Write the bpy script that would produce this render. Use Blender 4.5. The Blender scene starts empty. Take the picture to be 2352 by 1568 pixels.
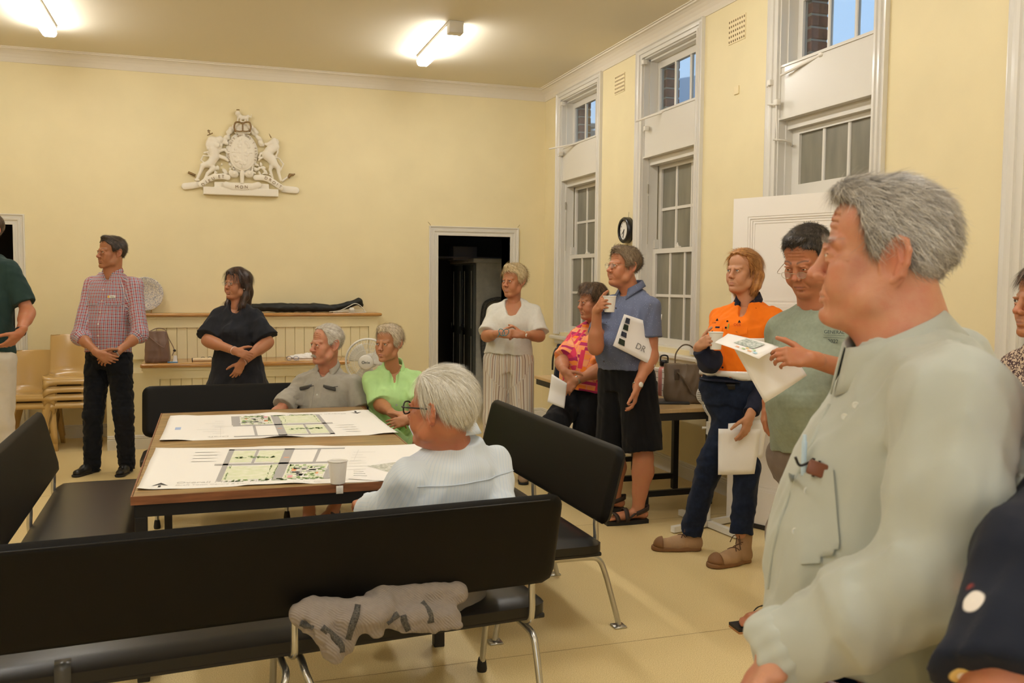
import bpy, bmesh, math, random
import numpy as np
from mathutils import Vector, Matrix
from math import sin, cos, pi, sqrt, radians as RAD

SC = bpy.context.scene
COL = SC.collection
# ------------------------------------------------------------------ camera
YAW, PITCH, ROLL, FPX, CAMH = .3192, .064, .0085, 2100., 1.55
_ca, _sa, _cb, _sb, _cc, _sc = cos(YAW), sin(YAW), cos(PITCH), sin(PITCH), cos(ROLL), sin(ROLL)
_F = np.array([_sa*_cb, _ca*_cb, -_sb]); _R0 = np.array([_ca, -_sa, 0.]); _U0 = np.cross(_R0, _F)
_R = _cc*_R0+_sc*_U0; _U = -_sc*_R0+_cc*_U0
CAM = np.array([0, 0, CAMH])
cd = bpy.data.cameras.new('camera'); cam = bpy.data.objects.new('camera', cd); COL.objects.link(cam)
cam.matrix_world = Matrix(((_R[0], _U[0], -_F[0], 0), (_R[1], _U[1], -_F[1], 0), (_R[2], _U[2], -_F[2], CAMH), (0, 0, 0, 1)))
cd.sensor_width = 36; cd.lens = FPX/2352*36; cd.clip_start = .05
cd.dof.use_dof = True; cd.dof.focus_distance = 5.6; cd.dof.aperture_fstop = 8.0
SC.camera = cam
# ------------------------------------------------------------------ world: dusk sky
W = bpy.data.worlds.new('dusk_sky'); SC.world = W; W.use_nodes = True
_n = W.node_tree.nodes; _l = W.node_tree.links
_bg = _n['Background']; _tc = _n.new('ShaderNodeTexCoord'); _sx = _n.new('ShaderNodeSeparateXYZ'); _cr = _n.new('ShaderNodeValToRGB')
_l.new(_tc.outputs['Generated'], _sx.inputs[0]); _l.new(_sx.outputs['Z'], _cr.inputs[0]); _l.new(_cr.outputs[0], _bg.inputs[0])
_cr.color_ramp.elements[0].color = (.42, .60, .84, 1); _cr.color_ramp.elements[1].color = (.26, .46, .80, 1)
_bg.inputs[1].default_value = 1.15
# ------------------------------------------------------------------ exposure
SC.view_settings.view_transform = 'Standard'; SC.view_settings.look = 'None'
SC.view_settings.exposure = 0.22; SC.view_settings.gamma = 1.0; SC.view_settings.use_curve_mapping = False
SC.cycles.max_bounces = 8; SC.cycles.diffuse_bounces = 5; SC.cycles.glossy_bounces = 3; SC.cycles.transmission_bounces = 5
SC.cycles.transparent_max_bounces = 8; SC.cycles.sample_clamp_indirect = 6.0
SC.cycles.use_denoising = True
LAMP = 41.0           # strength of the ceiling diffusers
LAMPC = (1.0, .975, .935)
# cool fill light added behind the camera; no window is built there
_al = bpy.data.lights.new('rear_window_light', 'AREA'); _al.shape = 'RECTANGLE'; _al.size = 3.4; _al.size_y = 2.2; _al.energy = 32; _al.color = (.74, .86, 1.0)
_ao = bpy.data.objects.new('rear_window_light', _al); COL.objects.link(_ao); _ao.location = (-.6, -2.5, 2.2); _ao.rotation_euler = (RAD(90), 0, 0)
def at(x, y, d):
    """point seen at pixel x,y whose depth along the view axis is d metres"""
    return CAM+d*(_F+(x-1176)/FPX*_R-(y-784)/FPX*_U)
def atz(x, y, z):
    r = _F+(x-1176)/FPX*_R-(y-784)/FPX*_U
    return CAM+r*(z-CAMH)/r[2]
def aty(x, y, Y):
    r = _F+(x-1176)/FPX*_R-(y-784)/FPX*_U
    return CAM+r*Y/r[1]
def atx(x, y, X):
    r = _F+(x-1176)/FPX*_R-(y-784)/FPX*_U
    return CAM+r*X/r[0]
RH = _R0.copy(); TH = -np.array([_sa, _ca, 0.])      # horizontal camera right / towards the camera
UP = np.array([0, 0, 1.])
def V3(*a): return np.array(a, float)
def nrm(v): v = np.array(v, float); return v/max(np.linalg.norm(v), 1e-9)
# ------------------------------------------------------------------ materials
MATS = {}
def mat(name, col, rough=.6, spec=.35, metal=0., nscale=0, namt=0., bump=0., bscale=60, coat=0., sss=0., alpha=1., trans=0., emit=None, estr=0., sheen=0., col2=None, coord='Object', stretch=(1, 1, 1), bdist=.002):
    if name in MATS: return MATS[name]
    m = bpy.data.materials.new(name); m.use_nodes = True; N = m.node_tree.nodes; L = m.node_tree.links
    b = N['Principled BSDF']; c = tuple(col)+(1,)
    b.inputs['Base Color'].default_value = c; b.inputs['Roughness'].default_value = rough
    b.inputs['Metallic'].default_value = metal; b.inputs['Specular IOR Level'].default_value = spec
    b.inputs['Coat Weight'].default_value = coat; b.inputs['Coat Roughness'].default_value = .12
    b.inputs['Subsurface Weight'].default_value = sss; b.inputs['Subsurface Radius'].default_value = (1, .35, .2); b.inputs['Subsurface Scale'].default_value = .01
    b.inputs['Alpha'].default_value = alpha; b.inputs['Transmission Weight'].default_value = trans
    b.inputs['Sheen Weight'].default_value = sheen
    if emit: b.inputs['Emission Color'].default_value = tuple(emit)+(1,); b.inputs['Emission Strength'].default_value = estr
    tc = N.new('ShaderNodeTexCoord'); mp = N.new('ShaderNodeMapping'); mp.inputs['Scale'].default_value = stretch
    if coord == 'pc':
        a = N.new('ShaderNodeAttribute'); a.attribute_name = 'pc'; L.new(a.outputs['Vector'], mp.inputs[0])
    else: L.new(tc.outputs[coord], mp.inputs[0])
    m['_mp'] = mp.name
    if nscale and namt:
        n = N.new('ShaderNodeTexNoise'); n.inputs['Scale'].default_value = nscale; n.inputs['Detail'].default_value = 5
        L.new(mp.outputs[0], n.inputs['Vector'])
        r = N.new('ShaderNodeMapRange'); r.inputs[1].default_value = .3; r.inputs[2].default_value = .7
        L.new(n.outputs['Fac'], r.inputs[0])
        x = N.new('ShaderNodeMix'); x.data_type = 'RGBA'
        c2 = tuple(col2) if col2 else tuple(max(0, v*(1-namt)) for v in col)
        x.inputs['A'].default_value = c; x.inputs['B'].default_value = c2+(1,)
        L.new(r.outputs[0], x.inputs['Factor']); L.new(x.outputs['Result'], b.inputs['Base Color'])
    if bump:
        n = N.new('ShaderNodeTexNoise'); n.inputs['Scale'].default_value = bscale; n.inputs['Detail'].default_value = 3
        L.new(mp.outputs[0], n.inputs['Vector'])
        u = N.new('ShaderNodeBump'); u.inputs['Strength'].default_value = bump; u.inputs['Distance'].default_value = bdist
        L.new(n.outputs['Fac'], u.inputs['Height']); L.new(u.outputs[0], b.inputs['Normal'])
    MATS[name] = m
    return m
def nodes(m): return m.node_tree.nodes, m.node_tree.links, m.node_tree.nodes['Principled BSDF'], m.node_tree.nodes[m['_mp']]
class NG:
    """tiny helper for building colour maths"""
    def __init__(s, m): s.m = m; s.N, s.L, s.B, s.MP = nodes(m)
    def math(s, op, a, b=None, c=None, clamp=False):
        n = s.N.new('ShaderNodeMath'); n.operation = op; n.use_clamp = clamp
        for i, v in enumerate((a, b, c)):
            if v is None: continue
            if isinstance(v, (int, float)): n.inputs[i].default_value = v
            else: s.L.new(v, n.inputs[i])
        return n.outputs[0]
    def xyz(s, v): n = s.N.new('ShaderNodeSeparateXYZ'); s.L.new(v, n.inputs[0]); return n.outputs
    def mix(s, f, a, b, mode='MIX'):
        n = s.N.new('ShaderNodeMix'); n.data_type = 'RGBA'; n.blend_type = mode
        for k, v in (('Factor', f), ('A', a), ('B', b)):
            if isinstance(v, (int, float)): n.inputs[k].default_value = v
            elif isinstance(v, (tuple, list)): n.inputs[k].default_value = tuple(v)[:3]+(1,)
            else: s.L.new(v, n.inputs[k])
        return n.outputs['Result']
    def noise(s, vec, scale, detail=4, rough=.5, dist=0):
        n = s.N.new('ShaderNodeTexNoise'); n.inputs['Scale'].default_value = scale; n.inputs['Detail'].default_value = detail
        n.inputs['Roughness'].default_value = rough; n.inputs['Distortion'].default_value = dist
        s.L.new(vec, n.inputs['Vector']); return n.outputs['Fac']
    def ramp(s, f, stops, interp='LINEAR'):
        n = s.N.new('ShaderNodeValToRGB'); cr = n.color_ramp; cr.interpolation = interp
        while len(cr.elements) > 1: cr.elements.remove(cr.elements[0])
        cr.elements[0].position = stops[0][0]; cr.elements[0].color = tuple(stops[0][1])[:3]+(1,)
        for p, c in stops[1:]:
            e = cr.elements.new(p); e.color = tuple(c)[:3]+(1,)
        s.L.new(f, n.inputs[0]); return n.outputs[0]
    def color(s, c): s.L.new(c, s.B.inputs['Base Color'])
    def attr(s, name): n = s.N.new('ShaderNodeAttribute'); n.attribute_name = name; return n
    def bump(s, h, strength=.3, dist=.002):
        u = s.N.new('ShaderNodeBump'); u.inputs['Strength'].default_value = strength; u.inputs['Distance'].default_value = dist
        s.L.new(h, u.inputs['Height']); s.L.new(u.outputs[0], s.B.inputs['Normal'])
# ------------------------------------------------------------------ objects
def tag(o, label=None, cat=None, group=None, kind=None):
    if label: o['label'] = label
    if cat: o['category'] = cat
    if group: o['group'] = group
    if kind: o['kind'] = kind
    return o
def thing(name, label, cat, loc=(0, 0, 0), group=None):
    o = bpy.data.objects.new(name, None); o.empty_display_size = .05; COL.objects.link(o); o.location = tuple(loc)
    return tag(o, label, cat, group)
def _wloc(p):
    v = Vector((0, 0, 0))
    while p is not None: v += p.location; p = p.parent
    return v
class MB:
    """collects pieces of one mesh, coordinates in world metres"""
    def __init__(s): s.v = []; s.f = []; s.sm = []
    def add(s, V, F, smooth=False):
        n = len(s.v); s.v += [tuple(map(float, p)) for p in V]
        for f in F: s.f.append([n+i for i in f]); s.sm.append(smooth)
        return s
    def box(s, lo, hi, M=None):
        x0, y0, z0 = lo; x1, y1, z1 = hi
        V = [(x0, y0, z0), (x1, y0, z0), (x1, y1, z0), (x0, y1, z0), (x0, y0, z1), (x1, y0, z1), (x1, y1, z1), (x0, y1, z1)]
        if M is not None: V = [tuple(M @ Vector(p)) for p in V]
        return s.add(V, [(0, 3, 2, 1), (4, 5, 6, 7), (0, 1, 5, 4), (1, 2, 6, 5), (2, 3, 7, 6), (3, 0, 4, 7)])
    def rbox(s, lo, hi, r=.01, seg=3, M=None, smooth=True):
        bm = bmesh.new(); bmesh.ops.create_cube(bm, size=1)
        c = [(a+b)/2 for a, b in zip(lo, hi)]; d = [abs(b-a) for a, b in zip(lo, hi)]
        for v in bm.verts: v.co = Vector((v.co[i]*d[i]+c[i] for i in range(3)))
        bmesh.ops.bevel(bm, geom=bm.edges[:], offset=min(r, min(d)*.49), segments=seg, profile=.5, affect='EDGES')
        bm.verts.ensure_lookup_table()
        V = [(M @ v.co) if M is not None else v.co for v in bm.verts]; F = [[v.index for v in f.verts] for f in bm.faces]
        bm.free(); return s.add(V, F, smooth)
    def tube(s, pts, r, n=10, caps=True, smooth=True, flat=None):
        pts = [np.array(p, float) for p in pts]; m = len(pts)
        rr = [r]*m if isinstance(r, (int, float)) else list(r)
        t = [nrm(pts[min(i+1, m-1)]-pts[max(i-1, 0)]) for i in range(m)]
        u = np.cross(t[0], UP); u = nrm(u) if np.linalg.norm(u) > 1e-3 else V3(1, 0, 0)
        V = []
        for i in range(m):
            u = nrm(u-t[i]*np.dot(u, t[i])); w = np.cross(t[i], u)
            for j in range(n):
                a = 2*pi*j/n; V.append(pts[i]+rr[i]*(u*cos(a)+w*sin(a)*(flat or 1)))
        F = [(i*n+j, i*n+(j+1) % n, (i+1)*n+(j+1) % n, (i+1)*n+j) for i in range(m-1) for j in range(n)]
        s.add(V, F, smooth)
        if caps:
            s.add(V[:n], [tuple(range(n))[::-1]]); s.add(V[-n:], [tuple(range(n))])
        return s
    def lathe(s, prof, c=(0, 0, 0), n=24, M=None, smooth=True, caps=True):
        V = [(r*cos(2*pi*j/n)+c[0], r*sin(2*pi*j/n)+c[1], z+c[2]) for r, z in prof for j in range(n)]
        if M is not None: V = [tuple(M @ Vector(p)) for p in V]
        F = [(i*n+j, i*n+(j+1) % n, (i+1)*n+(j+1) % n, (i+1)*n+j) for i in range(len(prof)-1) for j in range(n)]
        s.add(V, F, smooth)
        if caps:
            if prof[0][0] > 1e-5: s.add(V[:n], [tuple(range(n))[::-1]])
            if prof[-1][0] > 1e-5: s.add(V[-n:], [tuple(range(n))])
        return s
    def prism(s, poly, a, b, axis='z', M=None):
        """polygon of 2D points extruded between a and b along an axis (x: poly=(y,z); y: (x,z); z: (x,y))"""
        f = {'x': lambda p, t: (t, p[0], p[1]), 'y': lambda p, t: (p[0], t, p[1]), 'z': lambda p, t: (p[0], p[1], t)}[axis]
        n = len(poly); V = [f(p, a) for p in poly]+[f(p, b) for p in poly]
        if M is not None: V = [tuple(M @ Vector(p)) for p in V]
        return s.add(V, [tuple(range(n))[::-1], tuple(range(n, 2*n))]+[(i, (i+1) % n, n+(i+1) % n, n+i) for i in range(n)])
    def grid(s, G, thick=0., smooth=True):
        """G: array (m,n,3); optional thickness along the normal"""
        G = np.asarray(G, float); m, n = G.shape[:2]
        F = [(i*n+j, (i+1)*n+j, (i+1)*n+j+1, i*n+j+1) for i in range(m-1) for j in range(n-1)]
        if not thick: return s.add(G.reshape(-1, 3), F, smooth)
        du = np.gradient(G, axis=0); dv = np.gradient(G, axis=1); N = np.cross(du, dv)
        N /= np.maximum(np.linalg.norm(N, axis=2, keepdims=True), 1e-9); H = G-N*thick; k = m*n
        V = np.concatenate([G.reshape(-1, 3), H.reshape(-1, 3)])
        F2 = [tuple(k+i for i in f[::-1]) for f in F]
        rim = [i*n for i in range(m)]+[(m-1)*n+j for j in range(1, n)]+[i*n+n-1 for i in range(m-2, -1, -1)]+[j for j in range(n-2, 0, -1)]
        F3 = [(rim[(i+1) % len(rim)], rim[i], k+rim[i], k+rim[(i+1) % len(rim)]) for i in range(len(rim))]
        return s.add(V, F+F2+F3, smooth)
    def build(s, name, m, parent=None, base=None, label=None, kind=None, fix=True):
        me = bpy.data.meshes.new(name); w = _wloc(parent) if parent is not None else Vector(tuple(base) if base is not None else (0, 0, 0))
        me.from_pydata([Vector(p)-w for p in s.v], [], s.f); me.polygons.foreach_set('use_smooth', s.sm)
        if m is not None: me.materials.append(m)
        me.update()
        if fix:
            bm = bmesh.new(); bm.from_mesh(me); bmesh.ops.recalc_face_normals(bm, faces=bm.faces[:]); bm.to_mesh(me); bm.free()
        o = bpy.data.objects.new(name, me); COL.objects.link(o)
        if parent is not None: o.parent = parent
        elif base is not None: o.location = tuple(base)
        tag(o, label, kind=kind)
        return o
def struct(name, mb, m, parent=None):
    return mb.build(name, m, parent, kind=None if parent is not None else 'structure')
def copy_tree(o, parent=None):
    c = o.copy(); COL.objects.link(c)
    if parent is not None: c.parent = parent
    for ch in list(o.children): copy_tree(ch, c)
    return c
def RZ(a, loc=(0, 0, 0)): return Matrix.Translation(Vector(tuple(loc))) @ Matrix.Rotation(a, 4, 'Z')
def frame(o, x, y, z):
    """matrix with the given origin and axes"""
    return Matrix(((x[0], y[0], z[0], o[0]), (x[1], y[1], z[1], o[1]), (x[2], y[2], z[2], o[2]), (0, 0, 0, 1)))
def bez(p0, p1, p2, p3, n=10):
    p0, p1, p2, p3 = [np.array(p, float) for p in (p0, p1, p2, p3)]
    return [p0*(1-t)**3+3*p1*t*(1-t)**2+3*p2*t*t*(1-t)+p3*t**3 for t in np.linspace(0, 1, n)]
def smoothpath(pts, n=6):
    """Catmull-Rom through the points"""
    P = [np.array(p, float) for p in pts]; P = [2*P[0]-P[1]]+P+[2*P[-1]-P[-2]]; out = []
    for i in range(1, len(P)-2):
        for k in range(n):
            t = k/n; a, b, c, d = P[i-1:i+3]
            out.append(.5*((2*b)+(-a+c)*t+(2*a-5*b+4*c-d)*t*t+(-a+3*b-3*c+d)*t**3))
    out.append(P[-2]); return out
def text_obj(name, s, size, M, m, parent=None, extrude=.0006, align='CENTER', bevel=0):
    cu = bpy.data.curves.new(name, 'FONT'); cu.body = s; cu.size = size; cu.extrude = extrude; cu.align_x = align; cu.align_y = 'CENTER'; cu.bevel_depth = bevel
    o = bpy.data.objects.new(name, cu); COL.objects.link(o)
    dg = bpy.context.evaluated_depsgraph_get(); me = bpy.data.meshes.new_from_object(o.evaluated_get(dg)); bpy.data.objects.remove(o)
    me.materials.clear(); me.materials.append(m)
    w = _wloc(parent) if parent is not None else Vector()
    me.transform(Matrix.Translation(-w) @ M)
    o = bpy.data.objects.new(name, me); COL.objects.link(o)
    if parent is not None: o.parent = parent
    return o
# ------------------------------------------------------------------ smooth solids on a grid, meshed by surface nets
class SDF:
    def __init__(s, lo, hi, r):
        s.lo = np.array(lo, np.float32)-2*r; s.r = float(r)
        n = np.ceil((np.array(hi)+2*r-s.lo)/r).astype(int)+1
        s.n = n; s.D = np.full(n, .5, np.float32)
        s.ax = [s.lo[i]+np.arange(n[i], dtype=np.float32)*np.float32(r) for i in range(3)]
    def blk(s, lo, hi, mg):
        a = [max(0, int((lo[i]-mg-s.lo[i])/s.r)) for i in range(3)]; b = [min(s.n[i], int((hi[i]+mg-s.lo[i])/s.r)+2) for i in range(3)]
        if any(b[i] <= a[i] for i in range(3)): return None
        sl = tuple(slice(a[i], b[i]) for i in range(3))
        X = s.ax[0][sl[0]][:, None, None]; Y = s.ax[1][sl[1]][None, :, None]; Z = s.ax[2][sl[2]][None, None, :]
        return sl, X, Y, Z
    def _put(s, sl, v, k, op):
        D = s.D[sl]
        if op == 'u':
            if k > 0: h = np.maximum(k-np.abs(D-v), 0)/k; s.D[sl] = np.minimum(D, v)-h*h*k*.25
            else: s.D[sl] = np.minimum(D, v)
        elif op == 's':
            v = -v
            if k > 0: h = np.maximum(k-np.abs(D-v), 0)/k; s.D[sl] = np.maximum(D, v)+h*h*k*.25
            else: s.D[sl] = np.maximum(D, v)
        elif op == 'i': s.D[sl] = np.maximum(D, v)
    def cap(s, a, b, ra, rb=None, k=.01, op='u', flat=None, sq=1., cut0=None, cut1=None):
        """tapered capsule; flat=(direction, squash factor) ; cut0/cut1: plane-cut the ends at this extra length"""
        rb = ra if rb is None else rb; a = np.array(a, float); b = np.array(b, float); R = max(ra, rb)
        B = s.blk(np.minimum(a, b)-R, np.maximum(a, b)+R, k+2*s.r)
        if B is None: return s
        sl, X, Y, Z = B; ab = b-a; L2 = max(ab@ab, 1e-12)
        px, py, pz = X-a[0], Y-a[1], Z-a[2]
        tt = (px*ab[0]+py*ab[1]+pz*ab[2])/L2; t = np.clip(tt, 0, 1)
        qx, qy, qz = px-t*ab[0], py-t*ab[1], pz-t*ab[2]
        if flat is not None:
            n = nrm(flat[0]); f = flat[1]-1; qn = qx*n[0]+qy*n[1]+qz*n[2]
            qx, qy, qz = qx+n[0]*qn*f, qy+n[1]*qn*f, qz+n[2]*qn*f
        v = np.sqrt(qx*qx+qy*qy+qz*qz)-(ra+(rb-ra)*t)
        L = sqrt(L2)
        if cut1 is not None: v = np.maximum(v, (tt-1)*L-cut1)
        if cut0 is not None: v = np.maximum(v, -tt*L-cut0)
        s._put(sl, v.astype(np.float32), k, op); return s
    def chain(s, pts, rs, k=.01, **kw):
        for i in range(len(pts)-1): s.cap(pts[i], pts[i+1], rs[i], rs[i+1], k, **kw)
        return s
    def ell(s, c, rad, k=.01, R=None, op='u'):
        """ellipsoid, R: rows = local axes"""
        c = np.array(c, float); rad = np.array(rad, float)
        m = max(rad) if R is not None else rad
        B = s.blk(c-m, c+m, k+2*s.r)
        if B is None: return s
        sl, X, Y, Z = B; px, py, pz = X-c[0], Y-c[1], Z-c[2]
        if R is not None: px, py, pz = [px*R[i][0]+py*R[i][1]+pz*R[i][2] for i in range(3)]
        ax, ay, az = px/rad[0], py/rad[1], pz/rad[2]
        k0 = np.sqrt(ax*ax+ay*ay+az*az); k1 = np.sqrt((ax/rad[0])**2+(ay/rad[1])**2+(az/rad[2])**2)+1e-6
        s._put(sl, (k0*(k0-1)/k1).astype(np.float32), k, op); return s
    def box(s, c, half, rr=.005, k=.005, R=None, op='u'):
        c = np.array(c, float); half = np.array(half, float); m = np.linalg.norm(half) if R is not None else half
        B = s.blk(c-m, c+m, k+2*s.r)
        if B is None: return s
        sl, X, Y, Z = B; p = [X-c[0], Y-c[1], Z-c[2]]
        if R is not None: p = [p[0]*R[i][0]+p[1]*R[i][1]+p[2]*R[i][2] for i in range(3)]
        q = [np.abs(p[i])-(half[i]-rr) for i in range(3)]
        o = np.sqrt(sum(np.maximum(t, 0)**2 for t in q)); ins = np.minimum(np.maximum(np.maximum(q[0], q[1]), q[2]), 0)
        s._put(sl, (o+ins-rr).astype(np.float32), k, op); return s
    def loft(s, A, Bp, xd, yd, prof, k=.01, op='u', e=2., fold=None):
        """body of elliptical sections from A to Bp. prof rows: (t, rx, ry, offset x, offset y); flat ends. fold: f(angle,t)->radius scale add (m)"""
        A = np.array(A, float); Bp = np.array(Bp, float); ax = Bp-A; L = np.linalg.norm(ax); ax /= L
        xd = nrm(xd-ax*np.dot(xd, ax)); yd = nrm(yd-ax*np.dot(yd, ax)-xd*np.dot(yd, xd)); P = np.array(prof, float)
        mx = P[:, 1].max()+abs(P[:, 3]).max(); my = P[:, 2].max()+abs(P[:, 4]).max()
        cs = np.array([c+xd*i*mx+yd*j*my for c in (A, Bp) for i in (-1, 1) for j in (-1, 1)])
        B = s.blk(cs.min(0), cs.max(0), k+2*s.r)
        if B is None: return s
        sl, X, Y, Z = B; p = (X-A[0], Y-A[1], Z-A[2])
        dot = lambda d: p[0]*d[0]+p[1]*d[1]+p[2]*d[2]
        t = dot(ax)/L; x = dot(xd); y = dot(yd); tc = np.clip(t, 0, 1)
        t1 = (P[1:, 0]+P[:-1, 0])/2
        f = lambda c: np.interp(tc, P[:, 0], P[:, c]).astype(np.float32)
        # smooth the piecewise profile a little
        g = lambda c: (f(c)+np.interp(np.clip(tc-.04, 0, 1), P[:, 0], P[:, c])+np.interp(np.clip(tc+.04, 0, 1), P[:, 0], P[:, c]))/3
        rx, ry = g(1), g(2); x = x-g(3); y = y-g(4)
        if e == 2.: q = np.sqrt((x/rx)**2+(y/ry)**2)
        else: q = (np.abs(x/rx)**e+np.abs(y/ry)**e)**(1/e)
        R = np.sqrt(x*x+y*y)
        v = R-R/np.maximum(q, 1e-4)
        v = np.where(q < .3, -np.minimum(rx, ry)*(1-q), v)
        if fold is not None: v = v-fold(np.arctan2(y, x), tc)
        v = np.maximum(v, np.maximum(-t, t-1)*L)
        s._put(sl, v.astype(np.float32), k, op); return s
    def half(s, p, n):
        """keep only the side of the plane away from n"""
        n = nrm(n); X, Y, Z = s.ax[0][:, None, None], s.ax[1][None, :, None], s.ax[2][None, None, :]
        s.D = np.maximum(s.D, ((X-p[0])*n[0]+(Y-p[1])*n[1]+(Z-p[2])*n[2]).astype(np.float32)); return s
    def folds(s, amp=.004, freq=18., seed=0, stretch=(1, 1, 1), ridge=.5, c=None, rad=None):
        rs = np.random.RandomState(seed)
        X, Y, Z = s.ax[0][:, None, None]*stretch[0], s.ax[1][None, :, None]*stretch[1], s.ax[2][None, None, :]*stretch[2]
        acc = 0
        for i in range(5):
            d = nrm(rs.normal(size=3)); w = nrm(rs.normal(size=3)); f = freq*(.6+.9*rs.rand()); ph = rs.rand()*6.28
            a = np.sin((X*d[0]+Y*d[1]+Z*d[2])*f+1.6*np.sin((X*w[0]+Y*w[1]+Z*w[2])*f*.55+ph)+ph*2)
            acc = acc+(ridge*(1-2*np.abs(a))+(1-ridge)*a)
        acc = acc/5*amp*3.2+.45*amp
        if c is not None:
            X, Y, Z = s.ax[0][:, None, None]-c[0], s.ax[1][None, :, None]-c[1], s.ax[2][None, None, :]-c[2]
            acc = acc*np.exp(-(X*X+Y*Y+Z*Z)/(rad*rad))
        s.D = s.D-acc.astype(np.float32); return s
    def crease(s, pts, w=.008, depth=.004, k=.006):
        """press a groove with soft banks along a line"""
        return s.chain(pts, [w]*len(pts), k=k, op='s') if depth else s
    def val(s, p):
        q = (np.array(p)-s.lo)/s.r; i = np.clip(q.astype(int), 0, s.n-2); f = q-i; D = s.D; o = 0
        for dx in (0, 1):
            for dy in (0, 1):
                for dz in (0, 1):
                    o += D[i[0]+dx, i[1]+dy, i[2]+dz]*((f[0] if dx else 1-f[0])*(f[1] if dy else 1-f[1])*(f[2] if dz else 1-f[2]))
        return o
    def hit(s, o, d, far=2.):
        """first surface point from o along d"""
        o = np.array(o, float); d = nrm(d); t = 0; prev = None; step = s.r*.7
        hi = s.lo+(s.n-1)*s.r
        while t < far:
            p = o+d*t
            if np.all(p > s.lo) and np.all(p < hi):
                v = s.val(p)
                if v < 0:
                    if prev is None: return p
                    return p-d*step*(-v/(prev-v+1e-9))
                prev = v; t += max(step, 0) if v < .04 else min(v*.5, .02)
                step = s.r*.7
            else: t += .01; prev = None
        return None
    def mesh(s):
        D = s.D; n = s.n; ins = (D < 0)
        c = np.zeros(n-1, np.uint8); O = [(i, j, k) for i in (0, 1) for j in (0, 1) for k in (0, 1)]
        for i, j, k in O: c += ins[i:n[0]-1+i, j:n[1]-1+j, k:n[2]-1+k]
        act = (c > 0) & (c < 8); cells = np.argwhere(act)
        idx = np.full(n-1, -1, np.int32); idx[act] = np.arange(len(cells))
        acc = np.zeros((len(cells), 3)); cnt = np.zeros(len(cells))
        cv = {o: D[cells[:, 0]+o[0], cells[:, 1]+o[1], cells[:, 2]+o[2]] for o in O}
        for o in O:
            for a in range(3):
                if o[a]: continue
                o2 = list(o); o2[a] = 1; o2 = tuple(o2); d0, d1 = cv[o], cv[o2]; m = (d0 < 0) != (d1 < 0)
                t = d0[m]/(d0[m]-d1[m]); p = np.tile(np.array(o, float), (m.sum(), 1)); p[:, a] = t
                acc[m] += p; cnt[m] += 1
        V = (cells+acc/cnt[:, None])*s.r+s.lo
        Fs = []
        for a in range(3):
            b, cc = (a+1) % 3, (a+2) % 3
            s0 = [slice(None)]*3; s1 = [slice(None)]*3; s0[a] = slice(0, n[a]-1); s1[a] = slice(1, n[a])
            e0, e1 = ins[tuple(s0)], ins[tuple(s1)]; E = np.argwhere(e0 != e1)
            E = E[(E[:, b] > 0) & (E[:, cc] > 0) & (E[:, b] < n[b]-1) & (E[:, cc] < n[cc]-1)]
            fl = e0[E[:, 0], E[:, 1], E[:, 2]]
            q = []
            for db, dc in ((-1, -1), (0, -1), (0, 0), (-1, 0)):
                k = E.copy(); k[:, b] += db; k[:, cc] += dc; q.append(idx[k[:, 0], k[:, 1], k[:, 2]])
            q = np.stack(q, 1); q[~fl] = q[~fl][:, ::-1]; Fs.append(q)
        F = np.concatenate(Fs); F = F[(F >= 0).all(1)]
        return V, F
def smooth_mesh(V, F, it=1, lam=.5):
    n = len(V)
    for _ in range(it):
        A = np.zeros((n, 3)); c = np.zeros(n)
        for i in range(F.shape[1]):
            a, b = F[:, i], F[:, (i+1) % F.shape[1]]
            for d in range(3): A[:, d] += np.bincount(a, V[b, d], n)+np.bincount(b, V[a, d], n)
            c += np.bincount(a, minlength=n)+np.bincount(b, minlength=n)
        V = V*(1-lam)+lam*A/np.maximum(c, 1)[:, None]
    return V
def npmesh(name, V, F, mats, parent=None, base=None, attrs=None, smooth=True, midx=None, label=None):
    """V (n,3) world coords, F (m,k) int array or list of such"""
    me = bpy.data.meshes.new(name); w = np.array(_wloc(parent) if parent is not None else (base if base is not None else (0, 0, 0)), float)
    Fl = F if isinstance(F, list) else [F]; nf = sum(len(f) for f in Fl); k = np.concatenate([np.full(len(f), f.shape[1]) for f in Fl])
    me.vertices.add(len(V)); me.vertices.foreach_set('co', (V-w).astype(np.float32).ravel())
    idx = np.concatenate([f.ravel() for f in Fl]).astype(np.int32)
    me.loops.add(len(idx)); me.loops.foreach_set('vertex_index', idx)
    me.polygons.add(nf); me.polygons.foreach_set('loop_start', np.concatenate([[0], np.cumsum(k)[:-1]]).astype(np.int32))
    me.polygons.foreach_set('loop_total', k.astype(np.int32))
    me.update(calc_edges=True)
    if smooth: me.polygons.foreach_set('use_smooth', np.ones(nf, bool))
    for m in (mats if isinstance(mats, (list, tuple)) else [mats]): me.materials.append(m)
    if midx is not None: me.polygons.foreach_set('material_index', midx.astype(np.int32))
    for an, av in (attrs or {}).items():
        if av.ndim == 1: t = me.attributes.new(an, 'FLOAT', 'POINT'); t.data.foreach_set('value', av.astype(np.float32))
        else: t = me.attributes.new(an, 'FLOAT_VECTOR', 'POINT'); t.data.foreach_set('vector', av.astype(np.float32).ravel())
    o = bpy.data.objects.new(name, me); COL.objects.link(o)
    if parent is not None: o.parent = parent
    elif base is not None: o.location = tuple(w)
    return tag(o, label)
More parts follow.
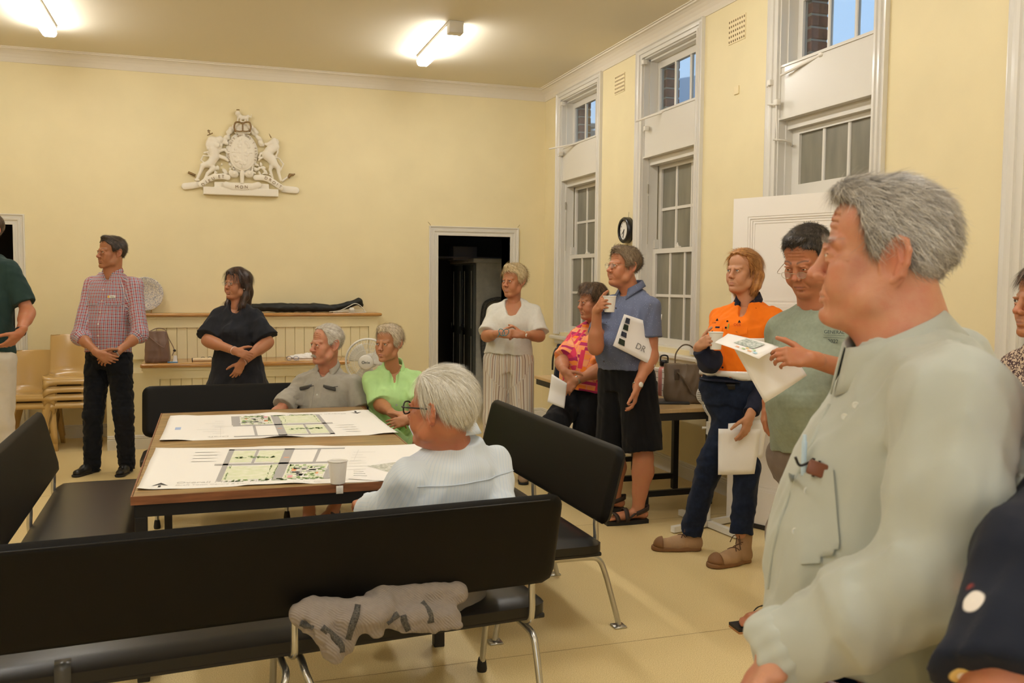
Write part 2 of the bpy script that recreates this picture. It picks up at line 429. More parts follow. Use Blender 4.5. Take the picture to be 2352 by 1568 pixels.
# ------------------------------------------------------------------ room shell
RX, RY, RZC = 3.60, 9.76, 3.70
LX, BY = -3.9, -2.6
m_wall = mat('wall_paint', (.79, .685, .42), rough=.55, spec=.25, nscale=3, namt=.05, bump=.12, bscale=90)
m_ceil = mat('ceiling_paint', (.80, .74, .60), rough=.8, spec=.15)
m_white = mat('white_gloss_paint', (.68, .65, .585), rough=.28, spec=.5, coat=.25)
m_corn = mat('cornice_paint', (.72, .66, .55), rough=.6, spec=.2)
m_floor = mat('vinyl_floor', (.60, .46, .24), rough=.34, spec=.38, nscale=140, namt=.22, bump=.05, bscale=200)
g = NG(m_floor); P = g.MP.outputs[0]
f1 = g.noise(P, 260, 2); f2 = g.noise(P, 1.3, 4, .6); f3 = g.noise(P, 55, 3)
c = g.ramp(f1, [(.35, (.56, .42, .19)), (.5, (.72, .565, .28)), (.66, (.84, .69, .38))])
c = g.mix(g.math('MULTIPLY', g.ramp(f2, [(.4, (0, 0, 0)), (.7, (1, 1, 1))]), .25), c, (.62, .47, .22))
g.color(c); r = g.math('MULTIPLY_ADD', f2, .18, .28); g.L.new(r, g.B.inputs['Roughness'])
m_dark = mat('dark_room_paint', (.13, .10, .07), rough=.9, spec=.1)  # cream walls darkened in colour to stand for the unlit storeroom
m_mortar = mat('mortar', (.42, .38, .33), rough=.9)
m_brick = mat('red_brick', (.30, .12, .08), rough=.85, nscale=25, namt=.5, bump=.4, bscale=60)

fl = struct('floor', MB().box((LX-.3, BY-.3, -.1), (RX+.35, RY+4.2, 0)), m_floor)
ys = atz(1450, 1473, 0)[1]
m_seam = mat('floor_seam', (.36, .25, .12), rough=.6)
a_, b_ = atz(914, 1541, 0), atz(1704, 1440, 0); sl_ = (b_[1]-a_[1])/(b_[0]-a_[0])
for y_ in (ys, ys-1.83, ys+1.83, ys+3.66, ys+5.49):
    mb = MB(); Y0 = y_+sl_*(LX-1.45); Y1 = y_+sl_*(RX-1.45)
    mb.add([(LX, Y0-.0022, .0006), (RX, Y1-.0022, .0006), (RX, Y1+.0022, .0006), (LX, Y0+.0022, .0006)], [(0, 1, 2, 3)])
    mb.build('seam', m_seam, fl)
struct('ceiling', MB().box((LX-.3, BY-.3, RZC), (RX+.35, RY+.3, RZC+.12)), m_ceil)
# back wall with two door openings
DH = 2.06; DR = (2.367, 3.19); DL = (-2.65, -1.765)
mb = MB()
for x0, x1, z0 in ((LX-.3, DL[0], 0), (DL[0], DL[1], DH), (DL[1], DR[0], 0), (DR[0], DR[1], DH), (DR[1], RX+.3, 0)):
    mb.box((x0, RY, z0), (x1, RY+.3, RZC))
struct('wall_back', mb, m_wall)
struct('wall_left', MB().box((LX-.3, BY, 0), (LX, RY, RZC)), m_wall)
struct('wall_front', MB().box((LX-.3, BY-.3, 0), (RX+.3, BY, RZC)), m_wall)
# right wall: openings (y0,y1,z0,z1)
OPN = [(8.29, 9.26, 1.02, 3.50), (6.38, 7.31, 1.02, 3.50), (4.37, 5.30, 0, 3.50), (2.39, 3.32, 0, 3.50)]
mb = MB(); edges = [RY]
ylist = sorted(OPN, key=lambda o: -o[0]); cur = RY
for y0, y1, z0, z1 in ylist:
    mb.box((RX, y1, 0), (RX+.30, cur, RZC)); mb.box((RX, y0, z1), (RX+.30, y1, RZC))
    if z0 > 0: mb.box((RX, y0, 0), (RX+.30, y1, z0))
    cur = y0
mb.box((RX, BY, 0), (RX+.30, cur, RZC))
wr = struct('wall_right', mb, m_wall)
# cornice swept round the room
prof = [(0, -.125), (.008, -.125), (.012, -.112), (.02, -.085), (.035, -.058), (.055, -.036), (.075, -.022), (.09, -.018), (.094, -.008), (.108, -.006), (.11, 0)]
def sweep_room(prof, x0, x1, y0, y1, ztop, sides, mname, m):
    """inside rectangle; prof: (offset into the room, dz)"""
    names = {'back': ((x0, y1), (x1, y1)), 'right': ((x1, y1), (x1, y0)), 'front': ((x1, y0), (x0, y0)), 'left': ((x0, y0), (x0, y1))}
    ins = {'back': (1, -1, -1, -1), 'right': (-1, -1, -1, 1), 'front': (-1, 1, 1, 1), 'left': (1, 1, 1, -1)}
    for sd in sides:
        (ax, ay), (bx, by) = names[sd]; i = ins[sd]; V = []
        for o, dz in prof: V.append((ax+i[0]*o, ay+i[1]*o, ztop+dz))
        for o, dz in prof: V.append((bx+i[2]*o, by+i[3]*o, ztop+dz))
        n = len(prof); F = [(k, k+1, n+k+1, n+k) for k in range(n-1)]
        struct(mname+sd if mname.endswith('_') else mname, MB().add(V, F), m)
k = 0
for sd in ('back', 'right', 'left', 'front'):
    k += 1; sweep_room(prof, LX, RX, BY, RY, RZC, [sd], 'trim_%d' % k, m_corn)
# baseboards
bprof = [(.0, 0), (.018, 0), (.018, .092), (.011, .097), (.016, .104), (.016, .110), (.009, .114), (.012, .120), (.009, .128), (0, .130)]
def basebd(name, p, q, nx, ny):
    """along p->q on a wall whose inward normal is nx,ny"""
    V = [(p[0]+nx*o, p[1]+ny*o, z) for o, z in bprof]+[(q[0]+nx*o, q[1]+ny*o, z) for o, z in bprof]; n = len(bprof)
    struct(name, MB().add(V, [(i, i+1, n+i+1, n+i) for i in range(n-1)]+[tuple(range(n)), tuple(range(n, 2*n))[::-1]]), m_white)
basebd('baseboard_back', (DR[1]+.1, RY), (RX, RY), 0, -1)
basebd('baseboard_back', (1.67, RY), (DR[0]-.1, RY), 0, -1)
basebd('baseboard_back', (DL[1]+.1, RY), (-.9, RY), 0, -1)
basebd('baseboard_back', (LX, RY), (DL[0]-.1, RY), 0, -1)
basebd('baseboard_right', (RX, 5.41), (RX, RY), -1, 0)
basebd('baseboard_right', (RX, 3.43), (RX, 4.26), -1, 0)
basebd('baseboard_right', (RX, BY), (RX, 2.28), -1, 0)
basebd('baseboard_left', (LX, BY), (LX, RY), 1, 0)
# architrave of the back doorways: profile (across width 0=inner edge .. , proud)
aprof = [(0, .0), (0, .016), (.018, .018), (.022, .010), (.040, .012), (.044, .022), (.060, .024), (.064, .014), (.082, .018), (.092, .028), (.10, .026), (.10, 0)]
def architrave_back(name, x0, x1, h):
    n = len(aprof); mb = MB()
    pts = [(x0, 0, -1, 0), (x0, h, -1, 1), (x1, h, 1, 1), (x1, 0, 1, 0)]; V = []
    for x, z, sx, sz in pts:
        for a, pr in aprof: V.append((x+sx*a, RY-pr, z+sz*a))
    F = [(j*n+i, j*n+i+1, (j+1)*n+i+1, (j+1)*n+i) for j in range(3) for i in range(n-1)]
    mb.add(V, F)
    # jamb lining
    for x, s_ in ((x0, 1), (x1, -1)): mb.box((min(x, x-s_*.012), RY-.002, 0), (max(x, x-s_*.012), RY+.3, h))
    mb.box((x0, RY-.002, h), (x1, RY+.3, h+.012))
    return struct(name, mb, m_white)
architrave_back('door_1', DR[0], DR[1], DH); architrave_back('door_2', DL[0], DL[1], DH)
# little cracks above the door corners
m_crack = mat('crack', (.38, .28, .14), rough=.9)
for a, b in (((983, 509.5), (989.5, 518)), ((1189, 522), (1193.5, 516))):
    p, q = aty(*a, RY-.001), aty(*b, RY-.001); MB().tube([p, (p+q)/2+V3(.004, 0, 0), q], .003, 6).build('crack', m_crack, bpy.data.objects['wall_back'])
# storeroom behind
mb = MB(); y0 = RY+.3; y1 = RY+4.0
mb.box((LX, y1, 0), (4.9, y1+.1, 3.2)); mb.box((LX-.1, y0, 0), (LX, y1, 3.2)); mb.box((4.9, y0, 0), (5.0, y1, 3.2)); mb.box((.2, y0, 0), (.3, y1, 3.2))
mb.box((LX-.1, y0, 3.1), (5.0, y1, 3.2))
mb.box((RX+.35, y0, -.1), (5., y1, -.001))
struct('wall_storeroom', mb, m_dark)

# ------------------------------------------------------------------ windows of the right wall
m_pane = mat('window_glass', (.9, .95, .95), rough=.02, spec=.5, trans=1.)
m_obsc = mat('dusty_glass', (.23, .215, .165), rough=.34, spec=.5, nscale=3, namt=.35, stretch=(1, 3, .6))  # opaque grey-brown panes with random variation in tone
def win_casing(name, y0, y1, z0, top=3.50):
    n = len(aprof); V = []
    for y, z, sy, sz in ((y1, z0, 1, 0), (y1, top, 1, .75), (y0, top, -1, .75), (y0, z0, -1, 0)):
        for a, pr in aprof: V.append((RX-pr*1.15, y+sy*a*1.08, z+sz*a*1.08))
    mb = MB().add(V, [(j*n+i, j*n+i+1, (j+1)*n+i+1, (j+1)*n+i) for j in range(3) for i in range(n-1)]+[tuple(range(n)), tuple(range(3*n, 4*n))[::-1]])
    # stepped linings
    for s_, y in ((1, y1), (-1, y0)):
        mb.box((RX+.0, min(y, y-s_*.012), z0), (RX+.14, max(y, y-s_*.012), top)); mb.box((RX+.05, min(y-s_*.012, y-s_*.026), z0), (RX+.14, max(y-s_*.012, y-s_*.026), top))
    mb.box((RX, y0, top-.012), (RX+.14, y1, top)); mb.box((RX+.05, y0, top-.03), (RX+.14, y1, top-.012))
    return struct(name, mb, m_white)
def sash(par, nm, x, y0, y1, z0, z1, gy0, gy1, gz0, gz1, nc, nr, glass, th=.04, mun=.024):
    mb = MB()
    mb.box((x, y0, z0), (x+th, gy0, z1)); mb.box((x, gy1, z0), (x+th, y1, z1)); mb.box((x, gy0, z0), (x+th, gy1, gz0)); mb.box((x, gy0, gz1), (x+th, gy1, z1))
    f = mb.build(nm, m_white, par)
    for i in range(1, nc):
        y = gy0+(gy1-gy0)*i/nc; MB().prism([(x+.006, y-mun/3), (x+.012, y-mun/2), (x+th-.005, y-mun/2), (x+th-.005, y+mun/2), (x+.012, y+mun/2), (x+.006, y+mun/3)], gz0, gz1, 'z').build('muntin', m_white, f)
    for j in range(1, nr):
        z = gz0+(gz1-gz0)*j/nr; MB().box((x+.008, gy0, z-mun/2), (x+th-.005, gy1, z+mun/2)).build('muntin', m_white, f)
    for i in range(nc):
        for j in range(nr):
            a = gy0+(gy1-gy0)*i/nc+(mun/2 if i else 0); b = gy0+(gy1-gy0)*(i+1)/nc-(mun/2 if i < nc-1 else 0)
            c = gz0+(gz1-gz0)*j/nr+(mun/2 if j else 0); d = gz0+(gz1-gz0)*(j+1)/nr-(mun/2 if j < nr-1 else 0)
            MB().box((x+.019, a, c), (x+.023, b, d)).build('pane', glass, f)
    return f
m_metal = mat('painted_metal', (.74, .70, .62), rough=.35, spec=.5)
for wi, (y0, y1, z0, z1) in enumerate(OPN):
    door = z0 == 0
    w = win_casing('window_%d' % (wi+1), y0, y1, z0 if door else 1.0)
    xr = RX+.12; a, b = y0+.026, y1-.026
    sash(w, 'transom_sash', xr, a, b, 2.985, 3.47, a+.052, b-.05, 3.05, 3.41, 3, 1, m_pane)
    # spandrel board with bead below
    MB().box((RX+.012, y0+.012, 2.655), (RX+.06, y1-.012, 3.0)).box((RX+.0, y0+.012, 2.64), (RX+.06, y1-.012, 2.655)).build('spandrel_panel', m_white, w)
    MB().box((RX+.004, y0+.012, 2.985), (RX+.07, y1-.012, 2.998)).build('panel_bead', m_white, w)
    MB().box((RX+.06, y0+.012, 2.58), (RX+.14, y1-.012, 2.985)).build('panel_backing', m_white, w)
    if not door:
        sash(w, 'upper_sash', xr+.03, a, b, 1.80, 2.585, a+.05, b-.05, 1.85, 2.545, 3, 2, m_obsc)
        sash(w, 'lower_sash', xr-.02, a, b, 1.03, 1.855, a+.06, b-.06, 1.09, 1.815, 3, 2, m_obsc)
        MB().box((RX+.05, y0+.026, 1.02), (RX+.16, y1-.026, 1.035)).prism([(RX-.06, .955), (RX-.045, .945), (RX+.16, .945), (RX+.16, .985), (RX-.045, .985), (RX-.06, .975)], y0-.16, y1+.16, 'y').build('sill', m_white, w)
        MB().box((RX-.02, y0-.1, .90), (RX+.0, y1+.1, .945)).build('apron', m_white, w)
        for s_, y in ((1, b), (-1, a)):
            MB().box((xr-.012, min(y, y-s_*.03), 1.86), (xr+.028, max(y, y-s_*.03), 1.94)).build('sash_horn', m_white, w)
            MB().rbox((RX+.036, y-.012-.004, 2.34), (RX+.05, y-.004, 2.42), .004).tube([(RX+.05, y-s_*.002, 2.32), (RX+.05, y-s_*.002, 1.9)], .003, 6).build('pulley_cord', mat('old_cord', (.42, .38, .30)), w)
        MB().rbox((xr-.02, (a+b)/2-.03, 1.855), (xr+.01, (a+b)/2+.03, 1.87), .004).lathe([(.012, 0), (.014, .01), (.006, .02), (.008, .03)], (xr-.01, (a+b)/2, 1.868)).build('sash_catch', m_metal, w)
    else:
        sash(w, 'lower_transom', xr-.02, a, b, 2.125, 2.625, a+.075, b-.075, 2.215, 2.545, 3, 1, m_obsc)
        MB().box((RX+.05, y0+.026, 2.08), (RX+.16, y1-.026, 2.125)).build('door_head', m_white, w)
    # bricks of the outer reveal seen through the transom
    n = 0; z = 2.92
    while z < 3.55:
        for (bx0, bx1) in ((RX+.165, RX+.295),):
            MB().rbox((bx0, b-.085, z), (bx1, b+.02, z+.070), .006, 1, smooth=False).build('brick', m_brick, w)
        z += .082; n += 1
    MB().box((RX+.168, b-.078, 2.90), (RX+.29, b+.02, 3.6)).build('mortar_bed', m_mortar, w)
# transom opener rods: arm + keeper
def opener(par, base, tip, tail, knob=True):
    base, tip, tail = [np.array(q, float) for q in (base, tip, tail)]
    mb = MB().tube([tip, base, tail], .009, 8); mb.lathe([(.0, -.018), (.02, -.014), (.024, 0), (.02, .014), (0, .018)], tuple(base), 12)
    mb.tube(smoothpath([base+V3(.01, .02, -.01), base+V3(.0, .03, -.05), base+V3(.03, -.02, -.07), base+V3(.06, -.06, -.05)], 4), .006, 6)
    mb.build('opener_rod', m_metal, par)
W1, W2, W3 = [bpy.data.objects['window_%d' % i] for i in (1, 2, 3)]
opener(W1, atx(1332, 328, RX+.03), atx(1262, 342, RX-.16), atx(1352, 326, RX+.05))
opener(W2, atx(1527, 256, RX+.03), atx(1460, 279, RX-.14), atx(1562, 245, RX+.05))
opener(W3, atx(1888, 125, RX+.02), atx(1794, 173, RX-.02), atx(1926, 111, RX+.05))
for par, px_, py_ in ((W1, 1291, 238), (W2, 1478, 143), (W1, 1287, 353), (W2, 1482, 295), (W3, 1768, 190)):
    p = atx(px_, py_, RX-.03); MB().rbox(p-V3(.012, .02, .02), p+V3(.03, .02, .02), .006).tube([p, p+V3(-.02, 0, -.03)], .006, 6).build('cord_cleat', m_metal, par)
p0, p1 = atx(1783, 235, RX-.035), atx(1784, 322, RX-.035)
mb = MB().tube([p0, p1], .006, 8).tube([atx(1764, 240, RX-.04), atx(1784, 240, RX-.04)], .006, 6).tube([atx(1776, 320, RX-.05), atx(1800, 322, RX-.0), atx(1816, 326, RX+.06), atx(1818, 334, RX+.09)], .008, 8)
mb.rbox(p0-V3(.01, .02, .02), p0+V3(.02, .02, .02), .005).build('opener_rod', m_metal, W3)
# door leaf standing ajar
m_leafw = mat('door_leaf_paint', (.82, .78, .72), rough=.32, spec=.45, coat=.15)
hx, hy, fx, fy = RX-.005, 4.345, 3.221, 5.184
ang = math.atan2(fy-hy, fx-hx); LW = math.hypot(fx-hx, fy-hy); ML = RZ(ang, (hx, hy, 0))
leaf = MB()
H_ = 2.10; st = .11
for a, b, c, d in ((0, st, .012, H_), (LW-st, LW, .012, H_), (st, LW-st, H_-.12, H_), (st, LW-st, 1.30, 1.42), (st, LW-st, .012, .24)):
    leaf.box((a, -.02, c), (b, .02, d), ML)
leaf.box((st, -.006, .24), (LW-st, .006, H_-.12), ML)
d3 = leaf.build('door_3', m_leafw); tag(d3, kind='structure')
for c, d in ((.24, 1.30), (1.42, H_-.12)):
    for s_ in (1, -1):
        mb = MB()
        for o, th_ in ((0, .017), (.014, .012), (.03, .009)):
            e = .014
            for (xa, xb, za, zb) in ((st+o, st+o+e, c+o, d-o), (LW-st-o-e, LW-st-o, c+o, d-o), (st+o+e, LW-st-o-e, c+o, c+o+e), (st+o+e, LW-st-o-e, d-o-e, d-o)):
                mb.box((xa, min(0, s_*th_), za), (xb, max(0, s_*th_), zb), ML)
        mb.build('panel_moulding', m_leafw, d3)
MB().box((.03, -.03, .004), (LW+.004, .03, .03), ML).build('door_sweep', mat('black_rubber', (.02, .018, .016), rough=.6), d3)
MB().lathe([(.0, -.03), (.028, -.026), (.03, -.012), (.012, -.004), (.012, .01)], (0, 0, 0), 20, ML @ Matrix.Translation((LW-.06, .05, 1.02)) @ Matrix.Rotation(pi/2, 4, 'X')).build('door_handle', mat('brass', (.6, .42, .16), rough=.3, metal=1), d3)
# air bricks
def vent(yc, zc, w, h, nc, nr, mcol):
    x = RX-.006; t = MB().box((x, yc-w/2, zc-h/2), (RX+.001, yc+w/2, zc+h/2)).build('air_vent', mcol, base=(RX, yc, zc))
    tag(t, kind='structure'); md = mat('vent_hole', (.22, .15, .07), rough=.9)
    for i in range(nc):
        for j in range(nr):
            y = yc-w/2+w*(i+.5)/nc; z = zc-h/2+h*(j+.5)/nr
            MB().box((x-.0015, y-w/nc*.2, z-h/nr*.22), (x, y+w/nc*.2, z+h/nr*.22)).build('vent_hole', md, t)
    return t
mv = mat('vent_paint', (.80, .68, .42), rough=.6)
vent(7.793, 3.382, .21, .17, 8, 5, mv); vent(5.823, 3.368, .22, .175, 8, 5, mv)
p = atx(1692, 207, RX-.004); o = MB().rbox(p-V3(.006, .03, .03), p+V3(.004, .03, .03), .003).build('blanking_plate', mv, base=tuple(p)); tag(o, 'small cream blanking plate high on the window wall near the doorway', 'wall plate')
# fourth opening: closed panelled doors
MB().box((RX+.02, 2.41, 0), (RX+.06, 3.30, 2.08)).build('door_leaf', m_white, bpy.data.objects['window_4'])
# ------------------------------------------------------------------ outside
m_out = mat('verandah_paint', (.16, .14, .11), rough=.8)
m_conc = mat('verandah_slab', (.22, .21, .19), rough=.8)
m_roof = mat('tin_roof', (.38, .47, .56), rough=.45, spec=.4)  # blue of the reflected sky is put into the base colour
struct('verandah_floor', MB().box((RX+.30, -4, -.3), (30, 60, -.2)), m_conc)
vr = struct('verandah_roof', MB().add([(RX+.30, -4, 2.98), (RX+.30, 14, 2.98), (RX+3.2, 14, 2.55), (RX+3.2, -4, 2.55), (RX+.30, -4, 2.90), (RX+.30, 14, 2.90), (RX+3.2, 14, 2.47), (RX+3.2, -4, 2.47)], [(0, 1, 2, 3), (7, 6, 5, 4), (3, 2, 6, 7), (0, 3, 7, 4), (1, 5, 6, 2)]), m_out)
for y_ in (-2, 1.5, 5, 8.5, 12): MB().box((RX+3.05, y_-.06, -.1), (RX+3.17, y_+.06, 2.5)).build('verandah_post', m_out, vr)
struct('verandah_screen', MB().box((RX+3.2, -4, -.1), (RX+3.3, 14, 2.6)), m_out)
nb = MB(); q = [atx(1480, 178, 14), atx(1650, 193, 14)]
nb.add([q[0]+V3(0, 2, 0), q[1]+V3(0, -3, 0), V3(q[1][0], q[1][1]-3, -.2), V3(q[0][0], q[0][1]+2, -.2)], [(0, 1, 2, 3)]).add([q[0]+V3(0, 2, 0), q[1]+V3(0, -3, 0), q[1]+V3(5, -3, .2), q[0]+V3(5, 2, .2)], [(0, 1, 2, 3)])
o = nb.build('neighbouring_building', m_roof, base=(14, 20, 0)); tag(o, 'pale blue roof beyond the high panes of the middle window', 'building')
g1 = atx(1350, 285, 16); o = MB().box((16, g1[1]-.3, g1[2]-.16), (16.4, g1[1]+6, g1[2])).box((16, g1[1]-.3, -.2), (16.3, g1[1]+6, g1[2]-.30)).build('neighbouring_gable', m_conc, base=(16, g1[1], 0)); tag(o, 'dark wall and gutter seen low in the furthest high window', 'building')
# ------------------------------------------------------------------ ceiling lights
m_lamp = mat('lamp_diffuser', (.95, .93, .88), rough=.4, emit=LAMPC, estr=LAMP)
def fixture(xc, ya, yb, label):
    t = thing('ceiling_light', label, 'ceiling light', (xc, (ya+yb)/2, RZC), 'surface fluorescent lights in rows')
    MB().rbox((xc-.062, ya, RZC-.028), (xc+.062, yb, RZC-.001), .004, 2).build('tray', m_white, t)
    pr = [(-.055, RZC-.028), (-.058, RZC-.06), (-.050, RZC-.085), (-.035, RZC-.095), (.035, RZC-.095), (.050, RZC-.085), (.058, RZC-.06), (.055, RZC-.028)]
    MB().prism([(xc+a, z) for a, z in pr], ya+.10, yb, 'y').build('diffuser', m_lamp, t)
    MB().rbox((xc-.060, ya-.004, RZC-.098), (xc+.060, ya+.10, RZC-.001), .004, 2).build('end_cap', m_white, t)
    return t
fixture(1.955, 7.44, 8.70, 'lit fluorescent batten near the window wall, with square end cap')
fixture(-1.27, 7.50, 8.77, 'lit fluorescent batten cut by the top corner, above the doorway wall')
for xx in (1.955, -1.27):
    for ya, w_ in ((4.5, 'above the plan table'), (1.6, 'above the camera'), (-1.3, 'at the far rear of the hall')): fixture(xx, ya, ya+1.26, 'fluorescent batten %s, %s row' % (w_, 'window' if xx > 0 else 'inner'))  # unseen rows, set closer together to add light near the camera
# ------------------------------------------------------------------ plaster coat of arms on the back wall
def cq(cx, cy, d=0.): p = aty(400+cx/6.534, 230+cy/6.534, RY-.035); return np.array([p[0], RY-d, p[2]])
m_plas = mat('painted_plaster', (.80, .74, .62), rough=.5, spec=.3)
m_gilt = mat('gilding', (.33, .20, .07), rough=.4, spec=.5, nscale=120, namt=.6)
S = SDF((-.30, RY-.115, 2.37), (.96, RY+.01, 3.32), .0052)
def c2(x, y, r, d=.03, k=.01): S.ell(cq(x, y, d), (r/6.534*.0043, .022, r/6.534*.0043), k)
px_m = 1/6.534*np.linalg.norm(cq(6.534, 0)-cq(0, 0))/1.  # metres per crop pixel
px_m = np.linalg.norm(cq(100, 0)-cq(0, 0))/100
def blob(x, y, rx, rz, dep=.03, ry=.025, k=.008, ang=0, op='u'):
    R = np.array([[cos(ang), 0, -sin(ang)], [0, 1, 0], [sin(ang), 0, cos(ang)]]); S.ell(cq(x, y, dep), (rx*px_m, ry, rz*px_m), k, R, op)
def limb(pts, rs, dep=.035, k=.006): S.chain([cq(x, y, dep) for x, y in pts], [r*px_m for r in rs], k, flat=((0, 1, 0), 1.3))
# garter ring and shield
blob(1020, 790, 255, 330, .012, .030, .004); blob(1020, 785, 232, 305, .045, .010, .003); blob(1020, 790, 175, 265, .052, .016, .003)
S.box(cq(1020, 800, .066), (.003, .004, 240*px_m), .002, .002); S.box(cq(1020, 790, .066), (165*px_m, .004, .003), .002, .002)
rs = np.random.RandomState(3)
for i in range(26):
    a = rs.rand()*6.28; q = rs.rand()**.5; blob(1020+cos(a)*120*q, 790+sin(a)*200*q, 14+rs.rand()*14, 14+rs.rand()*18, .066, .006, .004)
# mantling
for i in range(34):
    a = -2.9+i*.082 if i < 17 else -1.5+(i-17)*.082
    a = pi+.3+i/33*(pi-.6); rr = 1+.18*rs.rand(); blob(1020+cos(a)*285*rr, 800+sin(a)*370*rr, 26+rs.rand()*18, 20+rs.rand()*26, .02, .018, .008, rs.rand()*3)
for (x, y) in ((840, 470), (800, 560), (1230, 480), (1270, 570), (1300, 640), (780, 640), (860, 430), (1200, 440)): blob(x, y, 45, 35, .03, .02, .008, .5)
# foliage low
for i in range(60):
    x = 600+rs.rand()*850; y = 940+rs.rand()*150+(abs(x-1020)/430)**2*40; 
    if abs(x-1020) > 120: blob(x, y, 18+rs.rand()*24, 12+rs.rand()*16, .025, .016, .006, rs.rand()*3)
# rose and thistle mounds
for x in (900, 1125): blob(x, 1110, 72, 62, .035, .03, .004); blob(x, 1100, 34, 30, .06, .012, .003)
limb([(1020, 1090), (1020, 1230)], [38, 30])
# crown base, lion on top
limb([(930, 480), (1120, 480)], [30, 30], .04); limb([(940, 455), (1110, 455)], [16, 16], .05)
blob(1010, 420, 110, 60, .035, .022); limb([(1000, 320), (1090, 325)], [10, 10])
blob(955, 200, 42, 45, .035, .028); limb([(975, 230), (1010, 262), (1080, 262), (1110, 240)], [34, 36, 30, 24]); limb([(960, 250), (950, 320)], [15, 11]); limb([(1000, 270), (1000, 325)], [13, 11]); limb([(1100, 260), (1105, 330)], [18, 11]); limb([(1070, 270), (1060, 325)], [13, 11]); limb([(1115, 240), (1150, 260), (1160, 215)], [8, 7, 8])
# lion supporter (viewer's left)
blob(590, 660, 115, 120, .035, .035); blob(640, 680, 48, 50, .065, .02); blob(560, 590, 60, 50, .04, .03); blob(690, 590, 50, 60, .03, .025)
for i in range(22): a = rs.rand()*6.28; blob(600+cos(a)*105, 670+sin(a)*115, 22, 32, .03, .025, .006, a)
limb([(600, 740), (610, 850), (560, 930), (520, 960)], [85, 70, 62, 60]); limb([(640, 830), (760, 870), (810, 910)], [34, 30, 22]); limb([(680, 760), (760, 740), (800, 790)], [30, 24, 20])
limb([(520, 960), (430, 980), (400, 1060), (340, 1190)], [58, 40, 26, 22]); limb([(540, 960), (590, 1020), (500, 1100), (455, 1200)], [52, 42, 26, 22]); limb([(320, 1195), (370, 1200)], [20, 16]); limb([(440, 1200), (490, 1205)], [18, 15])
limb([(480, 960), (400, 900), (440, 830), (530, 840), (500, 780), (450, 790)], [12, 12, 11, 11, 14, 16])
# unicorn supporter
limb([(1500, 610), (1460, 640), (1395, 665), (1370, 655)], [46, 40, 26, 20]); limb([(1500, 610), (1520, 700), (1430, 760), (1400, 830)], [50, 62, 74, 82]); limb([(1400, 820), (1470, 900), (1500, 960)], [84, 74, 64])
limb([(1370, 780), (1300, 800), (1270, 860)], [26, 20, 16]); limb([(1350, 850), (1300, 870), (1270, 900)], [24, 18, 14])
limb([(1500, 960), (1560, 1010), (1570, 1100), (1600, 1200)], [60, 40, 24, 22]); limb([(1470, 980), (1440, 1040), (1460, 1120), (1480, 1170)], [44, 26, 20, 18])
for i in range(13): blob(1545+12*sin(i), 600+i*22, 20, 15, .04, .022, .005, .3*i)
limb([(1510, 830), (1580, 880), (1640, 960), (1600, 1050), (1560, 1060)], [10, 12, 13, 10, 14])
# ribbon
def ribbon(pts, hw, dep):
    for i in range(len(pts)-1):
        S.cap(cq(*pts[i], dep), cq(*pts[i+1], dep), hw*px_m, hw*px_m, .006, flat=((0, 1, 0), hw*px_m/.011))
ribbon([(160, 1290), (260, 1280), (380, 1260)], 55, .02); ribbon([(400, 1265), (480, 1210), (600, 1150), (740, 1145), (800, 1160)], 48, .045)
ribbon([(1230, 1165), (1310, 1160), (1400, 1180), (1500, 1240), (1600, 1310)], 48, .045); ribbon([(1640, 1330), (1720, 1340), (1830, 1350)], 58, .02)
ribbon([(780, 1270), (880, 1300), (1020, 1308), (1160, 1300), (1260, 1275)], 52, .055)
# base block
S.box((cq(410, 1390)+cq(1590, 1420))/2+V3(0, -.028, .02), (590*px_m, .028, 62*px_m), .004, .003)
S.box((cq(585, 1250)+cq(1440, 1340))/2+V3(0, -.018, 0), (430*px_m, .018, 60*px_m), .003, .003)
S.half((0, RY-.001, 0), (0, 1, 0)); V, F = S.mesh(); root = npmesh('coat_of_arms', V, F, m_plas, base=(.32, RY, 2.42)); tag(root, 'cream plaster royal coat of arms with lion and unicorn on the wall', 'coat of arms')
# gilded crown arches, swords, horn and lettering
mb = MB()
for sx in (-1, 1): mb.tube(smoothpath([cq(1025+sx*105, 480, .06), cq(1025+sx*125, 410, .07), cq(1025+sx*105, 345, .075), cq(1025+sx*50, 340, .075), cq(1025, 358, .07)], 6), [14*px_m]*25, 8)
mb.tube([cq(1025, 345, .08), cq(1028, 470, .075)], 13*px_m, 8).tube([cq(930, 468, .075), cq(980, 478, .08), cq(1030, 474, .082), cq(1080, 478, .08), cq(1120, 468, .075)], 9*px_m, 8).build('crown', m_gilt, root)
MB().tube([cq(210, 1080, .03), cq(320, 1130, .03)], 20*px_m, 8).build('sword_hilt', m_gilt, root)
MB().tube([cq(1710, 1165, .03), cq(1740, 1120, .035), cq(1790, 1118, .03), cq(1815, 1105, .03)], [22*px_m, 30*px_m, 18*px_m, 8*px_m], 8).build('sword_hilt', m_gilt, root)
MB().tube([cq(1620, 1215, .03), cq(1720, 1140, .03)], 18*px_m, 8).build('scroll_end', m_plas, root)
MB().tube([cq(1455, 568, .05), cq(1422, 505, .05)], [10*px_m, 3*px_m], 8).build('horn', m_gilt, root)
MB().tube([cq(495, 530, .04), cq(580, 495, .04)], 8*px_m, 8).tube([cq(535, 505, .04), cq(515, 445, .04)], 8*px_m, 8).tube([cq(515, 490, .04), cq(500, 455, .04), cq(545, 460, .04)], 7*px_m, 6).build('small_crown', m_gilt, root)
MB().tube([cq(935, 145, .04), cq(980, 145, .04)], 9*px_m, 8).build('small_crown', m_gilt, root)
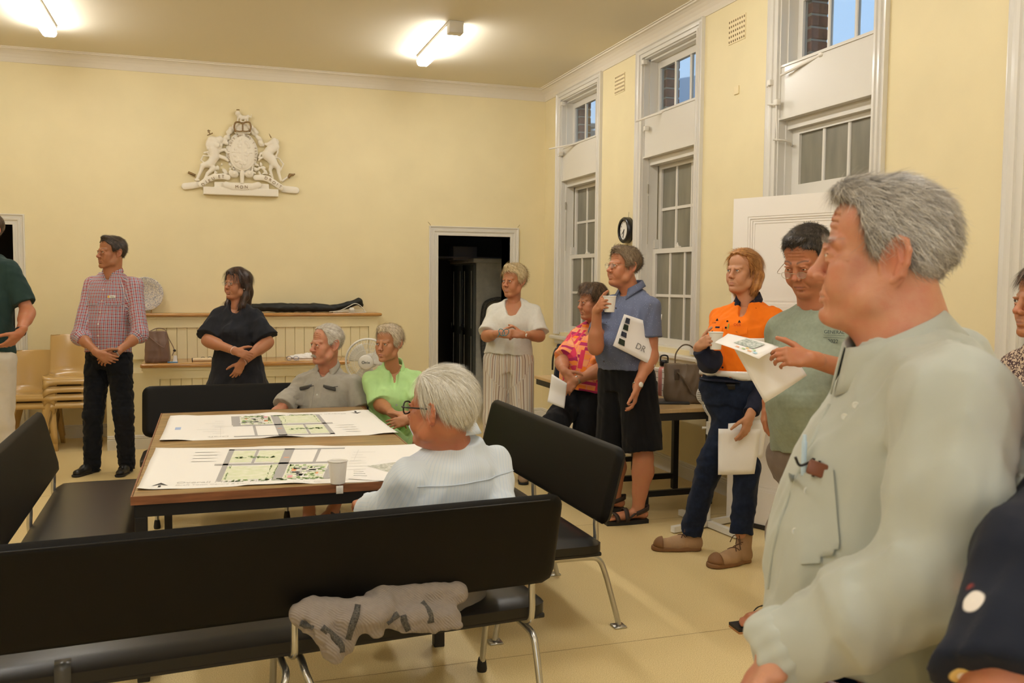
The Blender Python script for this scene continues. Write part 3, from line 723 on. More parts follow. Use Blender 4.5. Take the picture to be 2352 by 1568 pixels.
def letter(ch, cx, cy, sz, ang, dep):
    # stand-off lettering cut square; mirrors nothing, reads from the room
    M = frame(cq(cx, cy, dep), (cos(ang), 0, sin(ang)), (-sin(ang), 0, cos(ang)), (0, -1, 0)); text_obj('letter', ch, sz*px_m*1.35, M, m_gilt, root, .0018)
for ch, x, y, a in (('D', 435, 1270, 35), ('I', 484, 1228, 33), ('E', 530, 1212, 30), ('U', 585, 1180, 24), ('E', 676, 1152, 6), ('T', 732, 1148, -4)): letter(ch, x, y, 50, RAD(a), .058)
for ch, x, y, a in (('M', 940, 1306, 4), ('O', 1010, 1310, 0), ('N', 1080, 1308, 0), ('.', 1112, 1325, 0)): letter(ch, x, y, 52, RAD(a), .068)
for ch, x, y, a in (('D', 1378, 1175, -12), ('R', 1440, 1200, -25), ('O', 1495, 1242, -33), ('I', 1545, 1268, -35), ('T', 1590, 1300, -35)): letter(ch, x, y, 50, RAD(a), .058)
gt = 'HONI SOIT QUI MAL Y PENSE'; L0, L1 = RAD(200), RAD(-20)
for i, ch in enumerate(gt):
    if ch == ' ': continue
    a = L0+(L1-L0)*i/(len(gt)-1); letter(ch, 1020+204*cos(a), 790-282*sin(a)+18, 34, a-pi/2, .0575)
# ------------------------------------------------------------------ benches
m_vinyl = mat('black_vinyl', (.007, .006, .005), rough=.33, spec=.34, bump=.25, bscale=260, bdist=.0006)
m_vinylb = mat('black_vinyl_back', (.0045, .0038, .0028), rough=.5, spec=.16, bump=.25, bscale=260, bdist=.0006)
m_tube = mat('silver_tube', (.50, .49, .46), rough=.26, metal=.9, spec=.5)
m_rub = mat('rubber_cap', (.012, .011, .010), rough=.6)
def bench(label, org, yaw, L, sup, caps=True):
    M = RZ(yaw, org); t = thing('bench', label, 'bench', org, 'black vinyl benches around the plan table')
    t.rotation_euler = (0, 0, 0)
    # seat cushion: soft edged pad on a ply board
    def pad(x0, x1, y0, y1, z0, z1, r, crown=.012, n=(40, 14)):
        G = []; 
        for i in range(n[0]):
            row = []
            for j in range(n[1]):
                u = i/(n[0]-1)*2-1; v = j/(n[1]-1)*2-1
                eu = max(0, (abs(u)-1)*(x1-x0)/2+r)/r; ev = max(0, (abs(v)-1)*(y1-y0)/2+r)/r; e = min(1, math.hypot(eu, ev))
                k = 1/max(1, math.hypot(eu, ev)); cx_, cy_ = (x0+x1)/2, (y0+y1)/2
                X = cx_+u*(x1-x0)/2; Y = cy_+v*(y1-y0)/2
                if eu > 0 and ev > 0 and math.hypot(eu, ev) > 1:
                    q = math.hypot(eu, ev); X = cx_+math.copysign((x1-x0)/2-r+r*eu/q, u); Y = cy_+math.copysign((y1-y0)/2-r+r*ev/q, v)
                z = z1-(1-sqrt(max(0, 1-e*e)))*min(.022, r)+crown*(1-u*u)*(1-v*v)
                row.append(M @ Vector((X, Y, z)))
            G.append(row)
        return G
    hw = L/2
    G = pad(-hw+.01, hw-.01, .0, .46, .385, .44, .06)
    mb = MB().grid(G, 0)
    n0, n1 = 40, 14; rim = [(i, 0) for i in range(n0)]+[(n0-1, j) for j in range(1, n1)]+[(i, n1-1) for i in range(n0-2, -1, -1)]+[(0, j) for j in range(n1-2, 0, -1)]
    top = [Vector(G[i][j]) for i, j in rim]; bot = [Vector((p.x, p.y, p.z-.034)) for p in top]; k = len(top)
    mb.add(top+bot, [(i, (i+1) % k, k+(i+1) % k, k+i) for i in range(k)], True).add(bot, [tuple(range(k))])
    mb.build('seat', m_vinyl, t)
    MB().rbox((-hw+.02, .01, .366), (hw-.02, .45, .384), .006, 2, M).build('seat_board', mat('ply_board', (.02, .017, .013), rough=.7), t)
    # backrest: reclined pad with rounded ends and roll at the top
    B = MB(); prof = []
    zb, zt, yb, yt, th = .50, .835, -.0, -.085, .042
    def bp(s_, d):   # s_ along height 0..1, d through thickness
        y = yb+(yt-yb)*s_; z = zb+(zt-zb)*s_; nx, nz = (zt-zb), -(yt-yb); l = math.hypot(nx, nz)
        return y+nx/l*d, z+nz/l*d
    N = 44; K = 18; rc = .055; Lh = math.hypot(zt-zb, yt-yb)
    for side in (1, -1):
        G = []
        for i in range(N+1):
            u = -1+2*i/N; u = math.copysign(1-(1-abs(u))**1.25, u); row = []
            for j in range(K+1):
                v = -1+2*j/K; v = math.copysign(1-(1-abs(v))**1.25, v)
                X, H = u*hw, v*Lh/2; eu = max(0, abs(X)-(hw-rc)); eh = max(0, abs(H)-(Lh/2-rc)); q = math.hypot(eu, eh)
                if eu > 0 and eh > 0:
                    if q > rc: X = math.copysign(hw-rc+eu*rc/q, X); H = math.copysign(Lh/2-rc+eh*rc/q, H)
                dd = min(rc, q) if (eu > 0 and eh > 0) else max(eu, eh); ed = rc-dd
                re = th/2; e = max(0, 1-ed/re); d = side*(th/2*sqrt(max(0, 1-e*e))+(.006*(1-u*u)*(1-v*v)))
                y, z = bp(.5+H/Lh, d); row.append(M @ Vector((X, y, z)))
            G.append(row)
        B.grid(G, 0)
    bo = B.build('backrest', m_vinylb, t)
    # piping seam along the rear edge
    pts = [M @ Vector((x, *bp(.965, -th/2-.001))) for x in np.linspace(-hw+.06, hw-.06, 12)]
    MB().tube(pts, .0022, 6).build('piping', m_vinyl, bo)
    for si, x in enumerate(sup):
        T = lambda pts: [M @ Vector(p) for p in pts]
        up = smoothpath(T([(x, -.028, .60), (x, -.016, .55), (x, -.004, .50), (x, -.006, .42), (x, .005, .375), (x, .05, .352), (x, .12, .350)]), 5)
        MB().tube(up, .0125, 10).build('back_support', m_tube, t)
        x2 = x+(.05 if si == 1 else .0)
        for xx, dx in (((x, 0),) if len(sup) < 3 or si != 1 else ((x-.03, -.02), (x+.03, .02))):
            rr = smoothpath(T([(xx, .12, .335), (xx, .04, .333), (xx, -.02, .32), (xx+dx, -.055, .25), (xx+dx, -.10, .10), (xx+dx, -.125, .012)]), 5)
            MB().tube(rr, .0125, 10).build('leg', m_tube, t)
        ff = smoothpath(T([(x, .10, .335), (x, .34, .335), (x, .39, .32), (x, .415, .25), (x, .45, .10), (x, .465, .012)]), 5)
        lf = MB().tube(ff, .0125, 10).build('leg', m_tube, t)
        for y in (-.125, .465):
            p = M @ Vector((x, y, 0))
            if caps: MB().lathe([(.019, 0), (.021, .012), (.017, .045), (.014, .055)], tuple(p), 14).build('foot_cap', m_rub, t)
            else: MB().rbox((p.x-.03, p.y-.03, 0), (p.x+.03, p.y+.03, .008), .002, 1).build('foot_plate', m_tube, t)
    return t
bench('long black bench closest to the camera, back turned, with the white-haired man on it', (.17, 2.88, 0), .088, 1.94, (-.90, .07, .89))
bench('black bench with its back to the counter, the grey shirted man seated on it', (.49, 6.50, 0), pi, 1.86, (.82, .03, -.80))
bench('black bench along the table side nearest the stacked chairs', (-.79, 4.60, 0), -pi/2+.02, 1.80, (-.78, 0, .78))
bench('empty black bench standing between the table and the man in shorts', (1.60, 4.47, 0), pi/2+.02, 1.80, (-.78, 0, .78), caps=False)
# ------------------------------------------------------------------ plan table
m_wood = mat('veneer', (.34, .205, .072), rough=.32, spec=.4)
g = NG(m_wood); g.MP.inputs['Scale'].default_value = (1.2, 14, 14); P = g.MP.outputs[0]
w = g.noise(P, 2.2, 6, .6, .8); g.MP.inputs['Scale'].default_value = (1.0, 9, 9)
g.color(g.ramp(w, [(.32, (.17, .10, .035)), (.5, (.30, .185, .07)), (.68, (.42, .27, .11))]))
m_edge = mat('table_edging', (.30, .12, .05), rough=.4, nscale=6, namt=.5, stretch=(1, 8, 8))
m_black = mat('black_steel', (.010, .009, .008), rough=.45, spec=.4)
TZ = .73; X0, X1, Y0, Y1 = -.295, .945, 3.69, 5.99
t = thing('plan_table', 'large wood-topped table on black square legs, spread with plans', 'table', ((X0+X1)/2, (Y0+Y1)/2, 0))
def slab(mb, x0, x1, y0, y1, z0, z1): return mb.rbox((x0, y0, z0), (x1, y1, z1), .003, 1, smooth=False)
slab(MB(), X0+.006, X1-.006, Y0+.006, Y1-.006, TZ-.032, TZ).build('tabletop', m_wood, t)
eb = MB(); eb.box((X0, Y0, TZ-.033), (X1, Y0+.006, TZ)).box((X0, Y1-.006, TZ-.033), (X1, Y1, TZ)).box((X0, Y0+.006, TZ-.033), (X0+.006, Y1-.006, TZ)).box((X1-.006, Y0+.006, TZ-.033), (X1, Y1-.006, TZ))
eb.build('edge_band', m_edge, t)
a = .045; fr = MB(); i_ = .012
fr.box((X0+i_, Y0+i_, TZ-.083), (X1-i_, Y0+i_+a, TZ-.033)).box((X0+i_, Y1-i_-a, TZ-.083), (X1-i_, Y1-i_, TZ-.033)).box((X0+i_, Y0+i_+a, TZ-.083), (X0+i_+a, Y1-i_-a, TZ-.033)).box((X1-i_-a, Y0+i_+a, TZ-.083), (X1-i_, Y1-i_-a, TZ-.033))
fr.build('frame', m_black, t)
for x in (X0+i_, X1-i_-a):
    for y in (Y0+i_, Y1-i_-a): MB().rbox((x, y, 0), (x+a, y+a, TZ-.083), .003, 1, smooth=False).build('leg', m_black, t)
# plans
m_paper = mat('plan_paper', (.88, .86, .82), rough=.55, spec=.25)
m_sheet = mat('office_paper', (.86, .84, .82), rough=.6, spec=.2)
m_road = mat('print_grey', (.40, .39, .385), rough=.6); m_lawn = mat('print_lawn', (.66, .72, .46), rough=.6, nscale=30, namt=.3, col2=(.80, .81, .66))
m_tree = mat('print_green', (.34, .50, .20), rough=.6, nscale=60, namt=.5); m_org = mat('print_orange', (.75, .33, .16), rough=.6); m_pink = mat('print_pink', (.80, .38, .42), rough=.6)
m_line = mat('print_line', (.62, .61, .58), rough=.6); m_ink = mat('ink', (.03, .03, .03), rough=.6); m_blue = mat('print_blue', (.40, .52, .78), rough=.6)
def bil(Q, u, v): return (1-v)*((1-u)*Q[0]+u*Q[1])+v*((1-u)*Q[3]+u*Q[2])
def plan(label, Q, seed, fl, texts):
    """Q: four table corners (near left, near right, far right, far left) when seen upright; fl mirrors"""
    Q = [np.array(q) for q in Q]; rs = random.Random(seed); n = 46
    c = sum(Q)/4; t = thing('site_plan', label, 'plan', (c[0], c[1], TZ), 'printed plans spread on the table')
    ph = [rs.random()*6 for _ in range(4)]
    def wave(u, v):
        e = max(0, 1-min(v, 1-v)/.07); e2 = max(0, 1-min(u, 1-u)/.04)
        return .0012+.007*e*max(0, sin(u*13+ph[0])+.4*sin(u*29+ph[1]))*(1 if v < .5 else .7)+.004*e2*max(0, sin(v*9+ph[2]))
    G = []
    for i in range(n):
        row = []
        for j in range(n):
            u, v = i/(n-1), j/(n-1); p = bil(Q, u, v); d = nrm(Q[1]-Q[0])
            p = p+np.cross(UP, d)*.006*sin(u*9+ph[3])*(1 if v in (0, 1) else 0)
            row.append((p[0], p[1], TZ+wave(u, v)))
        G.append(row)
    MB().grid(G, .0003).build('sheet', m_paper, t)
    def P2(u, v, h=0):
        if fl: u, v = 1-u, 1-v
        p = bil(Q, u, v); return (p[0], p[1], TZ+wave(min(max(u, 0), 1), min(max(v, 0), 1))+.0008+h)
    def quad(mb, a, b, c_, d, h=0): mb.add([P2(*a, h), P2(*b, h), P2(*c_, h), P2(*d, h)], [(0, 1, 2, 3)])
    def rect(mb, u0, u1, v0, v1, sh=0, h=0): quad(mb, (u0+sh*v0, v0), (u1+sh*v0, v0), (u1+sh*v1, v1), (u0+sh*v1, v1), h)
    S = .0
    road = MB(); lawn = MB(); tree = MB(); org = MB(); pk = MB(); ln = MB()
    for (u0, u1, v0, v1) in ((.29, .455, .14, .46), (.29, .37, .56, .88), (.385, .455, .56, .88), (.455, .475, .14, .88)): rect(lawn, u0, u1, v0, v1)
    rect(lawn, .515, .66, .14, .46)
    for (u0, u1, v0, v1) in ((.27, .29, .12, .93), (.475, .512, .10, .93), (.24, .70, .49, .53), (.27, .70, .90, .93), (.372, .382, .53, .90), (.60, .612, .53, .90)): rect(road, u0, u1, v0, v1, 0, .0003)
    rect(road, .665, .705, .10, .49, 0, .0003)
    for _ in range(240):
        k = rs.random()
        if k < .30: u, v, w_, h_ = .52+rs.random()*.13, .12+rs.random()*.33, .004+rs.random()*.012, .008+rs.random()*.03
        elif k < .50: u, v, w_, h_ = .30+rs.random()*.36, .095+rs.random()*.035, .006+rs.random()*.01, .012+rs.random()*.012
        elif k < .72: u, v, w_, h_ = .30+rs.random()*.15, .66+rs.random()*.05, .004+rs.random()*.006, .012+rs.random()*.015
        else: u, v, w_, h_ = rs.choice([.296, .448, .47, .518])+rs.random()*.006, .14+rs.random()*.32, .003, .012+rs.random()*.02
        rect(tree, u, u+w_, v, v+h_, 0, .0005)
    rect(tree, .615, .655, .30, .40, 0, .0004); rect(org, .535, .552, .30, .37, 0, .0007); rect(org, .63, .64, .22, .26, 0, .0007); rect(pk, .53, .548, .145, .20, 0, .0008); rect(org, .485, .505, .655, .675, 0, .0007)
    for _ in range(26):
        u, v = .52+rs.random()*.13, .16+rs.random()*.27; rect(ln, u, u+.01+rs.random()*.02, v, v+.02+rs.random()*.02, 0, .0006)
    wt = MB()
    for _ in range(14): u, v = .53+rs.random()*.11, .15+rs.random()*.28; rect(wt, u, u+.015+rs.random()*.02, v, v+.03, 0, .0007)
    for k in range(3):
        for r_ in range(4): v = .60+r_*.085; L_ = .05+rs.random()*.06; rect(ln, .15, .15+L_, v, v+.006)
    for r_ in range(7): v = .30+r_*.08; L_ = .04+rs.random()*.08; rect(ln, .74, .74+L_, v, v+.006)
    for r_ in range(3): rect(ln, .56+r_*.04, .585+r_*.04, .03, .034); rect(ln, .56+r_*.04, .561+r_*.04, .03, .08)
    rect(ln, .70, .80, .52, .524); rect(ln, .755, .756, .55, .86)
    for nm, mb, m in (('printed_lots', lawn, m_lawn), ('printed_roads', road, m_road), ('printed_trees', tree, m_tree), ('printed_buildings', org, m_org), ('printed_plaza', pk, m_pink), ('printed_lines', ln, m_line), ('printed_roofs', wt, m_paper)):
        mb.build(nm, m, t, kind='stuff', fix=False)
    ar = MB(); ar.add([P2(.045, .065), P2(.075, .13), P2(.105, .065), P2(.075, .09)], [(0, 1, 2, 3)]); rect(ar, .070, .080, .03, .075); ar.build('north_arrow', m_ink, t, fix=False)
    if fl: b_ = MB(); rect(b_, .93, .955, .5, .6); b_.build('stamp', m_blue, t, fix=False)
    ax = nrm(np.array(P2(.9, .5))-np.array(P2(.1, .5))); ay = np.cross(UP, ax)
    for s_, sz, u, v, md in texts: text_obj('lettering', s_, sz, frame(P2(u, v, .0004), ax, ay, (0, 0, 1)), md, t, .0001, 'LEFT')
    return t
z = TZ
plan('printed town plan on the nearer half of the table, under the paper cup', [atz(314, 1126, z), atz(935, 1103, z), atz(975, 1021, z), atz(358, 1030, z)], 3, False,
     [('Overall Master Plan', .045, .13, .115, m_line), ('Draft Town Centre & Library', .026, .13, .065, m_line)])
plan('printed town plan on the farther half of the table, reading upside down', [atz(366, 1014, z), atz(916, 997, z), atz(846, 943, z), atz(391, 956, z)], 8, True,
     [('Overall Master Plan', .045, .13, .115, m_line), ('Draft', .05, .72, .90, m_line)])
for i, (q, lab, zz) in enumerate((([(800, 1101), (905, 1108), (1010, 1062), (880, 1057)], 'small white handout overlapping the nearer plan beside the cup', .004), ([(868, 1106), (960, 1108), (1000, 1080), (905, 1080)], 'loose white sheet by the cuff of the white-haired man', .0055))):
    Q = [atz(*p, z) for p in q]; o = MB().add([(p[0], p[1], z+zz) for p in Q]+[(p[0], p[1], z+zz-.0006) for p in Q], [(0, 1, 2, 3), (7, 6, 5, 4), (0, 4, 5, 1), (1, 5, 6, 2), (2, 6, 7, 3), (3, 7, 4, 0)]).build('handout', m_sheet, base=(Q[0][0], Q[0][1], z)); tag(o, lab, 'paper')
    if i == 0:
        T = [atz(*p, z) for p in ((843, 1072), (900, 1089), (960, 1078), (945, 1058))]; mp_ = mat('aerial_photo', (.30, .32, .24), rough=.5, nscale=70, namt=.9, col2=(.75, .74, .70))
        MB().add([(p[0], p[1], z+zz+.0006) for p in T], [(0, 1, 2, 3)]).build('aerial_photo', mp_, o, fix=False)
        for k in range(3): 
            a_, b_ = atz(812, 1084+k*5, z), atz(835+k*4, 1085+k*5, z); MB().tube([(a_[0], a_[1], z+zz+.001), (b_[0], b_[1], z+zz+.001)], .0012, 4).build('print_line', m_line, o)
# ------------------------------------------------------------------ cups
m_cup = mat('paper_cup', (.84, .82, .78), rough=.5, spec=.3); m_tea = mat('tea', (.12, .05, .015), rough=.1, spec=.5)
def cup(label, c, s=1., tilt=None, grp=None):
    t = thing('paper_cup', label, 'cup', c, grp); M = Matrix.Translation(Vector(tuple(c))) @ (tilt or Matrix())
    pr = [(.0, .004), (.027, .004), (.027, .0), (.0288, .0), (.0291, .0008), (.0293, .003), (.0383, .087), (.0385, .0895), (.0405, .0905), (.0410, .093), (.0400, .0950), (.0375, .0935), (.0365, .088), (.029, .012), (0, .012)]
    MB().lathe([(r*s, z*s) for r, z in pr], (0, 0, 0), 32, M, caps=False).build('cup_body', m_cup, t)
    MB().lathe([(.0, .066*s), (.0342*s, .066*s)], (0, 0, 0), 24, M, caps=False).build('tea', m_tea, t)
    return t, M
cz = atz(776, 1109, TZ+.0016)
t, M = cup('white paper cup with a tea-bag tag standing on the table edge', cz, 1.0)
e = cz+nrm(-V3(cz[0], cz[1], 0))*.040
tg = atz(778, 1124, TZ-.012); tg = V3(cz[0]+.004, Y0-.004, TZ-.014)
st = smoothpath([cz+V3(.0, -.034, .093), cz+V3(.003, -.043, .09), cz+V3(.004, -.045, .05), V3(tg[0], Y0-.001, TZ+.004), V3(tg[0], Y0-.003, TZ-.004)], 4)
MB().tube(st, .0005, 5).build('string', m_cup, t)
tgo = MB().rbox((tg[0]-.014, Y0-.005, TZ-.037), (tg[0]+.014, Y0-.004, TZ-.004), .0004, 1).build('tea_tag', m_cup, t)
for k in range(4): MB().box((tg[0]-.009, Y0-.0056, TZ-.014-.005*k), (tg[0]+.009-.003*(k % 2), Y0-.0050, TZ-.0125-.005*k)).build('print_line', m_line, tgo)
# ------------------------------------------------------------------ counter cabinet
m_cab = mat('cream_panel_paint', (.76, .67, .42), rough=.45, spec=.35, nscale=4, namt=.04)
m_pine = mat('varnished_pine', (.42, .20, .05), rough=.22, spec=.5, coat=.3)
g = NG(m_pine); g.MP.inputs['Scale'].default_value = (1.5, 12, 20); g.color(g.ramp(g.noise(g.MP.outputs[0], 3, 5, .6, .5), [(.3, (.30, .125, .03)), (.6, (.50, .26, .075)), (.8, (.60, .34, .11))]))
CX0, CX1, CY, UY = -.60, 1.25, 8.965, 9.50
t = thing('counter_cabinet', 'cream boarded cabinet with pine counter and raised back ledge', 'cabinet', (.4, 9.4, 0))
MB().box((-.90, CY, 0), (CX0+.01, RY-.002, .70)).box((CX0+.01, CY+.023, 0), (CX1-.021, UY, .744)).box((-.899, UY+.023, .7), (1.639, RY-.003, 1.19)).box((CX1-.02, UY+.023, 0), (1.638, RY-.004, .7)).build('carcass', m_cab, t)
fr = MB()
for a_ in ((CX0+.01, CX1, .640, .745), (CX0+.01, CX1, .13, .20), (CX0+.01, CX0+.15, .20, .640), (CX1-.12, CX1, .20, .640)): fr.box((a_[0], CY, a_[2]), (a_[1], CY+.025, a_[3]))
for a_ in ((CX0+.1, 1.66, 1.085, 1.195), (1.57, 1.66, .0, 1.085), (-.9, CX0+.1, .78, 1.195)): fr.box((a_[0], UY, a_[2]), (a_[1], UY+.025, a_[3]))
fr.box((1.64, UY+.025, 0), (1.66, RY-.001, 1.195)).box((CX1-.02, CY+.025, 0), (CX1, UY, .745)).build('face_frame', m_cab, t)
x = CX0+.15
while x < CX1-.125: MB().prism([(x+.0015, CY+.022), (x+.004, CY+.014), (min(x+.094, CX1-.12)-.004, CY+.014), (min(x+.094, CX1-.12)-.0015, CY+.022)], .20, .640, 'z').build('board', m_cab, t); x += .094
x = -.5
while x < 1.565: MB().prism([(x+.0015, UY+.022), (x+.004, UY+.014), (min(x+.094, 1.57)-.004, UY+.014), (min(x+.094, 1.57)-.0015, UY+.022)], .78, 1.085, 'z').build('board', m_cab, t); x += .094
MB().rbox((CX0-.012, CY-.04, .745), (CX1+.035, UY+.012, .782), .014, 4).build('counter_top', m_pine, t)
MB().box((CX0+.0, CY-.012, .718), (CX1+.01, CY, .745)).build('scotia', m_cab, t)
MB().rbox((-.93, UY-.045, 1.195), (1.70, RY, 1.226), .013, 4).build('ledge_top', m_pine, t)
MB().box((-.9, UY-.012, 1.172), (1.675, UY, 1.195)).build('scotia', m_cab, t)
n = len(bprof); V = [(x_, CY-o, z_) for x_ in (-.9, CX1) for o, z_ in bprof]
MB().add(V, [(i, i+1, n+i+1, n+i) for i in range(n-1)]+[tuple(range(n)), tuple(range(n, 2*n))[::-1]]).build('plinth', m_white, t)
# ------------------------------------------------------------------ stacked chairs
m_plast = mat('beige_plastic', (.52, .335, .12), rough=.22, spec=.5, coat=.2, sss=.0)
def chair_mesh():
    mb = MB(); W_ = .21
    # shell: seat to back, local y=-: back, faces -y is front
    G = []; N = 22
    path = [(-.215, .405), (-.21, .432), (-.18, .443), (-.05, .436), (.10, .432), (.165, .445), (.195, .49), (.205, .56), (.225, .70), (.245, .80), (.25, .815)]
    path = [tuple(p[1:]) for p in smoothpath([V3(0, a, b) for a, b in path], 3)]
    for k, (y, zz) in enumerate(path):
        f = k/(len(path)-1); row = []
        hw = .215 if f < .45 else .215-.012*((f-.45)/.55)
        if f > .93: hw -= (f-.93)/.07*.02
        for i in range(N+1):
            u = -1+2*i/N; cu = .018*u*u*(1 if f > .5 else .6); rise = .02*abs(u)**6 if f < .5 else 0
            row.append((u*hw, y-(cu if f > .5 else 0)*1.5, zz+(cu*.4 if f < .5 else 0)+rise-(.012*abs(u)**4 if f > .95 else 0)))
        G.append(row)
    mb.grid(G, -.005); return mb
def chair(label, org, yaw, k=None):
    M = RZ(yaw, org); t = thing('stacking_chair', label, 'chair', org, None)
    mb = chair_mesh(); mb.v = [tuple(M @ Vector(p)) for p in mb.v]; mb.build('shell', m_plast, t)
    for sx in (-1, 1):
        for sy, (ty, by) in (('f', (-.19, -.235)), ('b', (.16, .235))):
            a = V3(sx*.195, ty, .43); b = V3(sx*.225, by, 0); G = []
            for s_ in np.linspace(0, 1, 7):
                c = a+(b-a)*s_; w = .075*(1-s_)**1.5+.036; d = np.sign(by)
                G.append([M @ Vector(p) for p in (c+V3(-sx*w, 0, 0), c+V3(-sx*w*.35, -d*.0, 0), c+V3(0, 0, 0), c+V3(.0, -d*w*.5, 0), c+V3(.0, -d*w, 0))])
            MB().grid(G, .005 if sx*np.sign(by) > 0 else -.005).build('leg', m_plast, t)
    # apron under the seat front and sides, arched
    G = []
    for i in range(17):
        u = -1+2*i/16; zb = .385-.012*(1-u*u)*0-.05*abs(u)**6; G.append([M @ Vector((u*.208, -.213, .425)), M @ Vector((u*.21, -.217, zb))])
    MB().grid(G, .005).build('apron', m_plast, t)
    for sx in (-1, 1):
        G = [[M @ Vector((sx*.212, y, .425)), M @ Vector((sx*.214, y, .395-.05*abs(y/.21)**6))] for y in np.linspace(-.21, .18, 12)]
        MB().grid(G, .004*sx).build('apron', m_plast, t)
    return t
oy = 9.27
xa = aty(66, 890, oy-.2)[0]; xb = aty(158, 850, oy-.2)[0]
chair('lower beige plastic chair of the two-high stack in the corner by the dark doorway', (xa, oy, 0), 0)
chair('upper beige plastic chair of the two-high stack by the dark doorway', (xa, oy, .072), 0)
for k, w_ in enumerate(('lowest', 'second from the floor', 'third from the floor', 'topmost')):
    chair('beige plastic chair, %s in the four-high stack behind the plaid shirted man' % w_, (xb, oy, .072*k), .0)
# ------------------------------------------------------------------ table by the windows
m_lam = mat('table_laminate', (.60, .42, .21), rough=.4, spec=.35, nscale=5, namt=.15, stretch=(8, 1, 1))
m_blk2 = mat('black_table_steel', (.012, .012, .013), rough=.4)
for (ya, yb, lab, grp) in ((5.33, 6.50, 'folding side table by the windows holding the handbag and laptop', None), (6.52, 7.62, 'folding side table below the furthest window holding the navy bag', None)):
    t = thing('side_table', lab, 'table', (3.05, (ya+yb)/2, 0), grp)
    MB().rbox((2.73, ya, .705), (3.46, yb, .732), .003, 1, smooth=False).build('tabletop', m_lam, t)
    MB().box((2.745, ya+.01, .655), (2.775, yb-.01, .705)).box((3.42, ya+.01, .655), (3.45, yb-.01, .705)).box((2.775, ya+.01, .655), (3.42, ya+.04, .705)).box((2.775, yb-.04, .655), (3.42, yb-.01, .705)).build('frame', m_blk2, t)
    for y in (ya+.31, yb-.36):
        for x in (2.84, 3.34): MB().rbox((x-.022, y-.022, 0), (x+.022, y+.022, .66), .004, 1, smooth=False).build('leg', m_blk2, t)
        MB().prism([(y-.022, .655), (y+.022, .655), (y+.022, .52), (y-.0, .52), (y-.16, .655)], 2.83, 2.85, 'x').build('brace', m_blk2, t)
        MB().box((2.86, y-.015, .08), (3.32, y+.015, .12)).build('stretcher', m_blk2, t)
# ------------------------------------------------------------------ people
def facing(deg, pitch=0.):
    a = RAD(deg); p = RAD(pitch); h = cos(a)*TH-sin(a)*RH
    return nrm(h*cos(p)+UP*sin(p))
def rotv(v, axis, a):
    v = np.array(v, float); k = nrm(axis); return v*cos(a)+np.cross(k, v)*sin(a)+k*np.dot(k, v)*(1-cos(a))
def skin_mat(name, col, red=(.62, .20, .13), lip=(.45, .16, .13), blot=.25, browc=(.05, .03, .02)):
    m = mat(name, tuple(v*f for v, f in zip(col, (.76, .62, .47))), rough=.46, spec=.38, sss=.05)
    if m.get('done'): return m
    m['done'] = 1; g = NG(m); P = g.MP.outputs[0]
    n1 = g.noise(P, 26, 4, .6); n2 = g.noise(P, 130, 2)
    c = g.mix(g.math('MULTIPLY', g.ramp(n1, [(.42, (0, 0, 0)), (.68, (1, 1, 1))]), blot), tuple(v*f for v, f in zip(col, (.76, .62, .47))), tuple(v*f for v, f in zip(red, (.82, .72, .62))))
    c = g.mix(g.math('MULTIPLY', g.attr('red').outputs['Fac'], .6, clamp=True), c, red)
    c = g.mix(g.math('MULTIPLY', g.attr('lip').outputs['Fac'], .8, clamp=True), c, lip)
    c = g.mix(g.math('MULTIPLY', g.attr('brow').outputs['Fac'], .75, clamp=True), c, tuple(browc))
    g.color(c); h = g.math('ADD', n2, g.noise(P, 420, 2)); g.bump(h, .28, .0012); return m
def hair_mat(name, cols):
    if name in MATS: return MATS[name]
    m = mat(name, cols[1], rough=.42, spec=.4)
    if m.get('done'): return m
    m['done'] = 1; g = NG(m); n = g.noise(g.MP.outputs[0], 40, 3); f = g.math('ADD', g.math('MULTIPLY', g.attr('rnd').outputs['Fac'], .75), g.math('MULTIPLY', n, .4))
    g.color(g.ramp(f, [(.12, cols[0]), (.5, cols[1]), (.9, cols[2])])); return m
m_scl = mat('eye_white', (.72, .66, .60), rough=.2, spec=.5); m_pup = mat('pupil', (.006, .005, .005), rough=.1, spec=.6)
m_iris = {'brown': mat('iris_brown', (.07, .03, .012), rough=.15, spec=.6), 'blue': mat('iris_blue', (.10, .16, .22), rough=.15, spec=.6), 'dark': mat('iris_dark', (.03, .018, .01), rough=.15, spec=.6)}

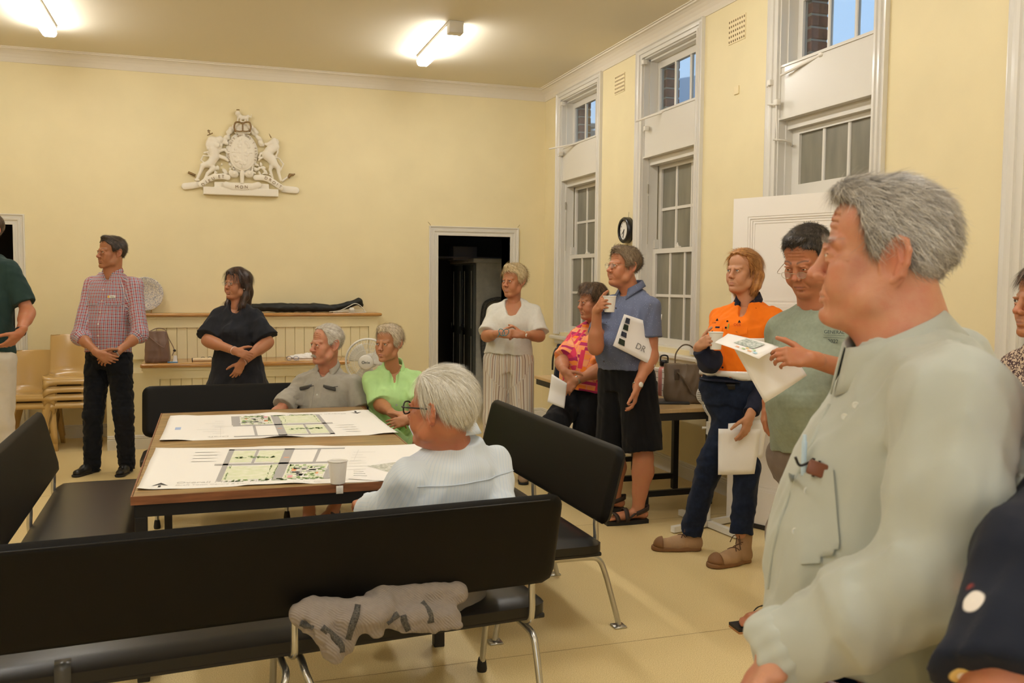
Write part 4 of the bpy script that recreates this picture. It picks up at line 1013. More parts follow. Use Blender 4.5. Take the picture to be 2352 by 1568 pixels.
class Head:
    def __init__(s, c, fwd, up=UP, s_=1., res=.003, sex='m', fat=0., jaw=1., nose=1., old=0., neck=None, neckr=None, skin=None, brow=.8, gaze=(0, 0), iris='brown', mouth=0., wide=1., ear=1., lid=0., chin=0., earz=0.):
        s.c = np.array(c, float); s.Y = nrm(fwd); up = np.array(up, float); s.Z = nrm(up-s.Y*np.dot(up, s.Y)); s.X = np.cross(s.Y, s.Z); s.s = s_
        s.skin = skin; f = sex == 'f'; nk = (s.loc(neck) if neck is not None else V3(0, -.04, -.16)); nr = neckr or (.044 if f else .054)
        lo = V3(-.098, -.128, -.13); hi = V3(.098, .14, .145); lo = np.minimum(lo, nk-nr-.02); hi = np.maximum(hi, nk+nr)
        S = s.S = SDF(lo, hi, res/s_)
        w = wide; E = S.ell
        E((0, -.020, .040), (.0745*w, .094, .084), .02); E((0, .026, .046), (.061*w, .058, .060), .02)
        E((0, .032, -.020), (.058*w, .052, .066), .02); E((0, .020, -.075), (.046*jaw, .054, .034), .025)
        for x in (-1, 1):
            jw = jaw*w
            S.chain([(x*.056*jw, -.012, -.040), (x*.050*jw, .018, -.078), (x*.016*jw, .070, -.106)], [.016+.004*fat, .017+.005*fat, .014+.003*fat], .024)
            E((x*.043*w, .058, -.022), (.021, .021, .017), .02); E((x*.034*w, .060, -.052), (.023+.008*fat, .022+.008*fat, .027+.006*fat), .022)
            S.cap((x*.044*w, .070, .017), (x*.012, .086, .014), .0085 if not f else .006, .0095 if not f else .006, .014)
        E((0, .072, -.070), (.031, .021, .030), .018); E((0, .082+chin*.006, -.106), (.019*jaw, .014, .015), .014)
        if fat: E((0, .030, -.106-.004*fat), (.040+.010*fat, .045, .022+.008*fat), .02)
        S.cap((0, -.022, -.055), nk, nr*.98, nr*1.08, .028)
        S.cap((0, .004, -.090), nk*.9+V3(0, .012, 0), nr*.72, nr*.9, .02)
        for x in (-1, 1):
            E((x*.0335*w, .100, .0005), (.0165, .0155, .0110), .008, op='s')
            E((x*.031*w, .0785, -.001), (.0142, .0138, .0122), .003)
            E((x*.031*w, .0895, .0090), (.015, .006, .0032), .004)          # upper lid fold
            if old: E((x*.031*w, .0845, -.0130), (.012, .006, .0035*old), .006)   # bags
            E((x*.031*w, .0955, -.0022-.001*lid), (.0128, .012, .0037-.0014*lid), .0012, op='s')
        nz = nose
        S.cap((0, .080, .016), (0, .098+.006*(nz-1), -.026), .0088, .0105*nz, .010); S.cap((0, .086, .008), (0, .103+.008*(nz-1), -.028), .0062, .0085*nz, .006); E((0, .1075+.012*(nz-1), -.034), (.0118*nz, .0118*nz, .0105*nz), .007)
        for x in (-1, 1):
            E((x*.0132*nz, .0975, -.0395), (.0078*nz, .0115, .0082), .005); S.cap((x*.0065, .104, -.0465), (x*.0075, .107, -.041), .0030, .002, .002, 's')
            S.cap((x*.020, .100, -.044), (x*.034, .084, -.074), .0012+.0014*old, .001, .009, 's')
            if old > .5:
                S.cap((x*.030, .087, -.084), (x*.027, .086, -.100), .0012, .001, .007, 's')
                for k in range(3): S.cap((x*.052*w, .066, .004-k*.006), (x*.062*w, .052, .010-k*.012), .0008, .0006, .004, 's')
        if old:
            for k in range(3): S.chain([(-.036, .074-k*.003, .040+k*.012), (-.015, .0845-k*.004, .043+k*.012), (.015, .0845-k*.004, .043+k*.012), (.036, .074-k*.003, .040+k*.012)], [.0005]*4, .007, op='s')
        mz = -.0735+.0*mouth
        S.chain([(-.023, .0865, mz+.0015), (-.009, .0915, mz+.0045), (0, .0915, mz+.0035), (.009, .0915, mz+.0045), (.023, .0865, mz+.0015)], [.0025, .0046, .0044, .0046, .0025], .004)
        S.chain([(-.020, .0860, mz-.004), (-.007, .0905, mz-.0065), (.007, .0905, mz-.0065), (.020, .0860, mz-.004)], [.003, .0058, .0058, .003], .004)
        S.chain([(-.026, .0880, mz-.001-mouth*.003), (-.010, .0975, mz-.0002), (.010, .0975, mz-.0002), (.026, .0880, mz-.001-mouth*.003)], [.0012, .0018, .0018, .0012], .002, op='s')
        E((0, .090, mz-.017), (.014, .005, .0035), .006, op='s')
        e = ear
        for x in (-1, 1):
            A = V3(x*.0725*w, -.006, -.004+earz); oy = nrm(V3(x*.42, -.9, .0)); oz = nrm(V3(x*.12, -.16, .98)); on = nrm(np.cross(oy, oz)); on = on*np.sign(on[0]*x)
            pt = lambda a, b, n=0.: A+oy*(a*e+.010)+oz*b*e+on*n
            S.ell(pt(.003, 0), (.0155*e, .029*e, .0042), .004, np.array([oy, oz, on]))
            ring = [pt(.016*cos(t)+.002, .0275*sin(t)+.003, .004) for t in np.linspace(-2.6 if False else -1.3, 3.3, 9)]
            S.chain(ring, [.0036*e]*9, .003); S.ell(pt(-.004, -.026, .001), (.0085*e, .010*e, .0055), .004, np.array([oy, oz, on]))
            S.ell(pt(-.003, -.004, .0075), (.0085*e, .013*e, .0055), .003, np.array([oy, oz, on]), op='s'); S.cap(pt(-.013, -.006, .003), pt(-.010, -.014, .004), .004, .004, .003)
            S.chain([pt(.007, -.014, .004), pt(.010, 0, .004), pt(.004, .014, .004)], [.0028]*3, .003)
        s.iris = iris; s.gaze = gaze; s.w = w; s.browk = brow; s.lash = .0009 if f else .0006
    def loc(s, p): d = np.array(p, float)-s.c; return V3(d@s.X, d@s.Y, d@s.Z)/s.s
    def glob(s, V): V = np.asarray(V, float)*s.s; return s.c+V[..., 0:1]*s.X+V[..., 1:2]*s.Y+V[..., 2:3]*s.Z
    def g1(s, *p): return s.glob(np.array([p], float))[0]
    def mesh(s):
        V, F = s.S.mesh(); x, y, z = V[:, 0], V[:, 1], V[:, 2]; ga = lambda cx, cy, cz, sx, sy, sz: np.exp(-(((x-cx)/sx)**2+((y-cy)/sy)**2+((z-cz)/sz)**2))
        lip = np.clip(1.7*ga(0, .093, -.0745, .0185, .013, .0078)-.35, 0, 1)
        red = .9*ga(0, .108, -.034, .016, .02, .018)+sum(.55*ga(k*.042, .065, -.038, .022, .03, .024)+.9*ga(k*.085, -.015, -.004, .012, .03, .04) for k in (-1, 1))+.25*(z < -.11)
        brow = 0
        for k in (-1, 1):
            t = np.clip((x*k-.012)/.036, 0, 1); bz = .0215+.005*np.sin(t*2.6); m = np.exp(-((z-bz)/(.0042*(1-.5*t)))**2)*((x*k > .010) & (x*k < .052) & (y > .05)); brow = brow+m*s.browk
        brow = brow+.75*np.exp(-((z+.0742)/.0016)**2)*(np.abs(x) < .024)*(y > .086)  # mouth line darkened in this mask too: crease shade put into the colour
        return s.glob(V), F, dict(lip=lip, red=np.clip(red, 0, 1), brow=np.clip(brow, 0, 1))
    def eyes(s, parent):
        for x in (-1, 1):
            c = V3(x*.031*s.w, .0792, -.0015); r = .0122; gy = nrm(V3(s.gaze[0], 1, s.gaze[1])); gx = nrm(np.cross(gy, (0, 0, 1))); gz = np.cross(gx, gy)
            ths = [0, .12, .2, .3, .40, .5, .8, 1.2, 1.7]; V = [c+gy*r*1.02]; n = 16; F = []
            for th in ths[1:]:
                for j in range(n): a = 2*pi*j/n; V.append(c+r*(gy*cos(th)+(gx*cos(a)+gz*sin(a))*sin(th)))
            for j in range(n): F.append((0, 1+j, 1+(j+1) % n, 1+(j+1) % n))
            for i in range(len(ths)-2):
                for j in range(n): F.append((1+i*n+j, 1+(i+1)*n+j, 1+(i+1)*n+(j+1) % n, 1+i*n+(j+1) % n))
            F = np.array(F); tri = F[:n, :3]; qd = F[n:]
            mi = np.concatenate([np.zeros(n)+2, np.repeat([2, 1, 1, 0, 0, 0, 0][:len(ths)-2], n)])
            s.strip([(x*.031*s.w+.0128*t, .0905-.0045*t*t, -.0016+.0040*(1-t*t)-.0012*lash_) for lash_ in (0,) for t in np.linspace(-1, 1, 9)], s.lash, 'eyelashes', m_pup, parent, 5)
            npmesh('eye', s.glob(np.array(V)), [tri, qd], [m_scl, m_iris[s.iris], m_pup], parent, midx=mi)
    def strip(s, pts, r, name, m, parent, n=6): return MB().tube([s.g1(*p) for p in pts], r*s.s, n).build(name, m, parent)

def strands(V, N, flow, n, L, w, seg=3, lift=.15, jit=.35, seed=0, curl=0., sag=0.):
    """thin ribbons lying on a surface. V,N: candidate roots and normals (local); flow(p)->direction"""
    rs = np.random.RandomState(seed); i = rs.randint(0, len(V), n); P = V[i]+rs.normal(size=(n, 3))*.0012; Nn = N[i]
    D = flow(P); D = D-Nn*np.sum(D*Nn, 1, keepdims=True); D /= np.maximum(np.linalg.norm(D, axis=1, keepdims=True), 1e-6)
    D = D+rs.normal(size=(n, 3))*jit+Nn*lift; D /= np.linalg.norm(D, axis=1, keepdims=True)
    W = np.cross(D, Nn); W /= np.maximum(np.linalg.norm(W, axis=1, keepdims=True), 1e-6); Ln = L*(.6+.8*rs.rand(n))[:, None]
    out = []; p = P.copy(); cen = np.array([0, -.02, .03])
    for k in range(seg+1):
        ww = w*(1-(k/seg)**1.5*.85); out += [p-W*ww/2, p+W*ww/2]
        d = D-Nn*(.55*lift+.0)*k/seg*2+np.array([0, 0, -sag])*(k/seg); 
        r_ = p-cen; rn = r_/np.maximum(np.linalg.norm(r_, axis=1, keepdims=True), 1e-6); d = d-rn*np.minimum(0, 0)-rn*np.maximum(0, np.sum(d*rn, 1, keepdims=True)-lift*.5)*.7
        p = p+d/np.maximum(np.linalg.norm(d, axis=1, keepdims=True), 1e-6)*Ln/seg+W*curl*rs.normal(size=(n, 1))*Ln
    A = np.stack(out, 1).reshape(-1, 3); m = 2*(seg+1); b = np.arange(n)[:, None]*m
    F = np.concatenate([b+np.array([[2*k, 2*k+1, 2*k+3, 2*k+2]]) for k in range(seg)])
    return A, F, np.repeat(rs.rand(n), m)
def vnormals(V, F):
    N = np.zeros_like(V); a = V[F[:, 0]]; n = np.cross(V[F[:, 1]]-a, V[F[:, 2]]-a)
    for k in range(F.shape[1]):
        for d in range(3): N[:, d] += np.bincount(F[:, k], n[:, d], len(V))
    return N/np.maximum(np.linalg.norm(N, axis=1, keepdims=True), 1e-9)
def hair(h, m, parent, line, t=.010, extra=None, n=2500, L=.03, w=.0016, flow=None, lift=.25, jit=.3, res=.0035, bump=.003, seed=1, sag=.0, seg=3, post=None, wide=1., rough=50.):
    """line: hairline height against y ; extra(S) adds volume ; flow: combing direction"""
    S = SDF((-.15, -.17, -.30 if extra else -.10), (.15, .15, .17), res/h.s)
    S.ell((0, -.020, .040), (.0745*h.w*wide+t, .094+t, .084+t), .01); S.ell((0, .026, .046), (.061*h.w+t*.9, .058+t*.8, .060+t), .02)
    ys, zs = zip(*line); Y = S.ax[1][None, :, None]; Z = S.ax[2][None, None, :]; X = S.ax[0][:, None, None]
    hl = np.interp(Y, ys, zs)+.004*np.sin(X*140+seed)+.003*np.sin(Y*190)
    S.D = np.maximum(S.D, (hl-Z)*.8).astype(np.float32)
    if extra: extra(S)
    if bump: S.folds(bump, rough, seed, (1, 1, .6), .4)
    if post: post(S)
    V, F = S.mesh(); N = vnormals(V, F); fl = flow or (lambda P: P-np.array([0, -.06, .13])+np.array([0, 0, -.01]))
    A, G, r = strands(V, N, fl, n, L, w, seg, lift, jit, seed, 0., sag)
    rb = np.random.RandomState(seed+5); base = .35+.25*np.sin(V[:, 0]*230+V[:, 2]*60)*np.sin(V[:, 1]*170)
    o = npmesh('hair', h.glob(np.concatenate([V, A])), np.concatenate([F, G+len(V)]), m, parent, attrs=dict(rnd=np.concatenate([np.clip(base, 0, 1), r])))
    return o
LINE_M = [(-.13, -.070), (-.07, -.068), (-.035, -.045), (-.022, .010), (-.004, .022), (.012, -.004), (.030, .002), (.040, .040), (.058, .068), (.080, .080), (.12, .086)]
def glasses(h, parent, fr, lens, rim=.0011, w=.021, hh=.015, full=True, drop=0., fwd=.0, name='glasses', rimup=None, cx=.031):
    t = None; mb = MB(); y = .107+fwd
    for x in (-1, 1):
        ring = [h.g1(x*cx*h.w+w*1.05*cos(a)*(abs(cos(a))**-.25 if abs(cos(a)) > .05 else 1)*.92, y-.004*abs(cos(a)), -.003-drop+hh*sin(a)) for a in np.linspace(0, 2*pi, 25)]
        if full: mb.tube(ring, (rimup or rim)*h.s, 6, False)
        else: mb.tube(ring[:13], rim*h.s, 6, False)
        lo = [h.g1(x*.052*h.w, y-.002, .003-drop), h.g1(x*.072*h.w, y-.014, .004-drop), h.g1(x*.079*h.w, .04, .005-drop*.5), h.g1(x*.0805*h.w, -.006, .006)]
        mb.tube(smoothpath(lo, 4), (rimup or rim)*1.1*h.s, 6)
    mb.tube([h.g1(-.012, y, .003-drop), h.g1(0, y+.003, .006-drop), h.g1(.012, y, .003-drop)], rim*1.1*h.s, 6)
    o = mb.build(name, fr, parent)
    for x in (-1, 1):
        G = [[h.g1(x*cx*h.w+w*.95*q*cos(a), y-.001, -.003-drop+hh*q*sin(a)) for a in np.linspace(0, 2*pi, 17)] for q in (.02, .96)]
        MB().grid(G, 0).build('lens', lens, o, fix=False)
    return o
m_lens = mat('spectacle_lens', (.95, .97, .97), rough=.05, spec=.5, alpha=.14); m_wire = mat('wire_frame', (.45, .38, .28), rough=.3, metal=.9); m_blackf = mat('black_frame', (.01, .01, .011), rough=.25, spec=.5)

# fingers and arms -------------------------------------------------
def hand(S, w, d, pn, side, s=1., curl=(.5, .55, .6, .65), thumb=.4, spread=1., k=.006, fing=None):
    """w wrist, d pointing direction, pn palm normal, side +1 = right hand. Returns finger tips"""
    d = nrm(d); pn = nrm(pn-d*np.dot(pn, d)); lat = nrm(np.cross(d, pn))*side; w = np.array(w, float); T = []
    S.cap(w-d*.03*s, w+d*.02*s, .0265*s, .026*s, .012, flat=(pn, 1.35))
    for i, (lx, kl) in enumerate(((.0275, .088), (.0095, .092), (-.0085, .088), (-.0255, .080))):
        K = w+d*kl*s+lat*lx*s; b = w+d*.012*s+lat*lx*.55*s; S.cap(b, K, .0150*s, .0108*s, .014, flat=(pn, 1.12))
        L = (.070, .078, .073, .058)[i]*s; r = (.0088, .0088, .0084, .0074)[i]*s; a = 0; p = K; dd = nrm(d+lat*(.10, .02, -.05, -.13)[i]*spread)
        for j, (fr, bn) in enumerate(((.44, .9), (.31, 1.15), (.25, .7))):
            a = curl[i]*bn; ax = np.cross(dd, pn); ax = nrm(ax) if np.linalg.norm(ax) > 1e-3 else lat*side; dd = rotv(dd, np.cross(d, pn), a); q = p+dd*L*fr
            S.cap(p, q, r*(1-.07*j), r*(.93-.09*j), k if j == 0 else .003); p = q
        T.append(p)
    S.ell(w+d*.045*s+lat*.018*s+pn*.006*s, (.022*s, .022*s, .014*s), .012); S.ell(w+d*.045*s-lat*.02*s+pn*.005*s, (.016*s, .022*s, .012*s), .012)
    p = w+d*.022*s+lat*.024*s+pn*.004*s; dd = nrm(d*.75+lat*.75+pn*.35*thumb*2)
    for L, r0, r1, bn in ((.044, .0145, .0118, 0), (.034, .0112, .0104, .7), (.028, .0102, .0080, .7)):
        if bn: dd = nrm(dd+(-lat*.9+pn*.35+d*.25)*bn*thumb)
        q = p+dd*L*s; S.cap(p, q, r0*s, r1*s, .008 if not bn else .004); p = q
    T.append(p); return T

class Person:
    def __init__(s, label, base, skin, rb=.0045):
        s.label = label; s.base = np.array([base[0], base[1], 0.]); s.skin = skin; s.rb = rb; s.prims = []; s.root = None; s.lo = []; s.hi = []
    def body(s, lo, hi, fn, hd=None, extra_heads=()):
        S = SDF(lo, hi, s.rb); fn(S); V, F = S.mesh(); V = smooth_mesh(V, F, 1, .4); at_ = dict(lip=np.zeros(len(V)), red=np.zeros(len(V)), brow=np.zeros(len(V)))
        if hd is not None:
            V2, F2, a2 = hd.mesh(); F = np.concatenate([F, F2+len(V)]); V = np.concatenate([V, V2]); at_ = {k: np.concatenate([at_[k], a2[k]]) for k in at_}
        s.root = npmesh('person', V, F, s.skin, None, s.base, at_); tag(s.root, s.label, 'person')
        if hd is not None: hd.eyes(s.root)
        s.S = S; return s.root
    def cloth(s, name, lo, hi, res, m, fn, folds=(), pc=None, smooth=0, label=None, kind=None):
        S = SDF(lo, hi, res); fn(S)
        for f in folds: S.folds(**f)
        V, F = S.mesh()
        if smooth: V = smooth_mesh(V, F, smooth, .5)
        at_ = {}
        if pc is not None: at_['pc'] = pc(V)
        o = npmesh(name, V, F, m, s.root, attrs=at_, label=label); return o, S
def pc_axis(segs):
    """pattern coordinates: nearest limb segment gives (arc, 0, length along). segs: (a, b, radius, zero direction, yscale)"""
    def f(V):
        best = np.full(len(V), 1e9); out = np.zeros((len(V), 3))
        for a, b, r, z0 in segs:
            a = np.array(a, float); b = np.array(b, float); ab = b-a; L = np.linalg.norm(ab); u = ab/L; t = (V-a)@u; q = V-a-np.outer(np.clip(t, 0, L), u); d = np.linalg.norm(q, axis=1)-r
            x = nrm(np.array(z0)-u*np.dot(z0, u)); y = np.cross(u, x); ang = np.arctan2(q@y, q@x); m = d < best; best[m] = d[m]
            out[m, 0] = ang[m]*r; out[m, 2] = t[m]; out[m, 1] = 0
        return out
    return f
def bounds(pts, pad): P = np.array(pts); return P.min(0)-pad, P.max(0)+pad
def patch(S, o, u, v, dr, poly=None, w=.1, h=.1, off=.002, th=.0025, n=(9, 9), far=.5):
    """cloth patch conforming to a surface: rays from o+u,v along dr. returns MB"""
    u, v, dr = nrm(u), nrm(v), nrm(dr); G = []
    for i in range(n[0]):
        row = []
        for j in range(n[1]):
            a, b = i/(n[0]-1)-.5, j/(n[1]-1)-.5
            if poly is not None: uu, vv = poly(a, b)
            else: uu, vv = a*w, b*h
            p = o+u*uu+v*vv; q = S.hit(p, dr, far)
            row.append(q-dr*off if q is not None else None)
        G.append(row)
    ok = [p for r in G for p in r if p is not None]
    if not ok: return None
    md = np.median([(p-o)@dr for p in ok])
    for i, r in enumerate(G):
        for j, p in enumerate(r):
            a, b = i/(n[0]-1)-.5, j/(n[1]-1)-.5; uu, vv = poly(a, b) if poly is not None else (a*w, b*h)
            if p is None or abs((p-o)@dr-md) > .08: r[j] = o+u*uu+v*vv+dr*md
    mb = MB(); mb.grid(G, 0)
    Gb = [[p+dr*th for p in r] for r in G]; mb.grid(Gb, 0)
    m_, n_ = n; rim = [(i, 0) for i in range(m_)]+[(m_-1, j) for j in range(1, n_)]+[(i, n_-1) for i in range(m_-2, -1, -1)]+[(0, j) for j in range(n_-2, 0, -1)]
    A = [G[i][j] for i, j in rim]; B = [Gb[i][j] for i, j in rim]; k = len(A); mb.add(A+B, [(i, (i+1) % k, k+(i+1) % k, k+i) for i in range(k)])
    return mb
def collar(nc, fwd, up, rx, ry, m, parent, open_=.45, height=.032, fall=.045, tip=.035, tilt=.35, name='collar', th=.0022, spread=.5, drop=.03):
    """shirt collar round the neck: stand plus turned-down leaves with points"""
    f = nrm(fwd); z = nrm(up); f = nrm(f-z*np.dot(f, z)); x = np.cross(f, z); N = 26; A = []; B = []; Cc = []
    for i in range(N):
        t = -1+2*i/(N-1); a = t*(pi-open_*.5); # 0 at the back
        c, s_ = -cos(a), sin(a); fr = max(0, (abs(t)-.45)/.55)
        dz = -drop*fr**1.3; ctr = np.array(nc)+z*dz; o = f*c*ry+x*s_*rx
        A.append(ctr+o*1.0-z*.004); B.append(ctr+o*.96+z*height*(1-.25*fr)); 
        e = fr**3*tip; out = o*(1.30+.12*fr); tl = nrm(o)
        Cc.append(ctr+out+z*(height*(1-.25*fr)-fall-e*.8)+x*np.sign(s_)*e*spread*0+tl*e*.35+f*e*.25)
    def up2(P, Q, k): return [p+(q-p)*k for p, q in zip(P, Q)]
    mid = [p+nrm(np.array(p)-np.array(nc)-z*np.dot(np.array(p)-np.array(nc), z))*.006+z*.001 for p in B]
    mb = MB().grid([A, up2(A, B, .5), B, mid, up2(mid, Cc, .35), up2(mid, Cc, .7), Cc], th)
    return mb.build(name, m, parent)
def buttons(S, pts, dr, m, parent, r=.005):
    for p in pts:
        q = S.hit(p, dr, .6)
        if q is not None:
            z = -nrm(dr); x = nrm(np.cross(z, UP)); y = np.cross(z, x); MB().lathe([(0, .0015), (r*.6, .0012), (r*.8, .0028), (r, .002), (r, 0)], (0, 0, 0), 12, frame(q-dr*.0015, x, y, z)).build('button', m, parent)
def cloth_mat(name, col, rough=.85, weave=900, sheen=.05, nscale=14, namt=.12, coord='Object', bump=.25):
    return mat(name, col, rough=rough, spec=.15, nscale=nscale, namt=namt, bump=bump, bscale=weave, sheen=sheen, coord=coord, bdist=.0008)
def watch(c, d, n, r, m, mf, parent, face=.015):
    """strap ring around a wrist with a face on side n"""
    d = nrm(d); n = nrm(n-d*np.dot(n, d)); x = np.cross(d, n); ring = [c+(n*cos(a)/1.12+x*sin(a))*r for a in np.linspace(0, 2*pi, 21)]
    mb = MB()
    G = [[p+d*k for p in ring] for k in (-.008, .008)]; mb.grid(G, .003)
    o = mb.build('watch_strap', m, parent); MB().lathe([(0, .006), (face*.8, .006), (face, .003), (face, -.003)], (0, 0, 0), 20, frame(c+n*(r/1.12+.002), d, np.cross(n, d), n)).build('watch_face', mf, o); return o
def shoe(P, heel, d, L=.28, w=.05, m=None, msole=None, h=.075, parent=None, name='shoe', res=.005, ankle=None, solet=.018, toe=None):
    d = nrm(V3(d[0], d[1], 0)); x = np.cross(d, UP); g = lambda a, b, c: np.array([heel[0], heel[1], 0])+d*a*L+x*b+UP*c
    pts = [g(0, 0, 0), g(1, 0, 0)]; lo, hi = bounds(pts, .09); lo[2] = -.01; hi[2] = h+.05+(ankle or 0)
    S = SDF(lo, hi, res); S.cap(g(.12, 0, .038), g(.5, 0, .036), .036, .036, .01); S.cap(g(.5, 0, .034), g(.82, 0, .028), .040*w/.05, .034*w/.05, .02, flat=(UP, 1.25)); S.ell(g(.10, 0, .045), (.036, .036, .045), .01)
    S.cap(g(.18, 0, h-.01), g(.55, 0, .050), .030, .030, .02)
    if ankle: S.cap(g(.17, 0, .05), g(.14, 0, h+ankle), .042, .043, .015, cut1=.0)
    S.half(g(0, 0, solet*.6), -UP)
    V, F = S.mesh(); o = npmesh(name, V, F, m, parent)
    So = SDF(lo, hi, res); So.cap(g(.13, 0, .01), g(.45, 0, .01), .038, .036, .01, flat=(UP, 1.)); So.cap(g(.45, 0, .01), g(.84, 0, .01), .040*w/.05, .040*w/.05, .02); So.half(g(0, 0, solet), UP); So.half(g(0, 0, 0.001), -UP)
    V, F = So.mesh(); npmesh('sole', V, F, msole or m_rub, o); return o, S, g

def gripcup(label, J, k, pn, s=1.):
    w, h = J['w'+k], J['h'+k]; n = nrm(pn); return cup(label, w+h*.062+n*.058+TH*.034-UP*.030, s)
def bray(J, x, z): return J['hm']+UP*z+J['R']*x+J['F']*.5
def vv(r, u, t): return RH*r+UP*u+TH*t
MALE = [(0, .07, .072, 0, .0), (.05, .11, .088, 0, 0), (.12, .165, .108, 0, -.008), (.25, .182, .122, 0, 0), (.45, .172, .128, 0, .004), (.65, .166, .130, 0, .008), (.85, .170, .130, 0, .004), (1, .176, .130, 0, 0)]
FEM = [(0, .062, .062, 0, .0), (.05, .095, .078, 0, 0), (.12, .140, .095, 0, -.005), (.28, .158, .118, 0, .010), (.40, .156, .132, 0, .016), (.60, .148, .115, 0, .006), (.82, .165, .125, 0, .004), (1, .178, .132, 0, 0)]
def fatten(prof, wx=1., wy=1., belly=0.): return [(t, rx*wx, ry*wy+belly*math.exp(-((t-.68)/.26)**2), ox, oy+belly*.75*math.exp(-((t-.68)/.26)**2)) for t, rx, ry, ox, oy in prof]
def figure(label, skin, head, hth, hp, hkw, tth, nb, hm, ws, armL, armR, legs, prof, shirt, sleeve=.62, trousers=None, tleg=1., rb=.0045, rs=.0065, sname='shirt', tname='trousers', neckcut=None, cuff=.064, folds=None, pcoord=False, tprof=None, tr=(.098, .072, .058), hemcut=None, bare=None, shdrop=.075, sfn=None, tfn=None, tpc=False, neckfwd=.0, hn=1., legr=(.075, .052, .036), slk=.035, sR=None, sL=None, flare=0., tfold=None, hroll=0., bodyfn=None, ta=0.):
    """arm: dict(e=,w=,d=,pn=,curl=,th=,s=) with pixel+depth points; legs: [(hip),(knee),(ankle)] pairs or None"""
    F_ = facing(tth); Rt = np.cross(F_, UP); nb = at(*nb); hm = at(*hm); ax = nrm(hm-nb)
    hc = at(*head); hf = facing(hth, hp); hup = rotv(UP, hf, RAD(hroll)); hd = Head(hc, hf, hup, neck=nb+F_*neckfwd-UP*.01, skin=skin, **hkw)
    SL = nb-Rt*ws-UP*shdrop if sL is None else at(*sL); SR = nb+Rt*ws-UP*shdrop if sR is None else at(*sR)
    J = dict(F=F_, R=Rt, nb=nb, hm=hm, sL=SL, sR=SR, hd=hd); pts = [nb, hm, SL, SR]
    for k, a in (('L', armL), ('R', armR)):
        if a is None: continue
        J['e'+k] = at(*a['e']); J['w'+k] = at(*a['w']); J['h'+k] = nrm(vv(*a['d'])); pts += [J['e'+k], J['w'+k], J['w'+k]+J['h'+k]*.2]
    hips = [hm+Rt*x*.088-UP*.0+F_*0 for x in (-1, 1)]
    LG = []
    if legs:
        for i, (k_, a_) in enumerate(legs): kn = at(*k_); an = at(*a_) if a_[1] is not None else None; LG.append((hips[i], kn, an)); pts += [kn, an]
    J['legs'] = LG
    base = (hm[0], hm[1], 0); P = Person(label, base, skin, rb); lo, hi = bounds(pts, .11); lo[2] = max(lo[2], .0)
    pr = [(t, min(rx, .19)-.028, min(ry, .19)-.030, ox, oy*.9) for t, rx, ry, ox, oy in prof]
    def bd(S):
        S.loft(nb+UP*.01, hm+(nb-hm)*.06, Rt, F_, pr, .02)
        for s_ in (SL, SR): S.cap(nb+UP*.020-F_*.02+(s_-nb)*.12, nb+(s_-nb)*.55-UP*.012, .030, .022, .04)
        for k, a, sh_ in (('L', armL, SL), ('R', armR, SR)):
            if a is None: continue
            m = a.get('m', 1.); S.chain([sh_, J['e'+k], J['w'+k]], [.038*m, .038*m, .0265*m], .018); S.cap(J['e'+k]+(J['w'+k]-J['e'+k])*.12, J['e'+k]+(J['w'+k]-J['e'+k])*.35, .043*m, .040*m, .03)
            J['t'+k] = hand(S, J['w'+k], J['h'+k], vv(*a['pn']), 1 if k == 'R' else -1, a.get('s', hn), a.get('curl', (.4, .45, .5, .55)), a.get('th', .3), a.get('sp', 1.))
        for h_, k_, a_ in LG:
            S.chain([h_, k_, a_], [legr[0], legr[1], legr[2]], .02); c = k_+(a_-k_)*.28-nrm(J['F'])*.012; S.cap(k_+(a_-k_)*.1, c, legr[1]*.95, legr[1]*1.08, .03); S.cap(c, k_+(a_-k_)*.7, legr[1]*1.02, legr[2]*1.05, .03)
        if bodyfn: bodyfn(S, J)
    P.body(lo, hi, bd, hd); J['P'] = P
    # shirt
    segs = [(nb, hm, .15, F_*-1)]
    def sh(S):
        S.loft(nb+UP*.004, hm, Rt, F_, prof, .02)
        for k, a, s_ in (('L', armL, SL), ('R', armR, SR)):
            S.cap(nb-UP*.035+(s_-nb)*.25, s_, .052, .054, .05); S.cap(nb+UP*.012-F_*.02+(s_-nb)*.22, nb+(s_-nb)*.74, .036, .040, .05)
            if a is None: continue
            e, w = J['e'+k], J['w'+k]; c = a.get('cuff', cuff); sl = a.get('sl', sleeve)
            if sl <= 1: q = s_+(e-s_)*sl; S.cap(s_, q, .060, c, slk, cut1=0.); segs.append((s_, e, .055, F_*-1+RH*.01))
            else: S.cap(s_, e, .060, c, slk); q = e+(w-e)*min(1, sl-1); S.cap(e, q, c, c*.82, .03, cut1=0.); segs.append((s_, e, .055, F_*-1+RH*.01)); segs.append((e, w, .05, F_*-1+RH*.01))
            J['q'+k] = q
        if neckcut: neckcut(S, J)
        else: S.cap(nb+F_*.02+UP*.02, nb+F_*.06+UP*.10, .052, .06, .006, op='s')
        if sfn: sfn(S, J)
    sp = [nb, hm, SL, SR]+[J[k] for k in ('qL_', ) if k in J]+[J['e'+k] for k in 'LR' if 'e'+k in J]+[J['w'+k] for k in 'LR' if 'w'+k in J and max(sleeve, (armL if k == 'L' else armR).get('sl', 0)) > 1]
    lo, hi = bounds(sp, .13+flare+max(0, max(p_[2] for p_ in prof)-.17)); mx = max(max(p_[1] for p_ in prof), max(p_[2]+abs(p_[4]) for p_ in prof))+.02; l2, h2 = bounds([nb, hm], mx); lo = np.minimum(lo, l2); hi = np.maximum(hi, h2)
    fo = [dict(amp=.0038, freq=46, seed=len(label), stretch=(1, 1, .5), ridge=.55)]+(folds or [dict(amp=.0045, freq=22, seed=3*len(label), stretch=(1, 1, .6), ridge=.35)])
